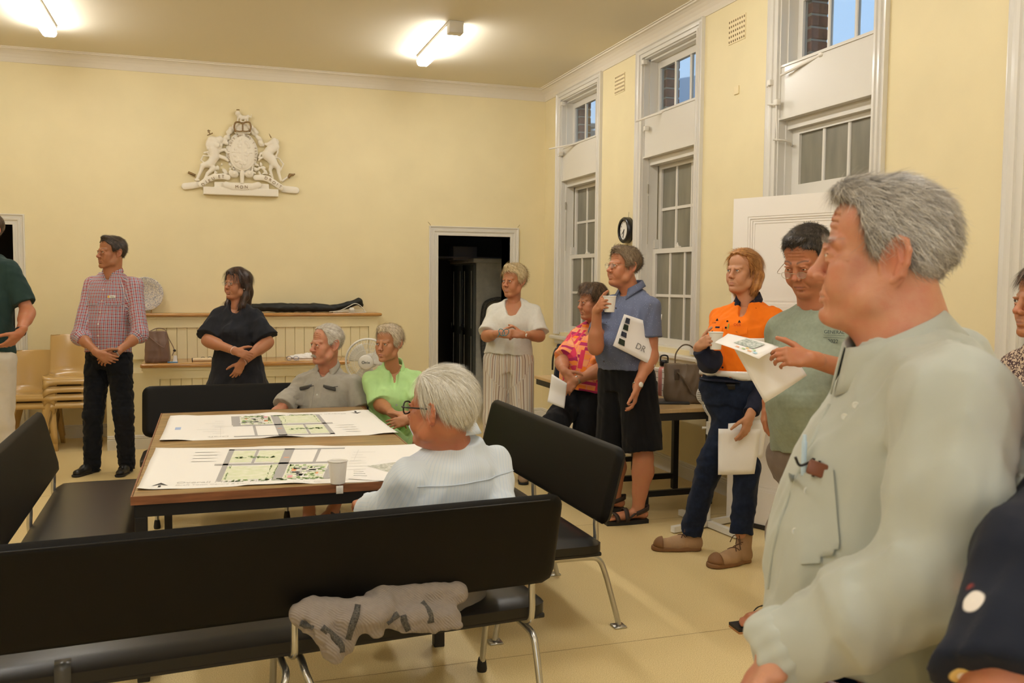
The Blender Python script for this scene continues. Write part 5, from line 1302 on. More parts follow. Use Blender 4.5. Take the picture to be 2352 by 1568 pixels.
    o, S = P.cloth(sname, lo, hi, rs, shirt, sh, fo, pc=(lambda V: pc_axis(segs)(V)) if pcoord else None); J['S'] = S; J['shirt'] = o
    if trousers is not None and LG:
        def trf(S):
            S.loft(hm+UP*.03+ax*0, hm-UP*.13, Rt, F_, tprof or [(0, .150, .115, 0, 0), (.4, .166, .128, 0, -.006), (1, .160, .115, 0, -.004)], .02)
            for h_, k_, a_ in LG:
                e_ = a_ if tleg >= 1 else k_+(a_-k_)*max(0, tleg*2-1) if tleg > .5 else h_+(k_-h_)*tleg*2
                hh = h_-UP*.04
                if tleg > .5: S.chain([hh, k_], [tr[0], tr[1]], .025); S.cap(k_, e_, tr[1], tr[2], .025, cut1=.0)
                else: S.cap(hh, e_, tr[0], tr[1], .025, cut1=0.)
            if tfn: tfn(S, J)
        tp = [hm]+[k_ for _, k_, a_ in LG]+[a_ for _, k_, a_ in LG]; lo, hi = bounds(tp, .19); lo[2] = max(lo[2], 0); lo, hi = np.minimum(lo, hm-.2*np.array([1, 1, 0])), np.maximum(hi, hm+.2*np.array([1, 1, .3]))
        sg = [(hm+UP*.1, hm-UP*.1, .15, F_*-1)]+[(h_-UP*.1, k_, .08, F_*-1) for h_, k_, a_ in LG]+[(k_, a_, .07, F_*-1) for h_, k_, a_ in LG]
        o, S2 = P.cloth(tname, lo, hi, rs*1.1, trousers, trf, [dict(amp=.0035, freq=46, seed=7, stretch=(1, 1, .7), ridge=.5), dict(amp=.004, freq=20, seed=7, stretch=(1, 1, .5))] if tfold is None else tfold, pc=pc_axis(sg) if tpc else None); J['T'] = S2
    return J
def sandal(an, d, L=.285, par=None, ms=None, msole=None, body=None):
    d = nrm(V3(d[0], d[1], 0)); x = np.cross(d, UP); c0 = np.array([an[0], an[1], 0])-d*.055
    g_ = lambda a, b, z: c0+d*a*L+x*b+UP*z; w = lambda a: .034+.016*sin(min(1, max(0, a))*pi*.75)
    ring = [g_(a, w(a)*s_, 0) for s_ in (1, -1) for a in (np.linspace(-.02, 1.0, 12) if s_ == 1 else np.linspace(1.0, -.02, 12))]
    so = MB().prism([(p[0], p[1]) for p in ring], .0, .026, 'z').build('sandal', msole or m_rub, par)
    for a0, h0 in ((.80, .052), (.52, .078)):
        G = []
        for k in np.linspace(0, pi, 13): G.append([g_(a0-.05+j*.10+(.06*cos(k) if a0 > .6 else 0), w(a0)*cos(k)*1.05, .02+h0*sin(k)**.8) for j in (0, 1)])
        MB().grid(G, .004).build('strap', ms, so)
    G = [[g_(.30-.36*sin(k), w(.2)*1.1*cos(k), z_+.03*sin(k)) for z_ in (.055, .085)] for k in np.linspace(0, pi, 13)]; MB().grid(G, .004).build('strap', ms, so)
    for s_ in (1, -1): MB().grid([[g_(.52, s_*w(.5)*1.05, .022), g_(.60, s_*w(.5)*1.05, .022)], [g_(.28, s_*w(.3)*1.1, .075), g_(.36, s_*w(.3)*1.1, .075)]], .004).build('strap', ms, so)
    return g_
def foot(S, an, d, L=.27, s=1., toes=True):
    d = nrm(V3(d[0], d[1], 0)); x = np.cross(d, UP); c0 = np.array([an[0], an[1], 0])-d*.055; g_ = lambda a, b, z: c0+d*a*L+x*b+UP*z
    S.cap(an, g_(.22, 0, .075), .036*s, .034*s, .015); S.ell(g_(.07, 0, .055), (.033*s, .033*s, .032*s), .015); S.cap(g_(.2, 0, .065), g_(.72, 0, .048), .033*s, .026*s, .02); S.cap(g_(.55, -.012, .045), g_(.75, -.016, .043), .022*s, .020*s, .02); S.cap(g_(.55, .012, .045), g_(.75, .018, .043), .022*s, .020*s, .02)
    for i, b in enumerate((-.030, -.014, .0, .014, .028)):
        b = b; S.cap(g_(.74, b*.9, .042), g_((.97, .95, .93, .90, .86)[i] if d@RH < 9 else .9, b, .036), .0105*s, .0095*s, .006)
def bil(Q, u, v): return (1-v)*((1-u)*Q[0]+u*Q[1])+v*((1-u)*Q[3]+u*Q[2])
def sheet(label, pts, n=(9, 9), bend=.01, m=None, th=.0006, seed=0, cat='paper'):
    Q = [np.array(p) for p in pts]; N_ = nrm(np.cross(Q[1]-Q[0], Q[3]-Q[0])); G = []
    for i in range(n[0]):
        row = []
        for j in range(n[1]):
            u, v = i/(n[0]-1), j/(n[1]-1); row.append(bil(Q, u, v)+N_*bend*(sin(pi*u+seed)*.8+sin(2.2*pi*v+seed*2)*.3))
        G.append(row)
    c = sum(Q)/4; o = MB().grid(G, th).build('paper_sheet', m or m_sheet, base=tuple(c), fix=True); return tag(o, label, cat)
m_btn = mat('shirt_button', (.72, .72, .66), rough=.3, spec=.5)
# ---- man in the pale green shirt, closest to the camera, in profile
sk = skin_mat('skin_ruddy', (.70, .41, .32), (.60, .20, .14), (.50, .20, .16), .5, (.30, .25, .20))
m_sh = cloth_mat('pale_green_cotton', (.45, .475, .425), weave=1300, namt=.05, sheen=.2)
m_jean = cloth_mat('blue_denim', (.07, .12, .22), weave=900, nscale=60, namt=.35)
m_belt = mat('brown_leather', (.16, .035, .02), rough=.3, spec=.5, nscale=20, namt=.3)
HG = hair_mat('grey_hair', [(.17, .155, .14), (.42, .39, .35), (.78, .74, .68)])
base = atz(2010, 2640, 0)
P = Person('man in a pale green shirt seen in profile, hands clasped, close to the camera', base, sk, .006)
F_ = facing(86); Rt = np.cross(F_, UP)
nb = at(2092, 812, 1.58); hm = at(2003, 1512, 1.56)
hd = Head(at(2024, 585, 1.60), facing(109, 1), res=.0021, s_=1.025, fat=.7, jaw=1.05, nose=1.0, old=.8, lid=1.1, neck=at(2085, 792, 1.58), neckr=.070, skin=sk, brow=.5, iris='blue', ear=1.34, earz=-.010)
sL, eL, wL = at(2205, 950, 1.315), at(2130, 1335, 1.27), at(1800, 1492, 1.36)
sR, eR, wR = at(2035, 925, 1.70), at(1950, 1330, 1.74), at(1790, 1500, 1.50)
kn = [base+V3(0, 0, .50)+Rt*x*.10+F_*.03 for x in (-1, 1)]; an = [base+V3(0, 0, .09)+Rt*x*.12 for x in (-1, 1)]; hp = [hm+Rt*x*.09-UP*.04 for x in (-1, 1)]
def bd(S):
    S.loft(nb, hm, Rt, F_, [(0, .06, .06, 0, 0), (.15, .15, .10, 0, 0), (.6, .16, .14, 0, 0), (1, .15, .13, 0, 0)], .02)
    S.cap(eL, wL, .040, .030, .01); S.cap(eR, wR, .040, .030, .01)
    hand(S, wL, nrm(at(1745, 1560, 1.33)-wL), nrm(-UP*.2-TH*.1+RH*.9), -1, 1.08, (.7, .75, .8, .8), .3)
    hand(S, wR+F_*.02-UP*.02, nrm(at(1780, 1590, 1.40)-wR), nrm(RH*.6+TH*.5-UP*.3), 1, 1.08, (.6, .6, .7, .7), .3)
    for i in (0, 1): S.chain([hp[i], kn[i], an[i]], [.08, .055, .04], .02)
lo, hi = bounds([nb, hm, sL, sR, eL, eR, wL, wR, at(1700, 1640, 1.4), an[0], an[1]], .12); P.body(lo, hi, bd, hd)
def sh(S):
    S.loft(nb+UP*.005, hm, Rt, F_, [(0, .075, .080, 0, .008), (.05, .105, .098, 0, .0), (.13, .165, .128, 0, -.025), (.27, .195, .166, 0, -.020), (.45, .20, .182, 0, .002), (.66, .200, .190, 0, .010), (.82, .195, .182, 0, .004), (.93, .185, .168, 0, -.002), (1, .172, .150, 0, -.004)], .03)
    S.cap(nb-UP*.03-F_*.03, sL, .085, .074, .07); S.cap(nb-UP*.05-F_*.07, nb-UP*.2-F_*.12, .07, .08, .06); S.cap(nb-UP*.04-TH*.05, sR, .060, .068, .05)
    S.chain([sL, (sL+eL)/2+RH*.012, eL], [.074, .080, .076], .05); S.chain([eL, (eL+wL)/2, wL+(eL-wL)*.0], [.076, .070, .056], .045, cut1=.0)
    S.chain([sR, eR, wR], [.074, .066, .052], .04, cut1=.0)
    # creases running from the armpit and round the elbow
    for a, b, r in ((at(2110, 980, 1.22), at(1960, 1330, 1.26), .006), (at(2190, 1010, 1.20), at(2040, 1380, 1.19), .005), (at(2290, 1030, 1.20), at(2180, 1330, 1.17), .007), (at(1985, 1330, 1.20), at(1830, 1400, 1.25), .006), (at(2170, 1425, 1.18), at(1900, 1500, 1.22), .006), (at(2030, 1060, 1.30), at(1850, 1290, 1.38), .005), (at(2320, 900, 1.3), at(2300, 1250, 1.2), .006), (at(2100, 1500, 1.25), at(2240, 1380, 1.22), .006)):
        m_ = (a+b)/2+vv(.015, .0, 0); S.chain([a, m_, b], [r*.4, r, r*.4], .020, op='s')
    # opening at the neck
    S.cap(nb+UP*.0, nb+UP*.12-RH*.06, .058, .07, .006, op='s')
o, SS = P.cloth('shirt', *bounds([nb, hm, sL, sR, eL, eR, wL, wR], .125), .0065, m_sh, sh, [dict(amp=.007, freq=19, seed=5, stretch=(1, 1, .5), ridge=.35), dict(amp=.0042, freq=42, seed=9, stretch=(1, 1, .4), ridge=.6), dict(amp=.007, freq=26, seed=8, c=eL, rad=.16, ridge=.4), dict(amp=.005, freq=30, seed=2, c=hm, rad=.2)])
# rolled cuff, collar, buttons
cdir = nrm(wL-eL)
def tor(S):
    G = [wL-cdir*.005+ (np.cross(cdir, nrm(np.cross(cdir, UP)))*cos(a)+nrm(np.cross(cdir, UP))*sin(a))*.050 for a in np.linspace(0, 2*pi, 15)]
    S.chain(G, [.013]*15, .01, flat=(cdir, .55)); S.chain([g_+cdir*.02 for g_ in G], [.009]*15, .01, flat=(cdir, .6))
P.cloth('rolled_cuff', *bounds([wL], .09), .004, m_sh, tor, [dict(amp=.004, freq=40, seed=3)])
cz_ = nrm(UP*.93-RH*.22*1.0+0*F_); collar(at(2066, 800, 1.58), facing(94), nrm(UP*.92+F_*.36), .080, .085, m_sh, P.root, open_=.22, height=.044, fall=.054, tip=.022, spread=.0, drop=.0, th=.003)
for (bx, by) in ((1972, 893), (1942, 925)):
    pass
pass
buttons(SS, [at(1973, 896, 1.0), at(1935, 935, 1.0), at(1806, 1190, 1.0), at(1766, 1330, 1.0)], F_*.0+nrm(at(1950, 1000, 1.5)-CAM), m_btn, P.root, .006)
vd = nrm(at(1860, 1190, 1.5)-CAM)
def pk(a, b):
    u = a*.072; v = b*.150
    if b < -.3: u *= 1-(-.3-b)*1.2
    return u+(-.5-b)*.012*0, v
mb = patch(SS, at(1872, 1185, 1.15), nrm(RH*.95+UP*.08+TH*.0), nrm(UP*.98-RH*.10), vd, pk, off=.006, th=.005, n=(13, 15))
if mb: pko = mb.build('chest_pocket', m_sh, P.root)
# placket: a raised band down the front
pl = []
for (x, y) in ((1922, 860), (1905, 930), (1872, 1000), (1842, 1070), (1812, 1140), (1788, 1210), (1772, 1280), (1764, 1350)):
    q = SS.hit(at(x, y, 1.0), nrm(at(x, y, 1.5)-CAM), .9)
    if q is not None: pl.append(q)
if len(pl) > 3: MB().tube(smoothpath(pl, 4), .004, 8).build('placket', m_sh, P.root)
# seams
for pts in (((2255, 770), (2225, 850), (2180, 880), (2060, 862)), ((2130, 800), (2135, 850), (2150, 880))):
    pass
# belt and jeans
bc = hm+UP*.008; ring = [bc+(F_*cos(a)*.158+Rt*sin(a)*.178) for a in np.linspace(0, 2*pi, 33)]
MB().grid([[p+UP*k for p in ring] for k in (-.030, .006)], .004).build('belt', m_belt, P.root)
for a in (2.1, -1.75, -.9, .6): p = bc+(F_*cos(a)*.164+Rt*sin(a)*.184); t_ = nrm(-F_*sin(a)*.158+Rt*cos(a)*.178); MB().grid([[p-t_*.006+UP*.012, p+t_*.006+UP*.012], [p-t_*.006-UP*.036, p+t_*.006-UP*.036]], .003).build('belt_loop', m_jean, P.root)
def tr(S):
    S.loft(hm+UP*.0, hm-UP*.16, Rt, F_, [(0, .172, .150, 0, 0), (.5, .18, .155, 0, 0), (1, .17, .14, 0, 0)], .03)
    for i in (0, 1): S.chain([hp[i]-UP*.05, kn[i], an[i]+UP*.02], [.105, .078, .07], .03, cut1=.0)
P.cloth('jeans', *bounds([hm, an[0], an[1], kn[0], kn[1]], .22), .010, m_jean, tr, [dict(amp=.004, freq=20, seed=3)])
for i in (0, 1): shoe(P, an[i]-F_*.06, F_, m=mat('dark_shoe', (.03, .02, .015), rough=.4), parent=P.root)
# hair
LG = [(-.14, -.075), (-.09, -.078), (-.06, -.060), (-.042, -.030), (-.034, .025), (-.010, .042), (.008, .034), (.016, .010), (.024, .008), (.032, .045), (.044, .078), (.056, .098), (.075, .110), (.14, .116)]
def flw(Pp): 
    q = Pp-np.array([0, .055, .115]); return q*np.array([.8, 1.0, 1.0])+np.array([0, -.02, -.01])
hair(hd, HG, P.root, LG, t=.009, n=26000, L=.030, w=.0009, flow=flw, lift=.30, jit=.28, res=.0026, bump=.004, seed=4, seg=4, extra=lambda S: (S.ell((0, .040, .108), (.045, .044, .020), .015), S.half((0, 0, -.082), -UP)))
# eyebrows tufts
eb_ = np.array([[x*k, .0935-.22*max(0, x-.02), .020+.004*sin(3*(x-.01)/.03)] for k in (-1, 1) for x in np.linspace(.012, .048, 60)])
A, G, r = strands(eb_, np.tile([0, 1., .3], (len(eb_), 1)), lambda p: np.stack([np.sign(p[:, 0]), np.zeros(len(p)), .4*np.ones(len(p))], 1), 420, .012, .0008, 3, .25, .4, 3)
npmesh('eyebrows', hd.glob(A), G, HG, P.root, attrs=dict(rnd=r))
# pen and glasses case in the pocket
def sp(x, y, o): q = SS.hit(at(x, y, 1.1), nrm(at(x, y, 1.5)-CAM), .9); q = q if q is not None else at(x, y, 1.44); return q-vd*o
A0, A1 = sp(1848, 1095, .006), sp(1846, 1075, .008)
MB().tube([A1-UP*.012, A1+UP*.045], .0045, 10).tube([A1+UP*.045, A1+UP*.056], [.0036, .003], 10).build('pen', mat('pen_blue', (.50, .64, .76), rough=.3), P.root)
B1 = sp(1868, 1078, .012); MB().tube(smoothpath([B1-RH*.030+UP*.020, B1-RH*.022+UP*.006, B1-RH*.006+UP*.012, B1+UP*.016, B1+RH*.004-UP*.008], 4), .0024, 8).tube([B1+UP*.018, B1-UP*.012], .0028, 8).tube([B1+RH*.010+UP*.014, B1+RH*.008-UP*.012], .0024, 8).build('folded_glasses', m_blackf, P.root)
C1 = sp(1884, 1080, .008); ux = nrm(RH-UP*.35); MB().rbox((-.022, -.004, -.013), (.022, .005, .013), .004, 3, frame(C1, ux, -vd, np.cross(ux, -vd))).build('glasses_case', mat('tan_leather', (.20, .07, .035), rough=.35), P.root)
# ---- tall man in the blue speckled shirt and black shorts, cup raised
sk2 = skin_mat('skin_tanned', (.60, .31, .20), (.58, .20, .13), (.46, .18, .14), .35, (.20, .13, .08))
m_bs = cloth_mat('blue_speckled_cotton', (.125, .145, .225), weave=900, namt=.15)
g = NG(m_bs); v = g.N.new('ShaderNodeTexVoronoi'); v.inputs['Scale'].default_value = 105; g.L.new(g.MP.outputs[0], v.inputs['Vector']); g.MP.inputs['Scale'].default_value = (1, 1, .55)
g.color(g.mix(g.ramp(v.outputs['Distance'], [(.09, (1, 1, 1)), (.15, (0, 0, 0))]), (.125, .145, .225), (.42, .46, .58)))
m_bk = cloth_mat('black_cloth', (.008, .008, .009), weave=700, namt=.3)
pf = fatten(MALE, 1.06, 1.08, .075)
def nk(S, J): S.cap(J['nb']+J['F']*.035+UP*.01, J['nb']+J['F']*.10+UP*.08, .048, .07, .006, op='s')
J = figure('tall man in a blue speckled shirt and black shorts, holding up a paper cup', sk2, (1432, 612, 5.98), 62, 4, dict(res=.0028, s_=1.04, fat=.7, jaw=1.08, nose=1.15, old=.8, iris='blue', ear=1.1, mouth=1.5, brow=.6), 50,
    (1450, 672, 6.0), (1440, 850, 6.0),   .178, dict(e=(1496, 815, 5.86), w=(1463, 888, 5.75), d=(-.12, -.98, .08), pn=(-.9, -.1, -.2), curl=(.35, .4, .45, .5), th=.3, s=1.05, m=1.12),
    dict(e=(1368, 800, 5.78), w=(1371, 712, 5.72), d=(.25, .45, .85), pn=(.92, -.12, -.30), curl=(.62, .66, .7, .75), th=.35, sp=.6, s=1.05, m=1.1), [((1478, 1050, 5.92), (1466, 1165, 5.95)), ((1412, 1045, 6.15), (1413, 1142, 6.25))], pf, m_bs, sleeve=.66, cuff=.082, trousers=m_bk, tleg=.46, tr=(.125, .125, .1), tname='shorts', neckcut=nk, shdrop=.085,
    tprof=[(0, .165, .150, 0, .02), (.4, .180, .150, 0, 0), (1, .175, .13, 0, 0)], legr=(.08, .062, .040), folds=[dict(amp=.005, freq=22, seed=3, stretch=(1, 1, .6), ridge=.4)],
    bodyfn=lambda S, J: [foot(S, J['legs'][i][2], d_) for i, d_ in ((0, vv(-.95, 0, .25)), (1, vv(-.95, 0, .12)))])
hd, P, F_, Rt = J['hd'], J['P'], J['F'], J['R']
HB = hair_mat('brown_grey_hair', [(.07, .045, .025), (.22, .15, .09), (.40, .31, .20)])
hair(hd, HB, P.root, LINE_M, t=.010, n=4200, L=.034, w=.0016, flow=lambda p: np.stack([p[:, 0]*.6-.35, (p[:, 1]+.02)*1.0, p[:, 2]*0-.10], 1), lift=.2, jit=.25, seed=2, extra=lambda S: S.ell((0, .050, .106), (.046, .036, .022), .015), sag=.1)
collar(J['nb']+UP*.046, F_, nrm(UP+F_*.10), .072, .075, m_bs, P.root, open_=.9, height=.030, fall=.040, tip=.035, drop=.035)
glasses(hd, P.root, m_wire, m_lens, rim=.0009, w=.0215, hh=.0155)
buttons(J['S'], [J['nb']-UP*z+F_*.5 for z in (.10, .19, .28, .37, .44)], -F_, mat('dark_button', (.05, .04, .04), rough=.4), P.root, .0055)
watch(J['wL']+nrm(J['eL']-J['wL'])*.012, J['wL']-J['eL'], TH*.9+RH*.4, .033, mat('steel', (.55, .52, .45), rough=.25, metal=1), mat('watch_dial', (.75, .73, .66), rough=.2), P.root, .017)
m_mb = patch(J['S'], at(1433, 750, 5.0), RH, UP, -TH, None, .12, .13, .003, .0025, (9, 9), 1.6)
if m_mb: m_mb.build('chest_pocket', m_bs, P.root)
q = J['S'].hit(at(1420, 714, 5.2), -TH, 1.6)
if q is not None:
    fr = frame(q+TH*.012, nrm(RH*.95-UP*.12), nrm(UP*.98+RH*.1), TH); lg = MB()
    for x in (-.022, .022): lg.lathe([(0, .004), (.018, .004), (.021, .001), (.018, -.003), (0, -.003)], (0, 0, 0), 20, fr @ Matrix.Translation((x, -.006, 0)) @ Matrix.Scale(1.25, 4, (1, 0, 0)))
    lg.tube([fr @ Vector(p) for p in ((-.045, .012, 0), (0, .010, .003), (.048, .012, 0), (.052, .0, -.02))], .0025, 6).build('hanging_sunglasses', mat('dark_lens', (.02, .02, .016), rough=.08, spec=.7), P.root)
# sandals
m_sd = mat('sandal_brown', (.035, .022, .015), rough=.6)
for i, d_ in ((0, vv(-.95, 0, .25)), (1, vv(-.95, 0, .12))): sandal(J['legs'][i][2], d_, par=P.root, ms=m_sd)
gripcup('white paper cup held up by the tall man in blue', J, 'R', vv(.92, -.12, -.3), 1.05)
# papers clamped under his arm
zd = 5.72
pl_ = sheet('folded printed papers clamped under the arm of the tall man in blue', [at(1409, 794, 5.70), at(1505, 842, 5.80), at(1490, 740, 5.86), at(1436, 722, 5.72)], bend=.008, th=.012)
Lf = [at(1409, 794, 5.70), at(1505, 842, 5.80), at(1490, 740, 5.86), at(1436, 722, 5.72)]; N_ = nrm(np.cross(Lf[1]-Lf[0], Lf[3]-Lf[0])); N_ = N_*np.sign(N_@TH)
for i, (v0, v1) in enumerate(((.12, .28), (.36, .50), (.56, .72), (.76, .92))): MB().add([bil(Lf, u, v)+N_*.012 for u, v in ((.06, v0), (.22, v0), (.20, v1), (.05, v1))], [(0, 1, 2, 3)]).build('printed_photo', mat('pphoto%d' % (i % 2), ((.03, .05, .03), (.05, .06, .10))[i % 2], nscale=60, namt=.6), pl_, fix=False)
text_obj('lettering', 'DR', .055, frame(bil(Lf, .62, .28)+N_*.015, nrm(Lf[1]-Lf[0]), nrm(np.cross(N_, nrm(Lf[1]-Lf[0]))), N_), mat('pencil', (.25, .24, .24)), pl_, .0005)
sheet('back sheet of paper showing behind the sleeve of the tall man in blue', [at(1482, 838, 5.98), at(1506, 832, 5.98), at(1521, 722, 6.0), at(1512, 720, 6.0)], bend=.004)
# ---- young woman in the orange work shirt
sk3 = skin_mat('skin_fair', (.66, .40, .29), (.62, .26, .18), (.50, .20, .17), .15, (.28, .13, .06))
m_hv = cloth_mat('orange_workwear', (.90, .20, .012), weave=900, namt=.08); m_nav = cloth_mat('navy_cloth', (.016, .018, .035), weave=900, namt=.2)
m_refl = mat('reflective_tape', (.93, .93, .95), rough=.35, spec=.8, coat=.4)
m_jn = cloth_mat('dark_denim', (.012, .019, .042), weave=900, nscale=50, namt=.4)
def nk(S, J):
    F = J['F']; S.cap(J['nb']+F*.06+UP*.01, J['nb']+F*.12-UP*.075, .030, .010, .008, op='s'); S.cap(J['nb']+F*.03+UP*.02, J['nb']+F*.08+UP*.08, .048, .06, .006, op='s')
pf = fatten(FEM, .96, .98, .02)
J = figure('young woman with red hair in an orange hi-vis work shirt and jeans, holding a cup', sk3, (1706, 623, 5.2), 52, 3, dict(res=.0028, sex='f', s_=.99, fat=.25, jaw=.95, nose=.9, iris='blue', brow=.5), 32, (1718, 702, 5.22), (1676, 872, 5.2), .150,
    dict(e=(1775, 845, 5.2), w=(1722, 955, 5.0), d=(-.28, -.95, .1), pn=(-.6, -.1, -.7), curl=(.25, .3, .3, .35), th=.4, s=.95), dict(e=(1630, 832, 5.05), w=(1606, 795, 5.03), d=(.32, .42, .85), pn=(.93, -.12, -.30), curl=(.62, .66, .7, .75), sp=.6, th=.3, s=.93),
    [((1632, 1062, 5.22), (1586, 1222, 5.34)), ((1716, 1072, 5.12), (1703, 1224, 5.10))], pf, m_hv, sleeve=1.0, cuff=.066, trousers=m_jn, tr=(.092, .072, .062), tname='jeans', neckcut=nk, legr=(.07, .05, .036), rs=.006, folds=[dict(amp=.006, freq=26, seed=12, stretch=(1, 1, .7), ridge=.45)],
    tprof=[(0, .140, .110, 0, 0), (.4, .158, .125, 0, -.006), (1, .156, .115, 0, -.004)], tfold=[dict(amp=.005, freq=32, seed=9, stretch=(1, 1, 1.2), ridge=.5)])
hd, P, F_, Rt = J['hd'], J['P'], J['F'], J['R']
for k, r_ in (('L', .050), ('R', .046)):
    e, w = J['e'+k], J['w'+k]; a_ = J['s'+k]
    def nv(S, e=e, w=w, a_=a_): S.cap(e+(a_-e)*(.45 if k == 'L' else .15), e, .064, .058, .02, cut0=0.); S.cap(e, w, .058, .044, .02, cut1=-.02)
    P.cloth('sleeve', *bounds([e+(a_-e)*.45, e, w], .08), .006, m_nav, nv, [dict(amp=.005, freq=30, seed=4)])
collar(J['nb']+UP*.046, F_, nrm(UP+F_*.12), .062, .066, m_nav, P.root, open_=.9, height=.030, fall=.040, tip=.035, drop=.04)
# tapes, hem, belt, pockets, marks
def band(z0, z1, m, name, off, n=28, S=J['S'], c=J['hm'], half=pi):
    G = []
    for i in range(n+1):
        a = -half+2*half*i/n; d = F_*cos(a)+Rt*sin(a); row = []
        for z in np.linspace(z0, z1, 5):
            o = np.array([c[0], c[1], 0])+UP*(c[2]+z)+(J['nb']-J['hm'])*(z/.39)*V3(1, 1, 0)
            q = S.hit(o+d*.45, -d, .45); rr = 1/math.hypot(cos(a)/.140, sin(a)/.168); row.append((q if q is not None and np.linalg.norm(q-o) < rr*1.12 else o+d*rr)+d*off)
        G.append(row)
    return MB().grid(G, .003)
band(.010, .062, m_refl, 'x', .007).build('reflective_tape', m_refl, P.root); band(.195, .245, m_refl, 'x', .007).build('reflective_tape', m_refl, P.root)
band(-.0, .010, m_nav, 'x', .004).build('hem', m_nav, P.root)
S = J['S']
def bt_(x, z, w, h, nm, m, off=.004, th=.003, poly=None, n=(9, 6)):
    b = patch(S, bray(J, x, z), -Rt, UP, -F_, poly, w, h, off, th, n, 1.)
    return b.build(nm, m, P.root) if b else None
for x in (.075, -.062):
    bt_(x, .285, .1, .1, 'pocket_flap', m_hv, .005, .004, lambda a, b_: (a*.105, b_*.036-(.010*(1-abs(a)*2) if b_ < 0 else 0)), (11, 6)); buttons(S, [bray(J, x, .275)], -F_, m_nav, P.root, .006)
for x, z, tx, sz, md in ((-.062, .318, 'OCS', .020, mat('logo_red', (.55, .05, .02))), (.082, .322, 'CYBER', .010, m_nav)):
    q = S.hit(bray(J, x, z), -F_, 1.)
    if q is not None: M_ = frame(q+F_*.007, -Rt, UP, F_); text_obj('lettering', tx, sz, M_, md, P.root, .0006); MB().prism([(-.009, .012), (.009, .012), (.0, .028)], -.0, .001, 'z', M_ @ Matrix.Translation((.012, 0, 0))).build('emblem', m_nav, P.root)
bt_(.055, .300, .028, .009, 'name_tag', m_nav, .006)
buttons(S, [bray(J, 0, z) for z in (.335, .30, .13, .08)], -F_, m_nav, P.root, .006)
q = S.hit(bray(J, -.012, .305), -F_, 1.)
if q is not None: MB().tube([q+F_*.007-UP*.018, q+F_*.007+UP*.018-Rt*.005], .0035, 6).build('marker_pen', mat('lime_pen', (.40, .50, .10)), P.root)
bt = J['hm']-UP*.022; ring = [bt+(F_*cos(a)*.116+Rt*sin(a)*.146) for a in np.linspace(0, 2*pi, 29)]
MB().grid([[p+UP*k for p in ring] for k in (-.02, .02)], .004).build('belt', mat('dark_belt', (.02, .016, .012), rough=.4), P.root)
HR = hair_mat('red_blonde_hair', [(.14, .045, .012), (.40, .17, .05), (.66, .36, .13)])
def xh(S):
    for x in (-1, 1): S.chain([(x*.060, -.035, .05), (x*.080, -.038, -.02), (x*.078, -.030, -.080), (x*.066, -.008, -.118)], [.030, .024, .024, .008], .03)
    S.chain([(0, -.085, .04), (0, -.092, -.06), (0, -.088, -.125)], [.05, .048, .030], .04, flat=((0, 1, 0), 1.5)); S.cap((-.05, -.06, -.03), (-.045, -.055, -.13), .045, .02, .03); S.cap((.05, -.06, -.03), (.045, -.055, -.13), .045, .02, .03)
LB = [(-.14, .0), (-.02, .005), (.004, .018), (.014, .0), (.03, .03), (.050, .078), (.070, .098), (.12, .11)]
hair(hd, HR, P.root, LB, t=.013, n=5200, L=.075, w=.0016, flow=lambda p: (lambda f: np.stack([p[:, 0]*1.2*(1-f)+f*(np.where(p[:, 0] > -.01, .8, -.8)), (p[:, 1]-.05)*.5-f*.7, (-.25-3*np.clip(.12-p[:, 2], 0, .3))*(1-f)+.05*f], 1))(np.clip((p[:, 1]-.01)/.05, 0, 1)*(p[:, 2] > .03)), lift=.04, jit=.07, seed=3, extra=xh, sag=.6, seg=4, bump=.002)
# boots
m_boot = mat('tan_suede', (.40, .245, .13), rough=.85, nscale=12, namt=.25, bump=.3, bscale=300); m_bs2 = mat('gum_sole', (.20, .095, .035), rough=.6); m_lace = mat('boot_lace', (.10, .05, .025), rough=.8)
def boot(an, d, L=.285):
    d = nrm(V3(d[0], d[1], 0)); he = np.array([an[0], an[1], 0])-d*.065; o, S_, g_ = shoe(P, he, d, L, .066, m_boot, m_bs2, .092, P.root, 'work_boot', ankle=.085, solet=.026)
    x = np.cross(d, UP); mb = MB()
    for i in range(6):
        a = .26+i*.055; z = .135-i*.016
        pts = []
        for b in np.linspace(-.028, .028, 7):
            q = S_.hit(g_(a, b, .25)+d*(.02*(1 if i % 2 else -1)*b/.028), -UP-d*.2, .3); pts.append(q+UP*.002 if q is not None else g_(a, b, z))
        mb.tube(pts, .0028, 6)
    mb.tube(smoothpath([g_(.27, .0, .155), g_(.33, .03, .15), g_(.36, .05, .11)], 4), .0025, 6).tube(smoothpath([g_(.27, .0, .155), g_(.34, -.02, .16), g_(.38, -.05, .12)], 4), .0025, 6).build('lace', m_lace, o)
    tc = MB(); G = [[g_(.80+.20*cos(u)*cos(v)*.95, .055*sin(u)*cos(v)*1.02, .024+.056*sin(v)) for u in np.linspace(-pi/2, pi/2, 13)] for v in np.linspace(0, pi/2, 7)]
    tc.grid(G, .002).build('toe_cap', m_bs2, o); return o
boot(J['legs'][0][2], vv(-1, 0, -.02)); boot(J['legs'][1][2], vv(-.86, 0, .42))
gripcup('white paper cup held by the young woman in orange', J, 'R', vv(.93, -.12, -.3), 1.)
# white sheets in the lowered hand
sheet('white sheet in the lowered hand of the young woman in orange, front one', [at(1649, 1090, 5.06), at(1733, 1088, 5.04), at(1748, 985, 5.03), at(1650, 984, 5.05)], bend=.012)
sheet('white sheet behind the front one in the lowered hand of the young woman in orange', [at(1665, 1060, 5.08), at(1752, 1052, 5.09), at(1764, 962, 5.09), at(1672, 972, 5.08)], bend=.01, seed=1)
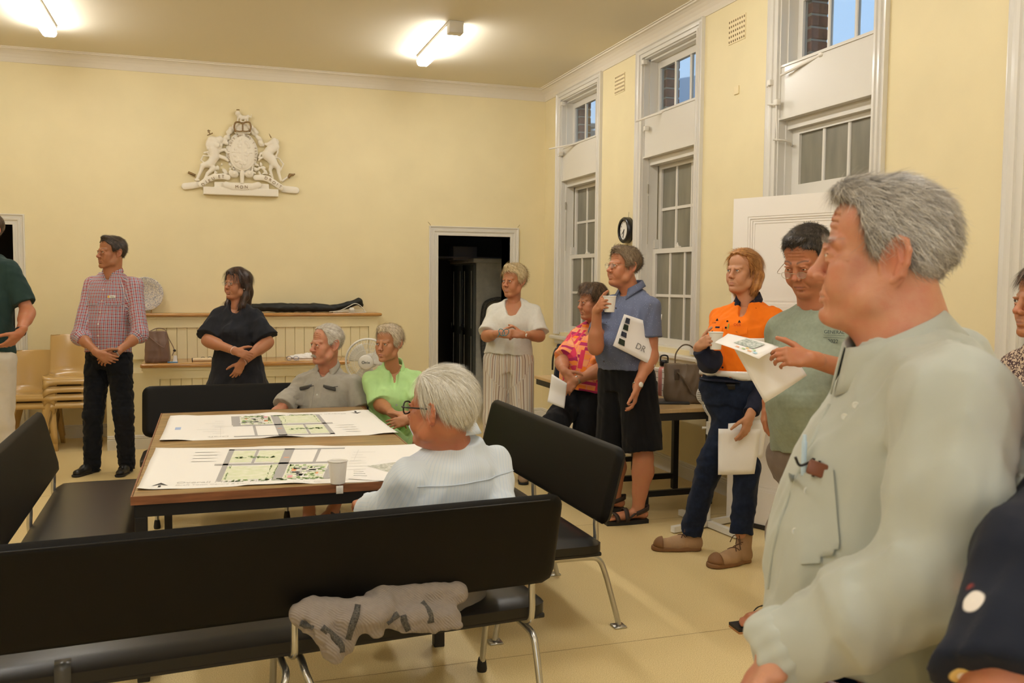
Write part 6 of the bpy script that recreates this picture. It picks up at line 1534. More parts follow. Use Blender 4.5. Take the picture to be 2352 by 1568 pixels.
# ---- man in the sage t-shirt reading papers
sk4 = skin_mat('skin_rosy', (.58, .29, .19), (.56, .18, .12), (.42, .16, .13), .35, (.03, .018, .012))
m_ts = cloth_mat('sage_jersey', (.275, .315, .245), weave=1400, nscale=70, namt=.12); m_gs = cloth_mat('taupe_shorts', (.20, .155, .125), weave=700, namt=.2)
pf = fatten(MALE, 1.18, 1.15, .09)
def nk(S, J): S.cap(J['nb']+J['F']*.035+UP*.0, J['nb']+J['F']*.10+UP*.07, .056, .08, .006, op='s')
m_flip = mat('black_thong', (.012, .011, .010), rough=.5); m_flips = mat('thong_sole', (.45, .22, .09), rough=.6)
J = figure('heavy man in a sage t-shirt looking down through glasses at papers', sk4, (1856, 596, 3.93), 50, -24, dict(res=.0026, s_=1.13, fat=1., jaw=1.1, nose=1.0, old=.5, ear=1.0, brow=1., mouth=1.4, iris='dark', gaze=(0, -.3), lid=1.3, wide=1.06, neckr=.070), 38, (1880, 700, 4.0), (1882, 1035, 3.98), .172,
    dict(e=(1985, 860, 3.80), w=(1862, 824, 3.55), d=(-.93, .10, .15), pn=(-.05, -.45, -.88), curl=(.62, .68, .74, .78), th=.30, sp=.2, s=1.1, m=1.2), dict(e=(1800, 880, 4.22), w=(1766, 920, 4.05), d=(-.2, -.8, .1), pn=(.9, 0, 0), curl=(.4, .45, .5, .5), s=1.05, m=1.15),
    [((1815, 1225, 4.02), (1792, 1378, 4.16)), ((1935, 1235, 3.95), (1950, 1395, 4.02))], pf, m_ts, sleeve=.68, cuff=.088, trousers=m_gs, tleg=.62, tr=(.135, .10, .09), tname='shorts', neckcut=nk, legr=(.09, .065, .042), shdrop=.115,
    tprof=[(0, .185, .16, 0, .02), (.4, .20, .17, 0, 0), (1, .18, .14, 0, 0)], folds=[dict(amp=.0045, freq=16, seed=6, stretch=(1, 1, .7), ridge=.3)], bodyfn=lambda S, J: [foot(S, J['legs'][0][2], vv(-.95, 0, .25)), foot(S, J['legs'][1][2], vv(-.8, 0, .5))])
hd, P, F_, Rt = J['hd'], J['P'], J['F'], J['R']
HD = hair_mat('dark_hair', [(.008, .006, .005), (.025, .018, .014), (.09, .07, .055)])
LD = [(-.14, -.070), (-.07, -.066), (-.035, -.040), (-.022, .010), (-.004, .022), (.012, .004), (.030, .010), (.040, .046), (.058, .072), (.080, .084), (.12, .09)]
hair(hd, HD, P.root, LD, t=.008, n=5200, L=.018, w=.0014, flow=lambda p: p-np.array([0, -.05, .12])+np.array([0, .03, .02]), lift=.45, jit=.3, seed=5, extra=lambda S: S.ell((0, .045, .104), (.05, .036, .018), .012))
glasses(hd, P.root, m_wire, m_lens, rim=.001, w=.020, hh=.0125, drop=.014, fwd=.006, full=True)
q = J['S'].hit(bray(J, -.085, .50), -F_, 1.2)
if q is not None:
    for s_, sz, dx, dy in (('GENERAL', .020, 0, .024), ('________', .022, 0, .020), ('________', .022, 0, .010), ('2022', .022, -.004, -.014)): text_obj('lettering', s_, sz, frame(q+F_*.017-Rt*dx+UP*dy, -Rt, UP, F_), mat('shirt_print', (.05, .07, .07)), P.root, .0008)
G = []
for k in np.linspace(-1.7, 1.7, 15):
    p = J['nb']+F_*(.02+.066*cos(k))+Rt*.070*sin(k)+UP*(.010-.040*cos(k)); G.append([p, p+UP*.012+F_*.001])
MB().grid(G, .004).build('neck_rib', m_ts, P.root)
for i, d_ in ((0, vv(-.95, 0, .25)), (1, vv(-.8, 0, .5))):
    an = J['legs'][i][2]; d = nrm(V3(d_[0], d_[1], 0)); x = np.cross(d, UP); c0 = np.array([an[0], an[1], 0])-d*.07; g_ = lambda a, b, z: c0+d*a*.30+x*b+UP*z; w = lambda a: .036+.016*sin(min(1, max(0, a))*pi*.75)
    ring = [g_(a, w(a)*s_, 0) for s_ in (1, -1) for a in (np.linspace(0, 1.0, 12) if s_ == 1 else np.linspace(1.0, 0, 12))]
    so = MB().prism([(p[0], p[1]) for p in ring], .0, .010, 'z').build('thong', m_flips, P.root); MB().prism([(p[0], p[1]) for p in ring], .010, .022, 'z').build('footbed', m_flip, so)
    for s_ in (1, -1): MB().grid([[g_(.80-.36*t_, s_*(.004+.050*t_), .03+.048*sin(pi*t_*.62)+k*.001), g_(.80-.36*t_-.05*t_, s_*(.004+.050*t_), .03+.048*sin(pi*t_*.62)+.006*t_)] for t_ in np.linspace(0, 1, 9)], .004).build('strap', m_flip, so)
# papers in his hand
Lf = [at(1642, 786, 3.66), at(1742, 824, 3.56), at(1790, 796, 3.60), at(1672, 766, 3.80)]
lo_ = sheet('booklet page with a coloured map held by the man in the sage t-shirt', Lf, bend=.004)
N_ = nrm(np.cross(Lf[1]-Lf[0], Lf[3]-Lf[0])); N_ = N_ if N_[2] > 0 else -N_
for k, (a, b, c_, m_) in enumerate(((.35, .22, .9, mat('print_grey2', (.22, .28, .26), nscale=60, namt=.8, col2=(.7, .72, .68))), (.12, .12, .5, m_sheet))):
    pass
mm = mat('print_map_far', (.20, .26, .23), nscale=90, namt=.9, col2=(.72, .74, .70)); MB().add([bil(Lf, u, v)+N_*.006 for u, v in ((.30, .35), (.72, .35), (.78, .85), (.40, .9))], [(0, 1, 2, 3)]).build('printed_map', mm, lo_, fix=False)
for (u, v, w_, c_) in ((.42, .12, .07, (.78, .42, .25)), (.55, .13, .07, (.45, .62, .35)), (.68, .12, .08, (.80, .5, .3)), (.80, .13, .08, (.45, .70, .82)), (.60, .24, .06, (.85, .65, .3)), (.74, .25, .06, (.5, .7, .45))):
    MB().add([bil(Lf, u+a, v+b)+N_*.007 for a, b in ((0, 0), (w_, 0), (w_, .08), (0, .08))], [(0, 1, 2, 3)]).build('printed_patch', mat('pp%.2f' % u, c_, rough=.6), lo_, fix=False)
sheet('large white sheet hanging from the hand of the man in the sage t-shirt', [at(1756, 924, 3.70), at(1854, 862, 3.66), at(1815, 800, 3.66), at(1680, 790, 3.72)], bend=.022, seed=.6, n=(13, 9))
# ---- seated man with white hair, back to the camera
sk5 = skin_mat('skin_sunburnt', (.56, .27, .18), (.56, .17, .11), (.42, .17, .13), .45, (.35, .32, .28))
m_lb = cloth_mat('pale_blue_stripe', (.60, .68, .78), weave=1100, namt=.04, coord='pc')
g = NG(m_lb); X = g.xyz(g.MP.outputs[0])
w1 = g.math('PINGPONG', X[0], .006); f_ = g.ramp(g.math('DIVIDE', w1, .006), [(.25, (.60, .69, .80)), (.4, (.65, .72, .81)), (.85, (.68, .74, .81)), (.95, (.61, .69, .80))]); g.color(f_)
m_gt = cloth_mat('grey_trousers', (.17, .155, .14), weave=700, namt=.15)
def nk(S, J): S.cap(J['nb']+J['F']*.03+UP*.01, J['nb']+J['F']*.10+UP*.08, .052, .07, .006, op='s')
pf = [(0, .07, .075, 0, .0), (.06, .12, .095, 0, 0), (.14, .175, .115, 0, -.012), (.3, .195, .130, 0, -.012), (.55, .19, .135, 0, .0), (.8, .19, .145, 0, .01), (1, .195, .145, 0, .01)]
J = figure('seated white-haired man in a pale blue shirt seen from behind', sk5, (1011, 936, 3.12), 117, 0, dict(res=.0026, s_=1.08, fat=.6, jaw=1.05, nose=1.1, old=1., ear=1.22, iris='blue', brow=.5, earz=-.008, neckr=.058), 138, (1042, 1022, 3.22), (1012, 1300, 3.22), .185,
    dict(e=(900, 1172, 3.20), w=(838, 1166, 3.40), d=(-.3, .05, -.95), pn=(.1, -.95, 0), curl=(.3, .35, .4, .45), m=1.1, cuff=.070), dict(e=(1148, 1185, 3.22), w=(1080, 1200, 3.50), d=(-.5, .05, -.85), pn=(0, -1, 0), m=1.1, cuff=.070),
    [((860, 1238, 3.62), (850, 1420, 3.72)), ((1010, 1252, 3.68), (1000, 1420, 3.80))], pf, m_lb, sleeve=2.0, cuff=.070, trousers=m_gt, tr=(.105, .085, .075), neckcut=nk, shdrop=.085, pcoord=True, rs=.006,
    folds=[dict(amp=.0055, freq=20, seed=31, stretch=(1, 1, .7), ridge=.4)], tprof=[(0, .18, .15, 0, .0), (.4, .19, .15, 0, 0), (1, .17, .13, 0, 0)], legr=(.07, .05, .04))
hd, P, F_, Rt = J['hd'], J['P'], J['F'], J['R']
m_lbc = cloth_mat('pale_blue_plain', (.60, .68, .79), weave=1100, namt=.04)
collar(J['nb']+UP*.046, F_, nrm(UP+F_*.16), .074, .078, m_lbc, P.root, open_=.5, height=.036, fall=.048, tip=.035, drop=.02, th=.003)
G = []
for i in range(21):
    a = -1.25+2.5*i/20; d = -F_*cos(a)+Rt*sin(a); row = []
    for z in (-.105, -.109):
        q = J['S'].hit(J['nb']+UP*z+d*.4, -d, .4); row.append((q if q is not None else J['nb']+UP*z+d*.15)+d*.0022)
    G.append(row)
MB().grid(G, .002).build('yoke_seam', m_lbc, P.root)
def cf(S):
    e, w = J['eL'], J['wL']; d = nrm(w-e); S.cap(w-d*.05, w-d*.0, .044, .043, .01, cut0=0, cut1=0); S.cap(w-d*.05, w-d*.035, .050, .048, .006, cut0=0., cut1=0.)
P.cloth('cuff', *bounds([J['wL']], .11), .005, m_lbc, cf)
HW = hair_mat('white_hair', [(.36, .31, .22), (.66, .62, .52), (.88, .86, .80)])
LW = [(-.14, -.055), (-.09, -.064), (-.06, -.050), (-.044, -.02), (-.036, .022), (-.010, .040), (.010, .030), (.020, .010), (.028, .018), (.036, .050), (.048, .082), (.062, .104), (.10, .118), (.14, .12)]
def flw(p): return np.stack([p[:, 0]*.5+.10, (p[:, 1]-.02)*.9-.2*np.clip(.10-p[:, 2], 0, .1)*0, -.10-.9*np.clip(.12-p[:, 2], 0, .2)], 1)+np.where((p[:, 1] > -.02)[:, None], np.array([[0, -.10, 0]]), np.array([[0, -.03, 0]]))
hair(hd, HW, P.root, LW, t=.010, n=15000, L=.058, w=.0012, flow=flw, lift=.11, jit=.12, seed=8, sag=.5, seg=5, res=.003, bump=.003, extra=lambda S: (S.ell((0, -.066, .025), (.070, .054, .075), .02), S.half((0, 0, -.075), -UP)))
glasses(hd, P.root, m_blackf, m_lens, rim=.0026, w=.0235, hh=.020, name='black_glasses')
# ---- man in the plaid shirt
sk6 = skin_mat('skin_olive', (.50, .265, .165), (.50, .17, .11), (.38, .15, .12), .25, (.04, .025, .018))
m_pl = cloth_mat('plaid_cotton', (.5, .3, .3), weave=900, coord='pc')
g = NG(m_pl); X = g.xyz(g.MP.outputs[0]); PS = .027
def stripes(v, sh=0.): t = g.math('FRACT', g.math('ADD', g.math('DIVIDE', v, PS), sh)); return t
def cols(t): return g.ramp(t, [(0., (.34, .07, .08)), (.20, (.34, .07, .08)), (.22, (.66, .63, .65)), (.38, (.66, .63, .65)), (.40, (.09, .11, .21)), (.62, (.09, .11, .21)), (.64, (.66, .63, .65)), (.78, (.66, .63, .65)), (.80, (.34, .07, .08))], 'CONSTANT')
c = g.mix(.5, cols(stripes(X[0])), cols(stripes(X[2], .3))); g.color(c)
m_dj = cloth_mat('black_jeans', (.008, .009, .012), weave=900, nscale=40, namt=.3)
def nk(S, J): F = J['F']; S.cap(J['nb']+F*.05+UP*.01, J['nb']+F*.11-UP*.04, .030, .012, .008, op='s'); S.cap(J['nb']+F*.03+UP*.02, J['nb']+F*.08+UP*.08, .050, .065, .006, op='s')
pf = fatten(MALE, 1.04, 1.0, .015)
J = figure('man in a red, white and blue plaid shirt and dark jeans with folded hands', sk6, (256, 580, 7.35), 36, 2, dict(res=.003, s_=1.06, neckr=.060, jaw=1.02, nose=1.05, old=.3, iris='dark', brow=.9, mouth=1.), 8, (258, 634, 7.38), (250, 808, 7.35), .185,
    dict(e=(322, 768, 7.25), w=(264, 812, 7.06), d=(-.85, -.50, .1), pn=(-.2, -.3, -.9), curl=(.35, .4, .45, .5), s=1.05, sl=1.25), dict(e=(183, 772, 7.25), w=(226, 812, 7.02), d=(.88, -.35, .25), pn=(.2, -.2, -.95), curl=(.55, .6, .65, .7), s=1.05, sl=1.25),
    [((284, 955, 7.30), (292, 1078, 7.38)), ((214, 955, 7.30), (212, 1080, 7.36))], pf, m_pl, sleeve=1.25, cuff=.062, trousers=m_dj, tr=(.102, .076, .060), tname='jeans', neckcut=nk, shdrop=.075, pcoord=True, rs=.007, rb=.005,
    tprof=[(0, .155, .120, 0, 0), (.4, .172, .132, 0, -.006), (1, .168, .12, 0, -.004)], tfold=[dict(amp=.005, freq=50, seed=9, stretch=(1, 1, 1.4), ridge=.5)])
hd, P, F_, Rt = J['hd'], J['P'], J['F'], J['R']
m_plc = cloth_mat('plaid_trim', (.42, .24, .27), weave=900); g = NG(m_plc); X = g.xyz(g.MP.outputs[0]); g.color(g.mix(.5, cols(stripes(X[0])), cols(stripes(X[2], .3))))
collar(J['nb']+UP*.046, F_, nrm(UP+F_*.1), .066, .070, m_plc, P.root, open_=1.0, height=.034, fall=.046, tip=.04, drop=.04)
buttons(J['S'], [bray(J, 0, z) for z in (.05, .14, .23, .32, .41, .50)], -F_, m_btn, P.root, .006)
for x in (.085, -.085):
    b = patch(J['S'], bray(J, x, .395), -Rt, UP, -F_, lambda a, b_: (a*.115, b_*.034), off=.004, th=.003, n=(9, 5), far=1.)
    if b: b.build('pocket_flap', m_plc, P.root)
q = J['S'].hit(bray(J, -.075, .445), -F_, 1.)
if q is not None: MB().rbox((-.034, -.010, 0), (.034, .010, .003), .001, 1, frame(q+F_*.006, -Rt, UP, F_)).build('name_badge', mat('badge_white', (.82, .80, .76), rough=.35), P.root); MB().box((-.034, -.010, .003), (-.02, .010, .0034), frame(q+F_*.006, -Rt, UP, F_)).build('badge_stripe', mat('badge_yellow', (.80, .50, .08)), P.root); text_obj('lettering', 'Name', .011, frame(q+F_*.0098-Rt*.006, -Rt, UP, F_), m_ink if 'm_ink' in globals() else m_pup, P.root, .0002)
watch(J['wL']+nrm(J['eL']-J['wL'])*.004, J['wL']-J['eL'], TH*.9+UP*.4, .034, mat('rubber_strap', (.30, .30, .29), rough=.5), m_blackf, P.root, .019)
ring = [J['hm']+UP*.004+(F_*cos(a)*.128+Rt*sin(a)*.164) for a in np.linspace(0, 2*pi, 29)]
MB().grid([[p+UP*k for p in ring] for k in (-.03, .006)], .004).build('belt', mat('belt_black', (.015, .012, .010), rough=.4), P.root)
hair(hd, hair_mat('dark_brown_hair', [(.010, .007, .005), (.040, .026, .018), (.12, .085, .06)]), P.root, [(-.14, -.070), (-.07, -.066), (-.035, -.040), (-.022, .010), (-.004, .022), (.012, .0), (.030, .010), (.040, .045), (.058, .072), (.080, .084), (.12, .09)], t=.008, n=3000, L=.024, w=.0018, flow=lambda p: p-np.array([.03, .08, .11]), lift=.3, jit=.25, seed=5, extra=lambda S: S.ell((0, .042, .108), (.05, .036, .020), .012))
for i, d_ in ((0, vv(.1, 0, 1)), (1, vv(-.25, 0, 1))): shoe(P, J['legs'][i][2]-nrm(V3(d_[0], d_[1], 0))*.06, d_, m=mat('black_shoe', (.012, .011, .010), rough=.35), parent=P.root)
# ---- woman in the charcoal top
sk7 = skin_mat('skin_warm', (.56, .30, .20), (.54, .19, .13), (.42, .15, .13), .2, (.05, .03, .02))
m_ch = cloth_mat('charcoal_cotton', (.020, .021, .027), weave=700, namt=.25); m_bt = cloth_mat('black_trousers', (.010, .010, .012), weave=700, namt=.2)
def nk(S, J): F = J['F']; S.cap(J['nb']+F*.03+UP*.04, J['nb']+F*.10+UP*.012, .066, .060, .006, op='s')
pf = [(0, .062, .062, 0, .0), (.04, .095, .078, 0, 0), (.09, .142, .098, 0, -.005), (.22, .165, .125, 0, .012), (.32, .165, .150, 0, .030), (.50, .172, .130, 0, .010), (.70, .200, .150, 0, .006), (.86, .232, .168, 0, .004), (1, .262, .185, 0, .004)]
J = figure('dark-haired woman with glasses in a loose charcoal top, arms crossed low', sk7, (544, 651, 7.5), 30, 1, dict(res=.003, s_=1.02, sex='f', fat=.7, jaw=1.05, nose=.95, old=.3, iris='dark', brow=.7, mouth=1.3), 10, (546, 706, 7.5), (546, 886, 7.5), .150,
    dict(e=(616, 785, 7.42), w=(556, 832, 7.20), d=(-.40, -.90, .1), pn=(-.5, -.1, -.8), curl=(.35, .4, .45, .5), s=.95, m=1.15, cuff=.098), dict(e=(476, 782, 7.40), w=(540, 806, 7.14), d=(.93, -.30, .15), pn=(.1, -.3, -.9), curl=(.45, .5, .55, .6), s=.95, m=1.15, cuff=.098),
    [((580, 990, 7.5), (578, 1068, 7.5)), ((512, 990, 7.5), (512, 1068, 7.5))], pf, m_ch, sleeve=.86, cuff=.098, trousers=m_bt, tr=(.115, .085, .07), neckcut=nk, shdrop=.075, rs=.007, rb=.005, flare=.14,
    folds=[dict(amp=.007, freq=34, seed=4, stretch=(1, 1, .12), ridge=.3), dict(amp=.004, freq=60, seed=8, stretch=(1, 1, .3))])
hd, P, F_, Rt = J['hd'], J['P'], J['F'], J['R']
def xh(S):
    for x in (-1, 1): S.chain([(x*.058, -.030, .05), (x*.078, -.030, -.03), (x*.082, -.020, -.10), (x*.078, .020, -.175), (x*.060, .045, -.215)], [.032, .026, .028, .024, .008], .03)
    S.chain([(0, -.080, .04), (0, -.095, -.06), (0, -.095, -.16)], [.055, .055, .045], .04); S.cap((.025, .068, .085), (.058, .062, .030), .012, .006, .01); S.cap((-.0, .075, .090), (-.055, .055, .045), .012, .006, .01)
hair(hd, hair_mat('long_dark_hair', [(.010, .005, .004), (.035, .018, .012), (.11, .055, .035)]), P.root, [(-.14, .0), (-.02, .0), (.004, .018), (.014, .0), (.03, .03), (.050, .070), (.070, .094), (.12, .11)], t=.012, n=4200, L=.085, w=.0018, flow=lambda p: np.stack([p[:, 0]*1.2, (p[:, 1]-.03)*.4, -.25-3*np.clip(.12-p[:, 2], 0, .3)], 1), lift=.04, jit=.07, seed=3, extra=xh, sag=.6, seg=4, bump=.003)
glasses(hd, P.root, m_wire, m_lens, rim=.0009, w=.021, hh=.014)
for r_, o_, m_ in ((.030, .02, mat('pink_beads', (.70, .50, .45), rough=.4)), (.031, .035, mat('grey_bangle', (.12, .12, .13), rough=.3, metal=.6))):
    for k in ('L', 'R'):
        d = nrm(J['e'+k]-J['w'+k]); c = J['w'+k]+d*(o_-.01); a_ = nrm(np.cross(d, UP)); b_ = np.cross(d, a_); MB().tube([c+(a_*cos(t)+b_*sin(t))*r_*1.05 for t in np.linspace(0, 2*pi, 17)], .0035, 6, False).build('bracelet', m_, P.root)
MB().lathe([(0, -.008), (.006, -.004), (.007, .002), (0, .008)], tuple(hd.g1(-.083, .0, -.045)), 10).build('earring', mat('silver', (.6, .6, .6), rough=.2, metal=1), P.root)
for i in (0, 1): shoe(P, J['legs'][i][2]*V3(1, 1, 0)-TH*.06, TH, m=mat('black_shoe', (.012, .011, .010), rough=.35), parent=P.root)
# ---- seated man in the grey shirt
sk8 = skin_mat('skin_pink', (.62, .35, .26), (.60, .22, .17), (.46, .20, .17), .45, (.40, .34, .28))
m_gy = cloth_mat('grey_cotton', (.36, .335, .285), weave=700, nscale=30, namt=.12)
def nk(S, J): F = J['F']; S.cap(J['nb']+F*.05+UP*.01, J['nb']+F*.11-UP*.04, .032, .012, .008, op='s'); S.cap(J['nb']+F*.03+UP*.02, J['nb']+F*.08+UP*.08, .052, .065, .006, op='s')
pf = fatten(MALE, 1.06, 1.02, .03)
J = figure('seated elderly man with a moustache in a grey short-sleeved shirt', sk8, (750, 790, 6.15), 46, 0, dict(res=.0028, s_=1.06, fat=.1, jaw=.98, nose=1.12, old=1., iris='dark', brow=.35, mouth=1.6, ear=1.15), 10, (752, 850, 6.22), (748, 1000, 6.26), .182,
    dict(e=(832, 950, 6.14), w=(800, 1000, 5.95), d=(-.4, -.2, .9), pn=(0, -1, 0), m=1.05), dict(e=(640, 948, 6.02), w=(602, 985, 6.05), d=(-.3, -.7, .3), pn=(0, -1, 0), m=1.05),
    [((800, 1040, 5.74), (764, 1182, 5.95)), ((708, 1040, 5.72), (710, 1174, 5.76))], pf, m_gy, sleeve=.80, cuff=.072, trousers=m_gs, tleg=.46, tr=(.10, .085, .08), tname='shorts', neckcut=nk, shdrop=.088,
    folds=[dict(amp=.006, freq=26, seed=15, stretch=(1, 1, .7), ridge=.5)], bodyfn=lambda S, J: [foot(S, J['legs'][i][2], vv(-.2, 0, .95)) for i in (0, 1)])
hd, P, F_, Rt = J['hd'], J['P'], J['F'], J['R']
collar(J['nb']+UP*.046, F_, nrm(UP+F_*.12), .066, .070, m_gy, P.root, open_=1.1, height=.030, fall=.042, tip=.035, drop=.04)
buttons(J['S'], [bray(J, 0, z) for z in (.10, .20, .30)], -F_, m_btn, P.root, .006)
for x in (.085, -.085):
    b = patch(J['S'], bray(J, x, .285), -Rt, UP, -F_, lambda a, b_: (a*.115, b_*.125), off=.003, th=.0025, n=(9, 9), far=1.)
    if b: b.build('chest_pocket', m_gy, P.root)
    q = J['S'].hit(bray(J, x, .345), -F_, 1.)
    if q is not None: MB().rbox((-.05, -.014, -.004), (.04, .012, .006), .004, 2, frame(q+F_*.010, nrm(-Rt+UP*(.25 if x > 0 else -.2)), nrm(UP), F_)).tube([q+F_*.014+Rt*.02, q+F_*.016-Rt*.055+UP*.012], .0025, 6).build('pocket_glasses', mat('smoky_plastic', (.05, .05, .05), rough=.15, spec=.6), P.root)
hair(hd, hair_mat('silver_hair', [(.28, .24, .19), (.55, .50, .42), (.80, .76, .68)]), P.root, [(-.14, -.070), (-.07, -.066), (-.035, -.040), (-.022, .010), (-.004, .022), (.012, .0), (.028, .012), (.038, .055), (.050, .088), (.062, .104), (.12, .12)], t=.008, n=3600, L=.028, w=.0016, flow=lambda p: p-np.array([.05, .08, .11]), lift=.2, jit=.25, seed=6)
V0 = np.array([[x, .100-8*x*x, -.0605-.35*abs(x)] for x in np.linspace(-.024, .024, 80)]); A, G, r = strands(V0, np.tile([0, 1., .1], (80, 1)), lambda p: np.stack([p[:, 0]*6, p[:, 0]*0, -1+p[:, 0]*0], 1), 700, .012, .0012, 2, .25, .25, 3)
npmesh('moustache', hd.glob(A), G, hair_mat('silver_hair', None), P.root, attrs=dict(rnd=r))
for i in (0, 1): shoe(P, J['legs'][i][2]-nrm(vv(-.2, 0, .95))*.06, vv(-.2, 0, .95), m=mat('grey_shoe', (.05, .045, .04), rough=.6), parent=P.root, h=.06)
# ---- seated woman in green
sk9 = skin_mat('skin_golden', (.56, .31, .19), (.52, .20, .13), (.45, .17, .14), .15, (.07, .045, .03))
m_lg = cloth_mat('mint_linen', (.46, .72, .31), weave=800, nscale=20, namt=.08)
def nk(S, J): F = J['F']; S.cap(J['nb']+F*.06+UP*.01, J['nb']+F*.14-UP*.14, .038, .008, .006, op='s'); S.cap(J['nb']+F*.03+UP*.02, J['nb']+F*.08+UP*.07, .050, .06, .006, op='s')
J = figure('seated woman with cropped ash-blonde hair in a mint green tunic', sk9, (893, 788, 6.05), 27, 0, dict(res=.0026, s_=.98, sex='f', jaw=.95, nose=.9, iris='dark', brow=.8), -12, (903, 850, 6.12), (905, 985, 6.20), .150,
    dict(e=(965, 930, 6.0), w=(935, 965, 5.75), d=(-.7, -.1, .6), pn=(-.2, -.3, -.9), curl=(.5, .5, .5, .5), s=.92), dict(e=(872, 928, 6.02), w=(905, 952, 5.78), d=(.8, -.35, .3), pn=(0, -.5, -.85), curl=(.4, .45, .5, .5), s=.92),
    [((975, 1030, 5.70), (985, 1165, 5.72)), ((915, 1030, 5.68), (925, 1160, 5.70))], fatten(FEM, 1.1, 1.05, .02), m_lg, sleeve=.92, cuff=.082, trousers=m_lg, tleg=.40, tr=(.10, .085, .08), tname='tunic_skirt', neckcut=nk, folds=[dict(amp=.007, freq=26, seed=19, stretch=(1, 1, .6), ridge=.5)], bodyfn=lambda S, J: [foot(S, J['legs'][i][2], vv(.1, 0, .95), .24) for i in (0, 1)])
hd, P, F_, Rt = J['hd'], J['P'], J['F'], J['R']
collar(J['nb']+UP*.044, F_, nrm(UP+F_*.2), .062, .066, m_lg, P.root, open_=1.5, height=.026, fall=.048, tip=.05, drop=.05)
buttons(J['S'], [bray(J, 0, z) for z in (.12, .19)], -F_, mat('grey_button', (.45, .5, .45), rough=.3), P.root, .007)
MB().lathe([(0, -.004), (.004, 0), (0, .004)], tuple(J['nb']+F_*.098-UP*.055), 8).build('pendant', mat('silver', (.6, .6, .6), rough=.2, metal=1), P.root)
hair(hd, hair_mat('ash_blonde_hair', [(.16, .12, .075), (.55, .45, .30), (.84, .75, .58)]), P.root, [(-.14, -.065), (-.07, -.060), (-.035, -.040), (-.022, .0), (-.004, .02), (.010, -.005), (.028, -.01), (.036, .030), (.050, .062), (.068, .080), (.12, .09)], t=.010, n=4200, L=.036, w=.0015, flow=lambda p: np.stack([p[:, 0]*.3-.4, -(p[:, 1]-.1)*.2, -.25+p[:, 2]*0], 1), lift=.18, jit=.25, seed=7, extra=lambda S: S.ell((.01, .045, .102), (.05, .04, .024), .015))
sheet('folded light blue paper on the knee of the woman in mint green', [at(938, 978, 5.62), at(955, 1018, 5.55), at(976, 1012, 5.60), at(955, 962, 5.70)], bend=.006, m=mat('blue_paper', (.55, .62, .72)))
for i in (0, 1): sandal(J['legs'][i][2], vv(.1, 0, .95), .25, P.root, mat('sandal_tan', (.25, .14, .08)))
# ---- woman in the white knit top
skA = skin_mat('skin_tan', (.55, .29, .18), (.52, .18, .12), (.42, .17, .14), .25, (.20, .14, .09))
m_wk = cloth_mat('white_knit', (.66, .645, .58), weave=420, nscale=60, namt=.06, bump=.5)
m_st = cloth_mat('striped_linen', (.6, .55, .45), weave=700, coord='pc'); g = NG(m_st); X = g.xyz(g.MP.outputs[0]); t_ = g.math('FRACT', g.math('DIVIDE', X[0], .105))
g.color(g.ramp(t_, [(0, (.66, .61, .52)), (.10, (.25, .17, .13)), (.15, (.62, .55, .45)), (.26, (.45, .34, .24)), (.32, (.68, .63, .55)), (.42, (.22, .20, .22)), (.46, (.66, .61, .53)), (.56, (.40, .27, .22)), (.64, (.66, .6, .5)), (.72, (.42, .42, .44)), (.76, (.68, .63, .54)), (.88, (.50, .40, .30)), (.94, (.66, .61, .52))], 'CONSTANT'))
def nk(S, J): F = J['F']; S.cap(J['nb']+F*.05+UP*.03, J['nb']+F*.13-UP*.045, .070, .055, .006, op='s')
J = figure('blonde woman in a white knit top and striped trousers by the dark doorway', skA, (1180, 645, 7.2), 38, 0, dict(res=.003, s_=1.02, sex='f', fat=.3, old=.7, iris='blue', brow=.5, nose=1., mouth=1.), 8, (1181, 695, 7.22), (1168, 816, 7.2), .152,
    dict(e=(1240, 772, 7.10), w=(1200, 768, 6.90), d=(-.95, .10, .25), pn=(0, -.4, -.9), curl=(.8, .8, .85, .85), s=.95, sp=.4), dict(e=(1117, 772, 7.10), w=(1146, 766, 6.88), d=(.95, -.05, .2), pn=(0, -.4, -.9), curl=(.8, .85, .9, .9), s=.95, sp=.4),
    [((1198, 960, 7.2), (1202, 1078, 7.2)), ((1136, 960, 7.2), (1140, 1080, 7.2))], fatten(FEM, 1.08, 1.05, .02), m_wk, sleeve=.86, cuff=.074, trousers=m_st, tr=(.115, .092, .100), neckcut=nk, tpc=True, shdrop=.075, rb=.005, rs=.007, folds=[dict(amp=.004, freq=20, seed=3)], tfold=[dict(amp=.005, freq=60, seed=4, stretch=(1, 1, .06), ridge=.3)])
hd, P, F_, Rt = J['hd'], J['P'], J['F'], J['R']
watch(J['wL']+nrm(J['eL']-J['wL'])*.012, J['wL']-J['eL'], TH, .029, mat('steel', (.55, .52, .45), rough=.25, metal=1), mat('watch_dial', (.75, .73, .66), rough=.2), P.root, .014)
hair(hd, hair_mat('blonde_hair', [(.25, .17, .08), (.62, .48, .26), (.86, .76, .50)]), P.root, [(-.14, -.070), (-.07, -.062), (-.035, -.040), (-.022, .0), (-.004, .02), (.010, .0), (.028, .0), (.036, .030), (.050, .058), (.068, .072), (.12, .08)], t=.014, n=3600, L=.040, w=.0018, flow=lambda p: np.stack([p[:, 0]*.3-.3, -(p[:, 1]-.02)*.6, -.2+p[:, 2]*0], 1), lift=.2, jit=.22, seed=9, extra=lambda S: S.ell((0, .045, .108), (.052, .042, .026), .015))
c_ = (J['wL']+J['wR'])/2+J['hL']*.06+TH*.05+UP*.01; fr = MB(); mt = mat('teal_frame', (.05, .22, .26), rough=.3)
for a_, b_ in ((-.8, .02), (.6, -.01)): fr.tube([c_+nrm(RH+UP*a_)*.020*cos(t)+nrm(UP-RH*a_)*.028*sin(t)+RH*b_ for t in np.linspace(0, 2*pi, 17)], .003, 6, False)
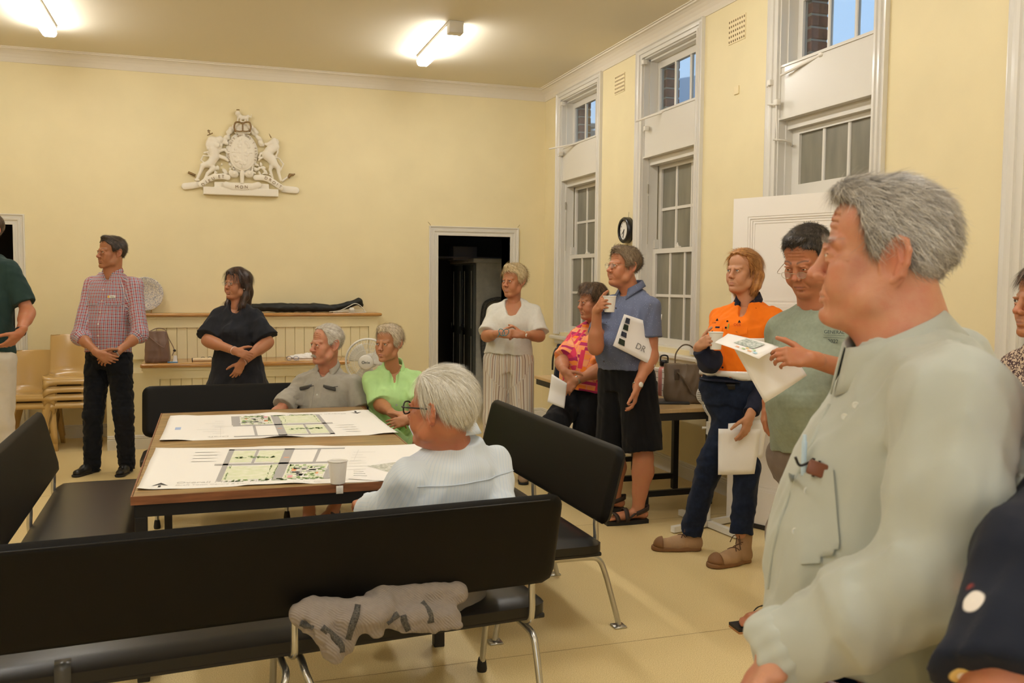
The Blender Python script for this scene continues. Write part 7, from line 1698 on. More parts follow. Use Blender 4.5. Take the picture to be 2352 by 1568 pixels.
fr.tube([c_-RH*.02, c_-RH*.04-UP*.035], .003, 6); o = fr.build('held_glasses', mt, base=tuple(c_)); tag(o, 'teal framed glasses held folded by the blonde woman in white', 'glasses')
for i in (0, 1): shoe(P, J['legs'][i][2]*V3(1, 1, 0)-TH*.06, TH, L=.25, m=mat('tan_shoe', (.30, .2, .12)), parent=P.root, h=.06)
# ---- woman in the orange patterned shirt
skB = skin_mat('skin_freckled', (.58, .31, .21), (.56, .19, .13), (.45, .15, .13), .3, (.10, .06, .04))
m_or = cloth_mat('orange_patchwork', (.9, .3, .1), weave=800, coord='pc'); g = NG(m_or)
def br(sx, sy, off, ca, cb_, fr_=.04):
    b = g.N.new('ShaderNodeTexBrick'); mp = g.N.new('ShaderNodeMapping'); g.L.new(g.MP.outputs[0], mp.inputs[0]); mp.inputs['Rotation'].default_value = (pi/2, 0, 0); mp.inputs['Location'].default_value = (off, off*2, 0); g.L.new(mp.outputs[0], b.inputs['Vector'])
    b.inputs['Scale'].default_value = 1; b.inputs['Brick Width'].default_value = sx; b.inputs['Row Height'].default_value = sy; b.inputs['Mortar Size'].default_value = .003; b.offset = .37; b.inputs['Color1'].default_value = ca+(1,); b.inputs['Color2'].default_value = cb_+(1,); b.inputs['Mortar'].default_value = (.82, .28, .22, 1); b.inputs['Bias'].default_value = -.0; return b
b1 = br(.075, .045, 0, (.88, .42, .20), (.90, .24, .03)); b2 = br(.12, .030, .013, (0, 0, 0), (1, 1, 1)); b3 = br(.030, .14, .03, (0, 0, 0), (1, 1, 1))
c = g.mix(g.ramp(b2.outputs['Color'], [(.72, (0, 0, 0)), (.74, (1, 1, 1))]), b1.outputs['Color'], (.42, .03, .12)); c = g.mix(g.ramp(b3.outputs['Color'], [(.74, (0, 0, 0)), (.76, (1, 1, 1))]), c, (.70, .05, .12)); g.color(c)
def nk(S, J): F = J['F']; S.cap(J['nb']+F*.06+UP*.01, J['nb']+F*.13-UP*.08, .032, .008, .006, op='s'); S.cap(J['nb']+F*.03+UP*.02, J['nb']+F*.08+UP*.07, .048, .06, .006, op='s')
J = figure('short woman with brown hair in an orange and magenta shirt leaning on the side table', skB, (1360, 691, 6.66), 66, -6, dict(res=.003, s_=1.02, sex='f', fat=.8, old=.6, iris='blue', brow=.5, nose=1.05, mouth=1.8), 42, (1370, 742, 6.71), (1345, 895, 6.73), .148,
    dict(e=(1385, 846, 6.50), w=(1322, 874, 6.38), d=(-.65, -.75, .1), pn=(.1, -.2, -.95), curl=(.5, .55, .6, .6), s=.95, m=1.15, cuff=.082), dict(e=(1290, 832, 6.58), w=(1296, 852, 6.40), d=(.55, -.70, .3), pn=(.5, -.1, -.85), curl=(.55, .6, .6, .6), s=.95, m=1.1, cuff=.078),
    [((1346, 985, 6.62), (1338, 1112, 6.75)), ((1272, 975, 6.48), (1300, 1102, 6.80))], fatten(FEM, 1.16, 1.12, .05), m_or, sleeve=.86, cuff=.08, trousers=m_bt, tr=(.115, .090, .070), neckcut=nk, pcoord=True, shdrop=.085, rs=.007, rb=.005, folds=[dict(amp=.005, freq=24, seed=3)])
hd, P, F_, Rt = J['hd'], J['P'], J['F'], J['R']
collar(J['nb']+UP*.044, F_, nrm(UP+F_*.2), .062, .066, cloth_mat('orange_trim', (.85, .24, .04)), P.root, open_=1.3, height=.024, fall=.042, tip=.045, drop=.05)
hair(hd, hair_mat('brown_hair', [(.015, .010, .006), (.07, .04, .022), (.20, .12, .065)]), P.root, [(-.14, -.070), (-.07, -.062), (-.035, -.040), (-.022, .0), (-.004, .02), (.010, .0), (.028, .0), (.036, .030), (.050, .058), (.068, .072), (.12, .08)], t=.013, n=3000, L=.036, w=.0018, flow=lambda p: np.stack([p[:, 0]*.6, (p[:, 1]+.05), -.1+p[:, 2]*0], 1), lift=.2, jit=.22, seed=11, extra=lambda S: S.ell((0, .040, .110), (.052, .042, .026), .015))
watch(J['wL']+nrm(J['eL']-J['wL'])*.010, J['wL']-J['eL'], UP*.5+TH*.5-RH*.5, .030, mat('tan_strap', (.30, .22, .13)), mat('silver', (.6, .6, .6), rough=.2, metal=1), P.root, .012)
sheet('crumpled white paper held low by the woman in the orange patterned shirt', [at(1258, 922, 6.34), at(1296, 938, 6.32), at(1302, 880, 6.30), at(1268, 858, 6.33)], bend=.018, seed=.8, n=(13, 13))
for i in (0, 1): shoe(P, J['legs'][i][2]*V3(1, 1, 0)-F_*.06, F_, L=.25, m=mat('black_shoe', (.012, .011, .010), rough=.35), parent=P.root, h=.06)
# ---- man cut by the picture edge in the dark green shirt
m_dg = cloth_mat('dark_green_jersey', (.022, .045, .040), weave=1200, namt=.15); m_cr = cloth_mat('cream_trousers', (.58, .52, .42), weave=700, namt=.08)
J = figure('man in a dark green t-shirt and cream trousers with a hand on his hip', sk4, (-32, 530, 6.2), 20, 0, dict(res=.005, s_=1.04), 8, (-30, 592, 6.25), (-28, 812, 6.2), .172,
    dict(e=(64, 716, 6.22), w=(46, 764, 6.02), d=(-.62, -.75, .2), pn=(-.7, .5, -.4), curl=(.35, .4, .5, .55), th=.5, s=1.05, m=1.1), None,
    [((2, 970, 6.2), (6, 1148, 6.25)), ((-62, 970, 6.2), (-62, 1148, 6.25))], fatten(MALE, 1.05, 1.02, .03), m_dg, sleeve=.80, cuff=.076, trousers=m_cr, tr=(.110, .082, .074), shdrop=.085, rs=.008)
P = J['P']; watch(J['wL']+nrm(J['eL']-J['wL'])*.014, J['wL']-J['eL'], TH*.7+RH*.6, .033, mat('rubber_black', (.01, .01, .011), rough=.4), m_blackf, P.root, .016)
for i in (0, 1): shoe(P, J['legs'][i][2]*V3(1, 1, 0)-TH*.06, TH, m=mat('grey_shoe', (.05, .045, .04)), parent=P.root)
hair(J['hd'], hair_mat('brown_hair', None), P.root, LINE_M, t=.008, n=400, L=.02, w=.003, res=.006)
# ---- woman at the far picture edge in leopard print
m_lp = cloth_mat('leopard_print', (.40, .28, .20), weave=900); g = NG(m_lp); v = g.N.new('ShaderNodeTexVoronoi'); v.inputs['Scale'].default_value = 75; g.L.new(g.MP.outputs[0], v.inputs['Vector'])
g.color(g.mix(g.ramp(v.outputs['Distance'], [(.30, (0, 0, 0)), (.36, (1, 1, 1)), (.55, (1, 1, 1)), (.6, (0, 0, 0))]), (.56, .44, .33), (.06, .03, .035)))
J = figure('woman in a leopard print top at the edge of the picture, looking across the room', skA, (2404, 690, 3.1), 84, 0, dict(res=.003, s_=1.02, sex='f', old=.3, iris='dark', brow=.6, nose=.95), 75, (2422, 800, 3.12), (2428, 1180, 3.12), .15,
    dict(e=(2450, 1050, 2.92), w=(2400, 1180, 2.95), d=(-.3, -.9, 0), pn=(-1, 0, 0)), None,
    [((2440, 1450, 3.1), (2440, 1700, 3.1)), ((2400, 1450, 3.15), (2400, 1700, 3.15))], fatten(FEM, 1., 1., .0), m_lp, sleeve=.9, cuff=.066, trousers=m_bt, shdrop=.075, rs=.008, rb=.006)
hair(J['hd'], hair_mat('brown_hair', None), J['P'].root, [(-.14, -.070), (-.07, -.062), (-.035, -.040), (-.022, .0), (-.004, .02), (.010, .0), (.028, .0), (.036, .030), (.050, .062), (.068, .08), (.12, .09)], t=.012, n=2500, L=.05, w=.0016, flow=lambda p: np.stack([p[:, 0]*.6, -(p[:, 1]-.1), -.1+p[:, 2]*0], 1), lift=.1, jit=.1, seed=11)
for i in (0, 1): shoe(J['P'], J['legs'][i][2]*V3(1, 1, 0)-J['F']*.06, J['F'], L=.25, m=mat('black_shoe', (.012, .011, .010), rough=.35), parent=J['P'].root, h=.06)
# ---- person in the spotted navy top in the corner
m_np = cloth_mat('navy_spotted', (.012, .015, .026), weave=600); g = NG(m_np); v = g.N.new('ShaderNodeTexVoronoi'); v.inputs['Scale'].default_value = 13; g.L.new(g.MP.outputs[0], v.inputs['Vector']); v.inputs['Randomness'].default_value = .8
cc = g.ramp(g.xyz(v.outputs['Color'])[0], [(0, (.60, .08, .05)), (.3, (.45, .35, .65)), (.5, (.75, .55, .20)), (.75, (.25, .20, .55)), (.9, (.8, .75, .7))], 'CONSTANT')
c = g.mix(g.ramp(v.outputs['Distance'], [(.20, (1, 1, 1)), (.24, (0, 0, 0))]), (.012, .015, .026), cc); c = g.mix(g.ramp(v.outputs['Distance'], [(.10, (1, 1, 1)), (.12, (0, 0, 0))]), c, (.85, .80, .72)); g.color(c)
m_mu = cloth_mat('mustard_cloth', (.22, .15, .035), weave=500)
J = figure('person in a navy top with coloured spots, only a shoulder in view', sk5, (2545, 880, 1.22), 60, 0, dict(res=.006, s_=1.), 150, (2500, 1100, 1.2), (2480, 2000, 1.2), .165,
    dict(sl=1.0, e=(2330, 1590, 1.02), w=(2210, 1720, 1.10), d=(-.8, -.4, -.3), pn=(0, -1, 0), m=1.1), None,
    [((2460, 2500, 1.2), (2460, 3150, 1.2)), ((2600, 2500, 1.2), (2600, 3150, 1.2))], fatten(FEM, 1.05, 1.05, .0), m_np, sleeve=.82, cuff=.080, trousers=m_bt, sL=(2372, 1290, 1.12), rs=.009, rb=.007, shdrop=.09)
hair(J['hd'], hair_mat('brown_hair', None), J['P'].root, LINE_M, t=.01, n=400, L=.03, w=.003, res=.006)
for i in (0, 1): shoe(J['P'], J['legs'][i][2]*V3(1, 1, 0)-J['F']*.06, J['F'], L=.25, m=mat('black_shoe', (.012, .011, .010), rough=.35), parent=J['P'].root, h=.06)
o = MB().rbox((-.035, -.02, -.13), (.035, .02, .13), .018, 4, Matrix.Translation(Vector(tuple(at(2262, 1400, 1.28)))) @ Matrix.Rotation(-YAW, 4, 'Z')).build('shoulder_bag', m_mu, J['P'].root)
# ------------------------------------------------------------------ smaller things
m_ply = None
# storeroom wardrobe and shelf
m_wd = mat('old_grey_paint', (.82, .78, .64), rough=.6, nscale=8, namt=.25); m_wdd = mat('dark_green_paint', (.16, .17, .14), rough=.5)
wx, wy = 3.20, 11.20; t = thing('wardrobe', 'old painted wardrobe in the dark storeroom, seen through the doorway', 'wardrobe', (wx+.5, wy+.5, 0))
MB().rbox((wx+.02, wy+.01, .06), (wx+1.3, wy+1.15, 1.80), .006, 1, smooth=False).build('carcass', m_wd, t)
MB().rbox((wx-.03, wy-.02, 1.80), (wx+1.33, wy+1.18, 1.86), .012, 2).build('cornice', m_wd, t); MB().rbox((wx, wy, .0), (wx+1.3, wy+1.16, .07), .004, 1).build('plinth', m_wd, t)
for a, b in ((.03, .56), (.585, 1.12)):
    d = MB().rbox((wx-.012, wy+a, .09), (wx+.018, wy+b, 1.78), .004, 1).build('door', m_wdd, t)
    for c, e in ((.16, .86), (.96, 1.70)): MB().box((wx-.016, wy+a+.09, c), (wx-.012, wy+a+.105, e)).box((wx-.016, wy+b-.105, c), (wx-.012, wy+b-.09, e)).build('door_bead', m_wd, d)
    MB().rbox((wx-.04, wy+b-.06, .92), (wx-.012, wy+b-.03, 1.0), .006, 2).build('handle', m_blk2, d)
    for c in (.3, 1.5): MB().box((wx-.018, wy+a-.002, c), (wx-.011, wy+a+.012, c+.09)).build('hinge', m_tube, d)
mb = MB(); px0 = aty(1112, 700, wy-.12); pth = [aty(*q, wy-.1) for q in ((1124, 905), (1112, 830), (1108, 760), (1112, 705), (1126, 690), (1150, 686), (1172, 692))]
o = mb.tube(smoothpath(pth, 5), .045, 10, flat=.6).build('rolled_mat', mat('speckled_black', (.05, .05, .045), nscale=70, namt=.9, col2=(.30, .29, .25)), base=(pth[0][0], pth[0][1], 0)); tag(o, 'speckled black rolled mat leaning against the wardrobe', 'mat')
MB().tube([pth[0], V3(pth[0][0]+.1, pth[0][1], .01)], .045, 10, flat=.6).build('mat_end', MATS['speckled_black'], o)
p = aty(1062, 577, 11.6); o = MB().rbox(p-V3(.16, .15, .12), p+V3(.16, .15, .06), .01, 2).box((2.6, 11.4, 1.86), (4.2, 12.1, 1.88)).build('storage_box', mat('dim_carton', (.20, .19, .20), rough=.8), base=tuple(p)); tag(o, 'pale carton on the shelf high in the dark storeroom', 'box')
# clock
cc = V3(RX-.03, 7.558, 2.032); MX = frame(cc, (0, -1, 0), (0, 0, 1), (-1, 0, 0))
t = thing('wall_clock', 'round black-rimmed wall clock between the two tall windows', 'clock', cc)
MB().lathe([(.085, .028), (.092, .034), (.108, .032), (.118, .020), (.118, -.028), (.0, -.028)], (0, 0, 0), 36, MX, caps=False).build('case', m_blackf, t)
MB().lathe([(0, .016), (.088, .016)], (0, 0, 0), 32, MX, caps=False).build('dial', mat('clock_dial', (.74, .72, .66), rough=.5), t)
for k in range(12):
    a = pi/2-k*pi/6; text_obj('numeral', str(k or 12), .020, MX @ Matrix.Translation((.070*cos(a), .070*sin(a), .0165)), m_pup, t, .0003)
for L_, w_, ang_ in ((.045, .005, RAD(-90-47)), (.068, .0035, RAD(-90-15))): MB().box((-.01, -w_, .018), (L_, w_, .020), MX @ Matrix.Rotation(ang_, 4, 'Z')).build('hand', m_pup, t)
MB().tube([cc+V3(.024, -.0, .118), cc+V3(.028, 0, .165)], .0012, 5).build('hanging_wire', m_pup, t)
# plate on the ledge
pc = aty(334, 674, RY-.10); pc[0] -= .0; Mp = frame(pc, (1, 0, 0), (0, -.15, .988), (0, -.988, -.15))
m_plt = mat('patterned_plate', (.78, .75, .70), rough=.15, spec=.6, coat=.4); g = NG(m_plt); v = g.noise(g.MP.outputs[0], 55, 3, .6); g.color(g.ramp(v, [(.40, (.78, .75, .70)), (.47, (.22, .24, .34)), (.52, (.74, .70, .62)), (.60, (.76, .73, .68)), (.66, (.35, .26, .16)), (.70, (.78, .75, .70))]))
t = thing('plate', 'large blue and white patterned plate on the ledge behind the plaid shirted man', 'plate', (pc[0], pc[1], 1.226))
MB().lathe([(0, -.012), (.09, -.012), (.10, -.008), (.165, .010), (.168, .014), (.163, .015), (.10, -.002), (.09, -.006), (0, -.006)], (0, 0, 0), 40, Mp, caps=False).build('dish', m_plt, t)
MB().tube([(pc[0]-.05, pc[1]-.05, 1.228), (pc[0]-.05, pc[1]+.04, 1.228), (pc[0]-.05, pc[1]+.03, 1.40)], .004, 6).tube([(pc[0]+.05, pc[1]-.05, 1.228), (pc[0]+.05, pc[1]+.04, 1.228), (pc[0]+.05, pc[1]+.03, 1.40)], .004, 6).build('plate_stand', m_pine, t)
# long black bag and cable on the ledge
LY = RY-.10; LZ = 1.226; m_nyl = mat('black_nylon', (.012, .013, .011), rough=.5, bump=.3, bscale=120)
S = SDF(aty(560, 740, LY)-V3(0, .1, .0), aty(840, 670, LY)+V3(.05, .08, .05), .006); q = lambda x, y, r: aty(x, y, LY)*V3(1, 1, 0)+UP*(max(aty(x, y, LY)[2], LZ+r))
S.chain([q(570, 706, .035), q(640, 706, .045), q(720, 706, .043), q(770, 708, .036)], [.035, .046, .044, .036], .02); S.chain([q(765, 708, .03), q(800, 700, .03), q(824, 692, .03), q(830, 700, .03)], [.034, .032, .036, .024], .02)
S.folds(.003, 60, 3, (.6, 1, 1), .5); S.D = np.maximum(S.D, (LZ+.001-S.ax[2])[None, None, :]).astype(np.float32); V, F = S.mesh()
o = npmesh('tripod_bag', V, F, m_nyl, None, (aty(700, 700, LY)[0], LY, LZ)); tag(o, 'long limp black bag lying along the pine ledge', 'bag')
m_cbl = mat('white_cable', (.68, .64, .55), rough=.4); base_ = aty(805, 712, LY-.10); B = lambda x, y, dz=0: V3(aty(x, 712, LY-.12)[0], LY-.12+dz, max(LZ+.006, aty(x, y, LY-.12)[2]))
o = MB().tube(smoothpath([B(756, 716), B(780, 713), B(800, 704), B(815, 697), B(828, 702), B(838, 716), B(820, 717), B(790, 716), B(765, 717)], 5), .0045, 6).tube(smoothpath([B(770, 717, -.03), B(800, 712, -.03), B(830, 713, -.02), B(838, 717, -.03), B(800, 717, -.04)], 5), .0045, 6).build('extension_lead', m_cbl, base=(base_[0], LY, LZ)); tag(o, 'white extension lead bundled at the end of the pine ledge', 'cable')
MB().rbox(B(806, 716)-V3(.02, .03, .002), B(806, 716)+V3(.035, .0, .045), .012, 3).build('plug', m_cbl, o)
# things on the counter
CZ = .782
def bag_shape(name, label, c, half, m, top=.8, handles=True, yaw=0, cat='handbag', res=.006, lean=0):
    S = SDF(c-half*1.25-V3(0, 0, 0), c+half*V3(1.25, 1.25, 2.3), res); R_ = np.array([[cos(yaw), sin(yaw), 0], [-sin(yaw), cos(yaw), 0], [0, 0, 1.]])
    S.loft(c+UP*.0, c+UP*half[2]*2, R_[0], R_[1], [(0, half[0]*.92, half[1]*.9, 0, 0), (.12, half[0], half[1], 0, 0), (.6, half[0]*(.5+top*.5), half[1]*.85, 0, 0), (1, half[0]*top, half[1]*.45, lean, 0)], .01, e=4.)
    S.folds(.004, 40, 5, (1, 1, .6), .5); V, F = S.mesh(); o = npmesh(name, V, F, m, None, tuple(c)); tag(o, label, cat); return o, R_, S
m_tp = mat('taupe_leather', (.19, .115, .085), rough=.35, spec=.45, bump=.2, bscale=200); m_tp2 = mat('brown_taupe_leather', (.15, .105, .065), rough=.4, spec=.4, bump=.2, bscale=200)
c = aty(362, 826, 9.12); c[2] = CZ+.002; o, R_, S = bag_shape('handbag', 'mauve leather bucket bag standing at the end of the counter', c, V3(.115, .07, .145), m_tp, .78)
tpz = c[2]+.29
MB().tube(smoothpath([c+V3(-.09, -.04, .26), c+V3(-.02, -.075, .20), c+V3(.06, -.078, .14), c+V3(.085, -.07, .20), c+V3(.08, -.03, .28)], 5), .006, 6, flat=.5).build('strap', m_tp, o)
MB().tube(smoothpath([c+V3(-.08, .0, .28), c+V3(-.0, .0, .315), c+V3(.07, .0, .30), c+V3(.10, .0, .22), c+V3(.145, .0, .12), c+V3(.13, -.02, .06)], 5), .008, 6, flat=.5).build('strap', m_tp, o)
MB().lathe([(.0, -.012), (.012, -.008), (.014, .004), (.006, .012)], tuple(c+V3(.15, 0, .105)), 10).build('buckle', m_blackf, o)
def small(name, label, cat, mb, m, c): o = mb.build(name, m, base=tuple(c)); return tag(o, label, cat)
c = aty(394, 829, 9.04); c[2] = CZ; small('blue_pen', 'bright blue pen lying on the counter beside the mauve bag', 'pen', MB().tube([c+V3(-.035, 0, .005), c+V3(.055, -.01, .005)], .0045, 8), mat('pen_bright', (.05, .30, .70), rough=.3), c)
c = aty(402, 822, 9.12); c[2] = CZ; small('folded_card', 'small white folded card standing on the counter', 'card', MB().add([c+V3(-.02, 0, 0), c+V3(.02, 0, 0), c+V3(.016, .02, .06), c+V3(-.012, .02, .06)], [(0, 1, 2, 3)]).add([c+V3(-.02, .05, 0), c+V3(.02, .05, 0), c+V3(.016, .022, .06), c+V3(-.012, .022, .06)], [(3, 2, 1, 0)]), m_sheet, c)
c = aty(458, 824, 9.12); c[2] = CZ; o = small('rolled_chart', 'short roll of cream paper with a dark end on the counter', 'paper roll', MB().tube([c+V3(-.06, 0, .018), c+V3(.11, 0, .018)], .017, 14), mat('cream_roll', (.75, .60, .38), rough=.6), c); MB().tube([c+V3(-.068, 0, .018), c+V3(-.06, 0, .018)], .018, 14).build('roll_end', m_blackf, o)
def specs(name, label, c, yaw, m, L=.14, lensm=None, up=True, w=.024):
    fx = V3(cos(yaw), sin(yaw), 0); fy = V3(-sin(yaw), cos(yaw), 0); mb = MB(); zz = .022
    for s_ in (-1, 1): mb.tube([c+fx*(s_*.033+w*cos(t))+UP*(zz+.019*sin(t)) for t in np.linspace(0, 2*pi, 17)], .0022, 6, False); mb.tube([c+fx*s_*.062+UP*(zz+.008), c+fx*s_*.062+fy*.05+UP*(zz+.004), c+fx*s_*.055+fy*.12+UP*.004], .002, 6)
    mb.tube([c-fx*.01+UP*(zz+.006), c+fx*.01+UP*(zz+.006)], .002, 6); o = small(name, label, 'glasses', mb, m, c)
    if lensm:
        for s_ in (-1, 1): MB().grid([[c+fx*(s_*.033+w*.95*q*cos(t))+UP*(zz+.018*q*sin(t)) for t in np.linspace(0, 2*pi, 17)] for q in (.02, 1)], .0015).build('lens', lensm, o)
    return o
c = aty(474, 822, 9.15); c[2] = CZ; specs('dark_glasses', 'dark framed glasses standing on the counter behind the woman in charcoal', c, .3, m_blackf, lensm=m_lens)
c = aty(672, 818, 9.05); c[2] = CZ; specs('blue_glasses', 'blue rimmed glasses in front of the white cloth on the counter', c, -.1, mat('blue_frame', (.08, .12, .25), rough=.3), lensm=m_lens)
c = aty(700, 815, 9.30); c[2] = CZ; S = SDF(c-V3(.2, .1, .01), c+V3(.2, .1, .08), .006); S.ell(c+UP*.005, (.16, .07, .035), .01); S.ell(c+V3(.05, 0, .01), (.08, .06, .04), .02); S.folds(.005, 60, 2); S.D = np.maximum(S.D, (CZ+.001-S.ax[2])[None, None, :]).astype(np.float32); V, F = S.mesh(); o = npmesh('white_cloth', V, F, m_sheet, None, tuple(c)); tag(o, 'crumpled white cloth on the counter behind the moustached man', 'cloth')
# pedestal fans
m_fan = mat('fan_plastic', (.72, .70, .64), rough=.3, spec=.5); m_fang = mat('fan_wire', (.74, .73, .70), rough=.3, spec=.5)
def fan(label, hub, face, base, R=.205, nw=44, legs=True, arms=(0, .9)):
    """hub: centre of the cage; face: direction it blows; base: foot point"""
    t = thing('pedestal_fan', label, 'fan', (base[0], base[1], 0)); f = nrm(face); x = nrm(np.cross(f, UP)); z = np.cross(x, f); M = frame(hub, x, z, f)
    ob = None
    for sg, dep in ((1, .075), (-1, .055)):
        mb = MB()
        for k in range(nw):
            a = 2*pi*k/nw; c_, s_ = cos(a), sin(a)
            mb.tube([M @ Vector((r*c_, r*s_, sg*(.018+dep*sqrt(max(0, 1-(r/R)**2.6))))) for r in (.055, .10, .15, .185, R)], .0011, 3, False)
        for r in (R, .15, .10): zz = sg*(.018+dep*sqrt(max(0, 1-(r/R)**2.6))); mb.tube([M @ Vector((r*cos(a), r*sin(a), zz)) for a in np.linspace(0, 2*pi, 37)], .0035 if r == R else .0016, 6, False)
        mb.build('front_guard' if sg > 0 else 'rear_guard', m_fang, t, kind='stuff')
    MB().tube([M @ Vector(((R+.002)*cos(a), (R+.002)*sin(a), 0)) for a in np.linspace(0, 2*pi, 41)], .009, 8, False).build('guard_rim', m_fan, t)
    cp = MB().lathe([(0, .104), (.05, .102), (.062, .094), (.062, .085), (0, .085)], (0, 0, 0), 28, M, caps=False).build('centre_badge', m_fan, t)
    for k in range(3):
        a0 = k*2*pi/3; G = [[M @ Vector((r*cos(a0+u*(1.5-r*1.5)), r*sin(a0+u*(1.5-r*1.5)), .03*(u-.5)+.01)) for u in np.linspace(0, 1, 8)] for r in np.linspace(.03, R*.87, 7)]
        MB().grid(G, .002).build('blade', mat('fan_blade', (.70, .68, .60), rough=.25, spec=.5), t)
    mo = MB().lathe([(.0, -.19), (.045, -.19), (.058, -.175), (.062, -.10), (.056, -.055), (.03, -.05), (0, -.05)], (0, 0, 0), 28, M, caps=False).build('motor_housing', m_fan, t)
    for k in range(6): MB().box((-.038+abs(k-2.5)*.006, -.035+k*.013, -.1925), (.038-abs(k-2.5)*.006, -.031+k*.013, -.190), M).build('vent_slot', mat('slot_grey', (.30, .29, .25)), mo)
    nk = hub-f*.11-z*.06; bx = np.array([base[0], base[1], 0.])
    MB().tube([nk+z*.02, V3(bx[0], bx[1], nk[2]-.07)], .020, 12).tube([V3(bx[0], bx[1], nk[2]-.06), V3(bx[0], bx[1], .60)], .011, 12).build('upper_pole', m_fan, t)
    MB().tube([V3(bx[0], bx[1], .66), V3(bx[0], bx[1], .03)], .0155, 12).tube([V3(bx[0], bx[1], .68), V3(bx[0], bx[1], .60)], .024, 12).build('lower_pole', m_fan, t)
    MB().tube([V3(bx[0], bx[1], .64), V3(bx[0], bx[1], .64)-RH*.05], .008, 8).build('height_knob', m_fan, t)
    for a in arms:
        d = V3(cos(a), sin(a), 0); y_ = V3(-sin(a), cos(a), 0); MB().box((-.30, -.018, .008), (.30, .018, .045), frame(bx, d, y_, UP)).build('foot', m_fan, t)
    return t, cp, M
# near the windows, seen from behind
p0, p1, p2 = atz(1505, 1228, 0), atz(1540, 1185, 0), atz(1668, 1238, 0); a1 = math.atan2((p2-p1)[1], (p2-p1)[0]); bc = (p1+p2)/2; bc[2] = 0; a2 = math.atan2((bc-p0)[1], (bc-p0)[0])

fan('white pedestal fan behind the young woman in orange, on a crossed foot', at(1662, 902, 5.86), RH*.86-TH*.5+UP*.04, V3(*(at(1662, 902, 5.86)-nrm(RH*.86-TH*.5)*.11)[:2], 0), arms=(a1, a2), nw=40)
h2 = at(846, 830, 7.55); t, cp, M = fan('white pedestal fan behind the seated couple, cage facing the room', h2, nrm(TH-RH*.05), V3(h2[0], h2[1]+.12, 0), R=.185, arms=(.3, 1.87))
text_obj('lettering', 'Onix', .034, M @ Matrix.Translation((0, 0, .1042)) @ Matrix.Rotation(pi, 4, 'Y') if False else frame(h2+nrm(TH-RH*.05)*.1045, RH, UP, TH), m_pup, cp, .0004)
# ------- on the side table by the windows
SZ = .732; tb = lambda x, y: atz(x, y, SZ)
c = tb(1524, 908); c = V3(c[0], c[1], SZ); t = thing('water_bottle', 'pink metal water bottle with a black handled lid on the side table', 'bottle', c)
k_ = .90; MB().lathe([(0, 0), (.038, 0), (.042, .004), (.042, .185), (.036, .205), (.026, .215), (0, .215)], tuple(c), 28, caps=False).build('bottle_body', mat('pink_steel', (.60, .24, .20), rough=.45, spec=.4), t)
MB().lathe([(0, .213), (.027, .213), (.027, .222), (0, .222)], tuple(c), 24, caps=False).build('steel_neck', m_tube, t)
MB().lathe([(0, .221), (.033, .221), (.033, .252), (.028, .262), (0, .262)], tuple(c), 24, caps=False).tube(smoothpath([c+RH*-.028+UP*.24, c-RH*.026+UP*.285, c-RH*.012+UP*.296, c+RH*.012+UP*.296, c+RH*.026+UP*.285, c+RH*.028+UP*.24], 4), .006, 8).build('lid', m_blackf, t)
c = tb(1530, 924); c = V3(c[0], c[1], SZ); small('laptop', 'closed dark grey laptop at the front edge of the side table', 'laptop', MB().rbox((-.15, -.105, 0), (.15, .105, .016), .004, 2, RZ(-.38, c)), mat('laptop_grey', (.06, .06, .06), rough=.35, metal=.5), c)
c = tb(1577, 913); c = V3(c[0]+.02, c[1], SZ); o = small('notebook', 'thick dark diary under the sunglasses on the side table', 'book', MB().rbox((-.12, -.085, 0), (.12, .085, .004), .001, 1, RZ(-.30, c)).rbox((-.12, -.085, .020), (.12, .085, .024), .001, 1, RZ(-.30, c)).box((-.12, .079, .004), (.12, .085, .020), RZ(-.30, c)), mat('diary_cover', (.015, .018, .03), rough=.4), c); MB().box((-.116, -.081, .004), (.116, .079, .020), RZ(-.30, c)).build('pages', m_sheet, o)
for k, (x, y, w_) in enumerate(((1556, 904, .026), (1590, 906, .02))):
    cc_ = tb(x, y); cc_ = V3(cc_[0], cc_[1], SZ+(.024 if True else 0)); specs('sunglasses', ('round black sunglasses on the dark diary', 'amber and clear glasses beside the round black sunglasses')[k], cc_, -.15, m_blackf if k == 0 else mat('amber_frame', (.30, .10, .03), rough=.2), lensm=mat('dark_lens2', (.01, .01, .011), rough=.05, spec=.8) if k == 0 else m_lens, w=w_)
c = tb(1582, 895); c = V3(3.13, 5.60, SZ); o, R_, S = bag_shape('handbag', 'brown leather tote with looped handles on the side table', c, V3(.165, .075, .135), m_tp2, .98, yaw=-.30, res=.007)
hx_, hy_ = R_[0], R_[1]
for sg, up_ in ((1, True), (-1, False)):
    if up_: pts = [c+hx_*-.08+hy_*.03+UP*.25, c+hx_*-.075+hy_*.03+UP*.34, c+hx_*-.02+hy_*.03+UP*.40, c+hx_*.05+hy_*.03+UP*.37, c+hx_*.085+hy_*.03+UP*.25]
    else: pts = [c+hx_*-.085-hy_*.075+UP*.22, c+hx_*-.04-hy_*.085+UP*.17, c+hx_*.02-hy_*.088+UP*.07, c+hx_*.06-hy_*.088+UP*.07, c+hx_*.085-hy_*.082+UP*.13, c+hx_*.085-hy_*.075+UP*.22]
    MB().tube(smoothpath(pts, 6), .0085, 8, flat=.6).build('handle', m_tp2, o)
for s_ in (-1, 1): MB().rbox((-.016, -.003, -.04), (.016, .003, .035), .003, 2, frame(c+hx_*.085*s_-hy_*.070+UP*.205, hx_, hy_, UP)).build('handle_tab', mat('dark_tab', (.09, .06, .04), rough=.4), o)
c = V3(3.28, 5.92, SZ); o = small('paper_stack', 'stack of white papers and folders on the side table below the middle window', 'papers', MB().rbox((-.14, -.20, 0), (.14, .20, .20), .004, 1, RZ(.1, c), smooth=False), mat('folder_white', (.74, .72, .66), rough=.5), c)
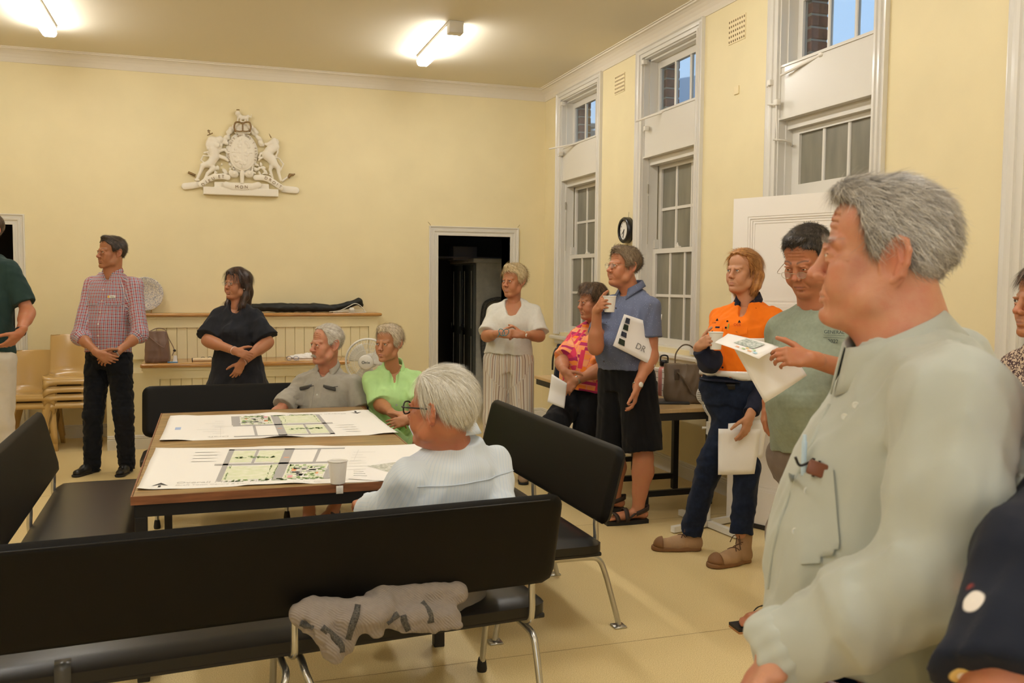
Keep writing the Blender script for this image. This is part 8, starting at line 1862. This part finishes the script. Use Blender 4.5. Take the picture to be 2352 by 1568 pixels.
for k in range(4): MB().box((-.142, -.202, .04+.045*k), (.142, .202, .044+.045*k), RZ(.1, c)).build('folder_edge', mat('folder_edge', (.25, .24, .22)), o)
c = V3(3.0, 5.98, SZ+.0); o = small('camera_strap', 'black strapped camera case on the side table behind the tall man in blue', 'camera case', MB().rbox((-.08, -.06, 0), (.08, .06, .12), .02, 3, RZ(.3, c)).tube(smoothpath([c+V3(-.06, 0, .11), c+V3(-.02, 0, .21), c+V3(.04, -.02, .22), c+V3(.07, 0, .11)], 5), .006, 6), m_nyl, c)
c = V3(2.95, 7.22, SZ); o, R_, S = bag_shape('shopping_bag', 'navy cloth bag on the far side table below the last window', c, V3(.17, .08, .150), cloth_mat('navy_canvas', (.014, .016, .032), weave=500), .88, yaw=-.2, cat='bag', res=.008)
MB().tube(smoothpath([c+V3(-.13, -.03, .28), c+V3(-.185, -.04, .27), c+V3(-.215, -.05, .20), c+V3(-.22, -.05, .09)], 5), .013, 8, flat=.4).build('handle', m_blackf, o)
sheet('white sheet under the navy cloth bag on the far side table', [V3(2.74, 6.98, SZ+.002), V3(3.05, 6.95, SZ+.002), V3(3.05, 7.2, SZ+.002), V3(2.74, 7.2, SZ+.002)], bend=.0)
# ------- knitted jacket hanging under the backrest of the near bench
m_kn = cloth_mat('waffle_knit', (.29, .245, .21), weave=300, nscale=60, namt=.12, bump=.6); g = NG(m_kn); g.MP.inputs['Scale'].default_value = (1, 1, 1); wv = g.N.new('ShaderNodeTexWave'); wv.inputs['Scale'].default_value = 55; wv.inputs['Distortion'].default_value = 1.2; wv.bands_direction = 'DIAGONAL'; g.L.new(g.MP.outputs[0], wv.inputs['Vector']); g.bump(wv.outputs['Fac'], .5, .004)
m_bd = mat('patterned_braid', (.02, .018, .018), rough=.7, nscale=220, namt=.9, col2=(.12, .11, .09))
kp = lambda x, y, d=2.86: at(x, y, d)
S = SDF(kp(640, 1545, 2.75)-.05, kp(1090, 1335, 3.05)+.08, .0065)
pth = [(700, 1400, 2.84), (780, 1385, 2.90), (880, 1375, 2.96), (980, 1375, 3.02), (1050, 1385, 3.05)]
S.chain([kp(690, 1410, 2.80), kp(740, 1440, 2.80), kp(765, 1490, 2.80), kp(770, 1506, 2.80)], [.035, .038, .030, .022], .02); S.chain([kp(720, 1395, 2.82), kp(830, 1410, 2.86), kp(880, 1400, 2.90)], [.035, .05, .05], .03)
S.chain([kp(800, 1430, 2.82), kp(800, 1485, 2.82)], [.045, .018], .02); S.chain([kp(860, 1420, 2.86), kp(865, 1450, 2.86)], [.05, .022], .02); S.chain([kp(900, 1420, 2.90), kp(960, 1415, 2.94), kp(1035, 1415, 2.99)], [.034, .034, .034], .02); S.chain([kp(930, 1440, 2.91), kp(1000, 1440, 2.95), kp(1058, 1436, 2.98)], [.016, .015, .014], .012)
S.chain([kp(870, 1375, 2.95), kp(1050, 1360, 3.05)], [.05, .04], .03)
for a, b in (((745, 1400), (800, 1475)), ((700, 1430), (745, 1490)), ((872, 1395), (905, 1440)), ((830, 1395), (790, 1450)), ((925, 1385), (945, 1440))): S.cap(kp(*a, 2.77), kp(*b, 2.77), .006, .004, .015, op='s')
S.folds(.004, 55, 4, (1, 1, 1), .6)
V, F = S.mesh(); jk = npmesh('knitted_jacket', V, F, m_kn, None, tuple(kp(860, 1440))); tag(jk, 'beige waffle-knit jacket with dark braid slung under the near bench backrest', 'jacket')
def braid(pts, w=.011):
    P_ = []
    for x, y in pts:
        q = S.hit(kp(x, y, 2.5), nrm(kp(x, y)-CAM), .8)
        if q is not None: P_.append(q-nrm(q-CAM)*.003)
    if len(P_) < 3: return
    P_ = smoothpath(P_, 4); G = []
    for i, p in enumerate(P_): d = nrm(P_[min(i+1, len(P_)-1)]-P_[max(i-1, 0)]); n_ = nrm(CAM-p); s_ = np.cross(d, n_); G.append([p-s_*w, p+s_*w])
    MB().grid(G, .002).build('braid', m_bd, jk)
for pts in ([(822, 1388), (818, 1410), (808, 1440), (800, 1468)], [(740, 1440), (765, 1460), (782, 1480), (785, 1498)], [(690, 1430), (705, 1436), (720, 1442)], [(968, 1383), (985, 1405), (990, 1430), (990, 1455)], [(925, 1412), (930, 1430), (938, 1448)], [(888, 1430), (900, 1420), (915, 1410)], [(872, 1455), (885, 1448), (900, 1436)]): braid(pts)
NB = RZ(.088, (.17, 2.88, 0)); xs_ = (NB.inverted() @ Vector(tuple(atz(148, 1500, .44))))[0]
G = [[NB @ Vector((xs_+dx, y, z)) for dx in (-.022, .022)] for y, z in ((.03, .4525), (.0, .447), (-.006, .43), (-.007, .40), (-.006, .385))]
MB().grid(G, .002).build('repair_tape', mat('dark_tape', (.045, .045, .045), rough=.3, spec=.5), bpy.data.objects['bench'])
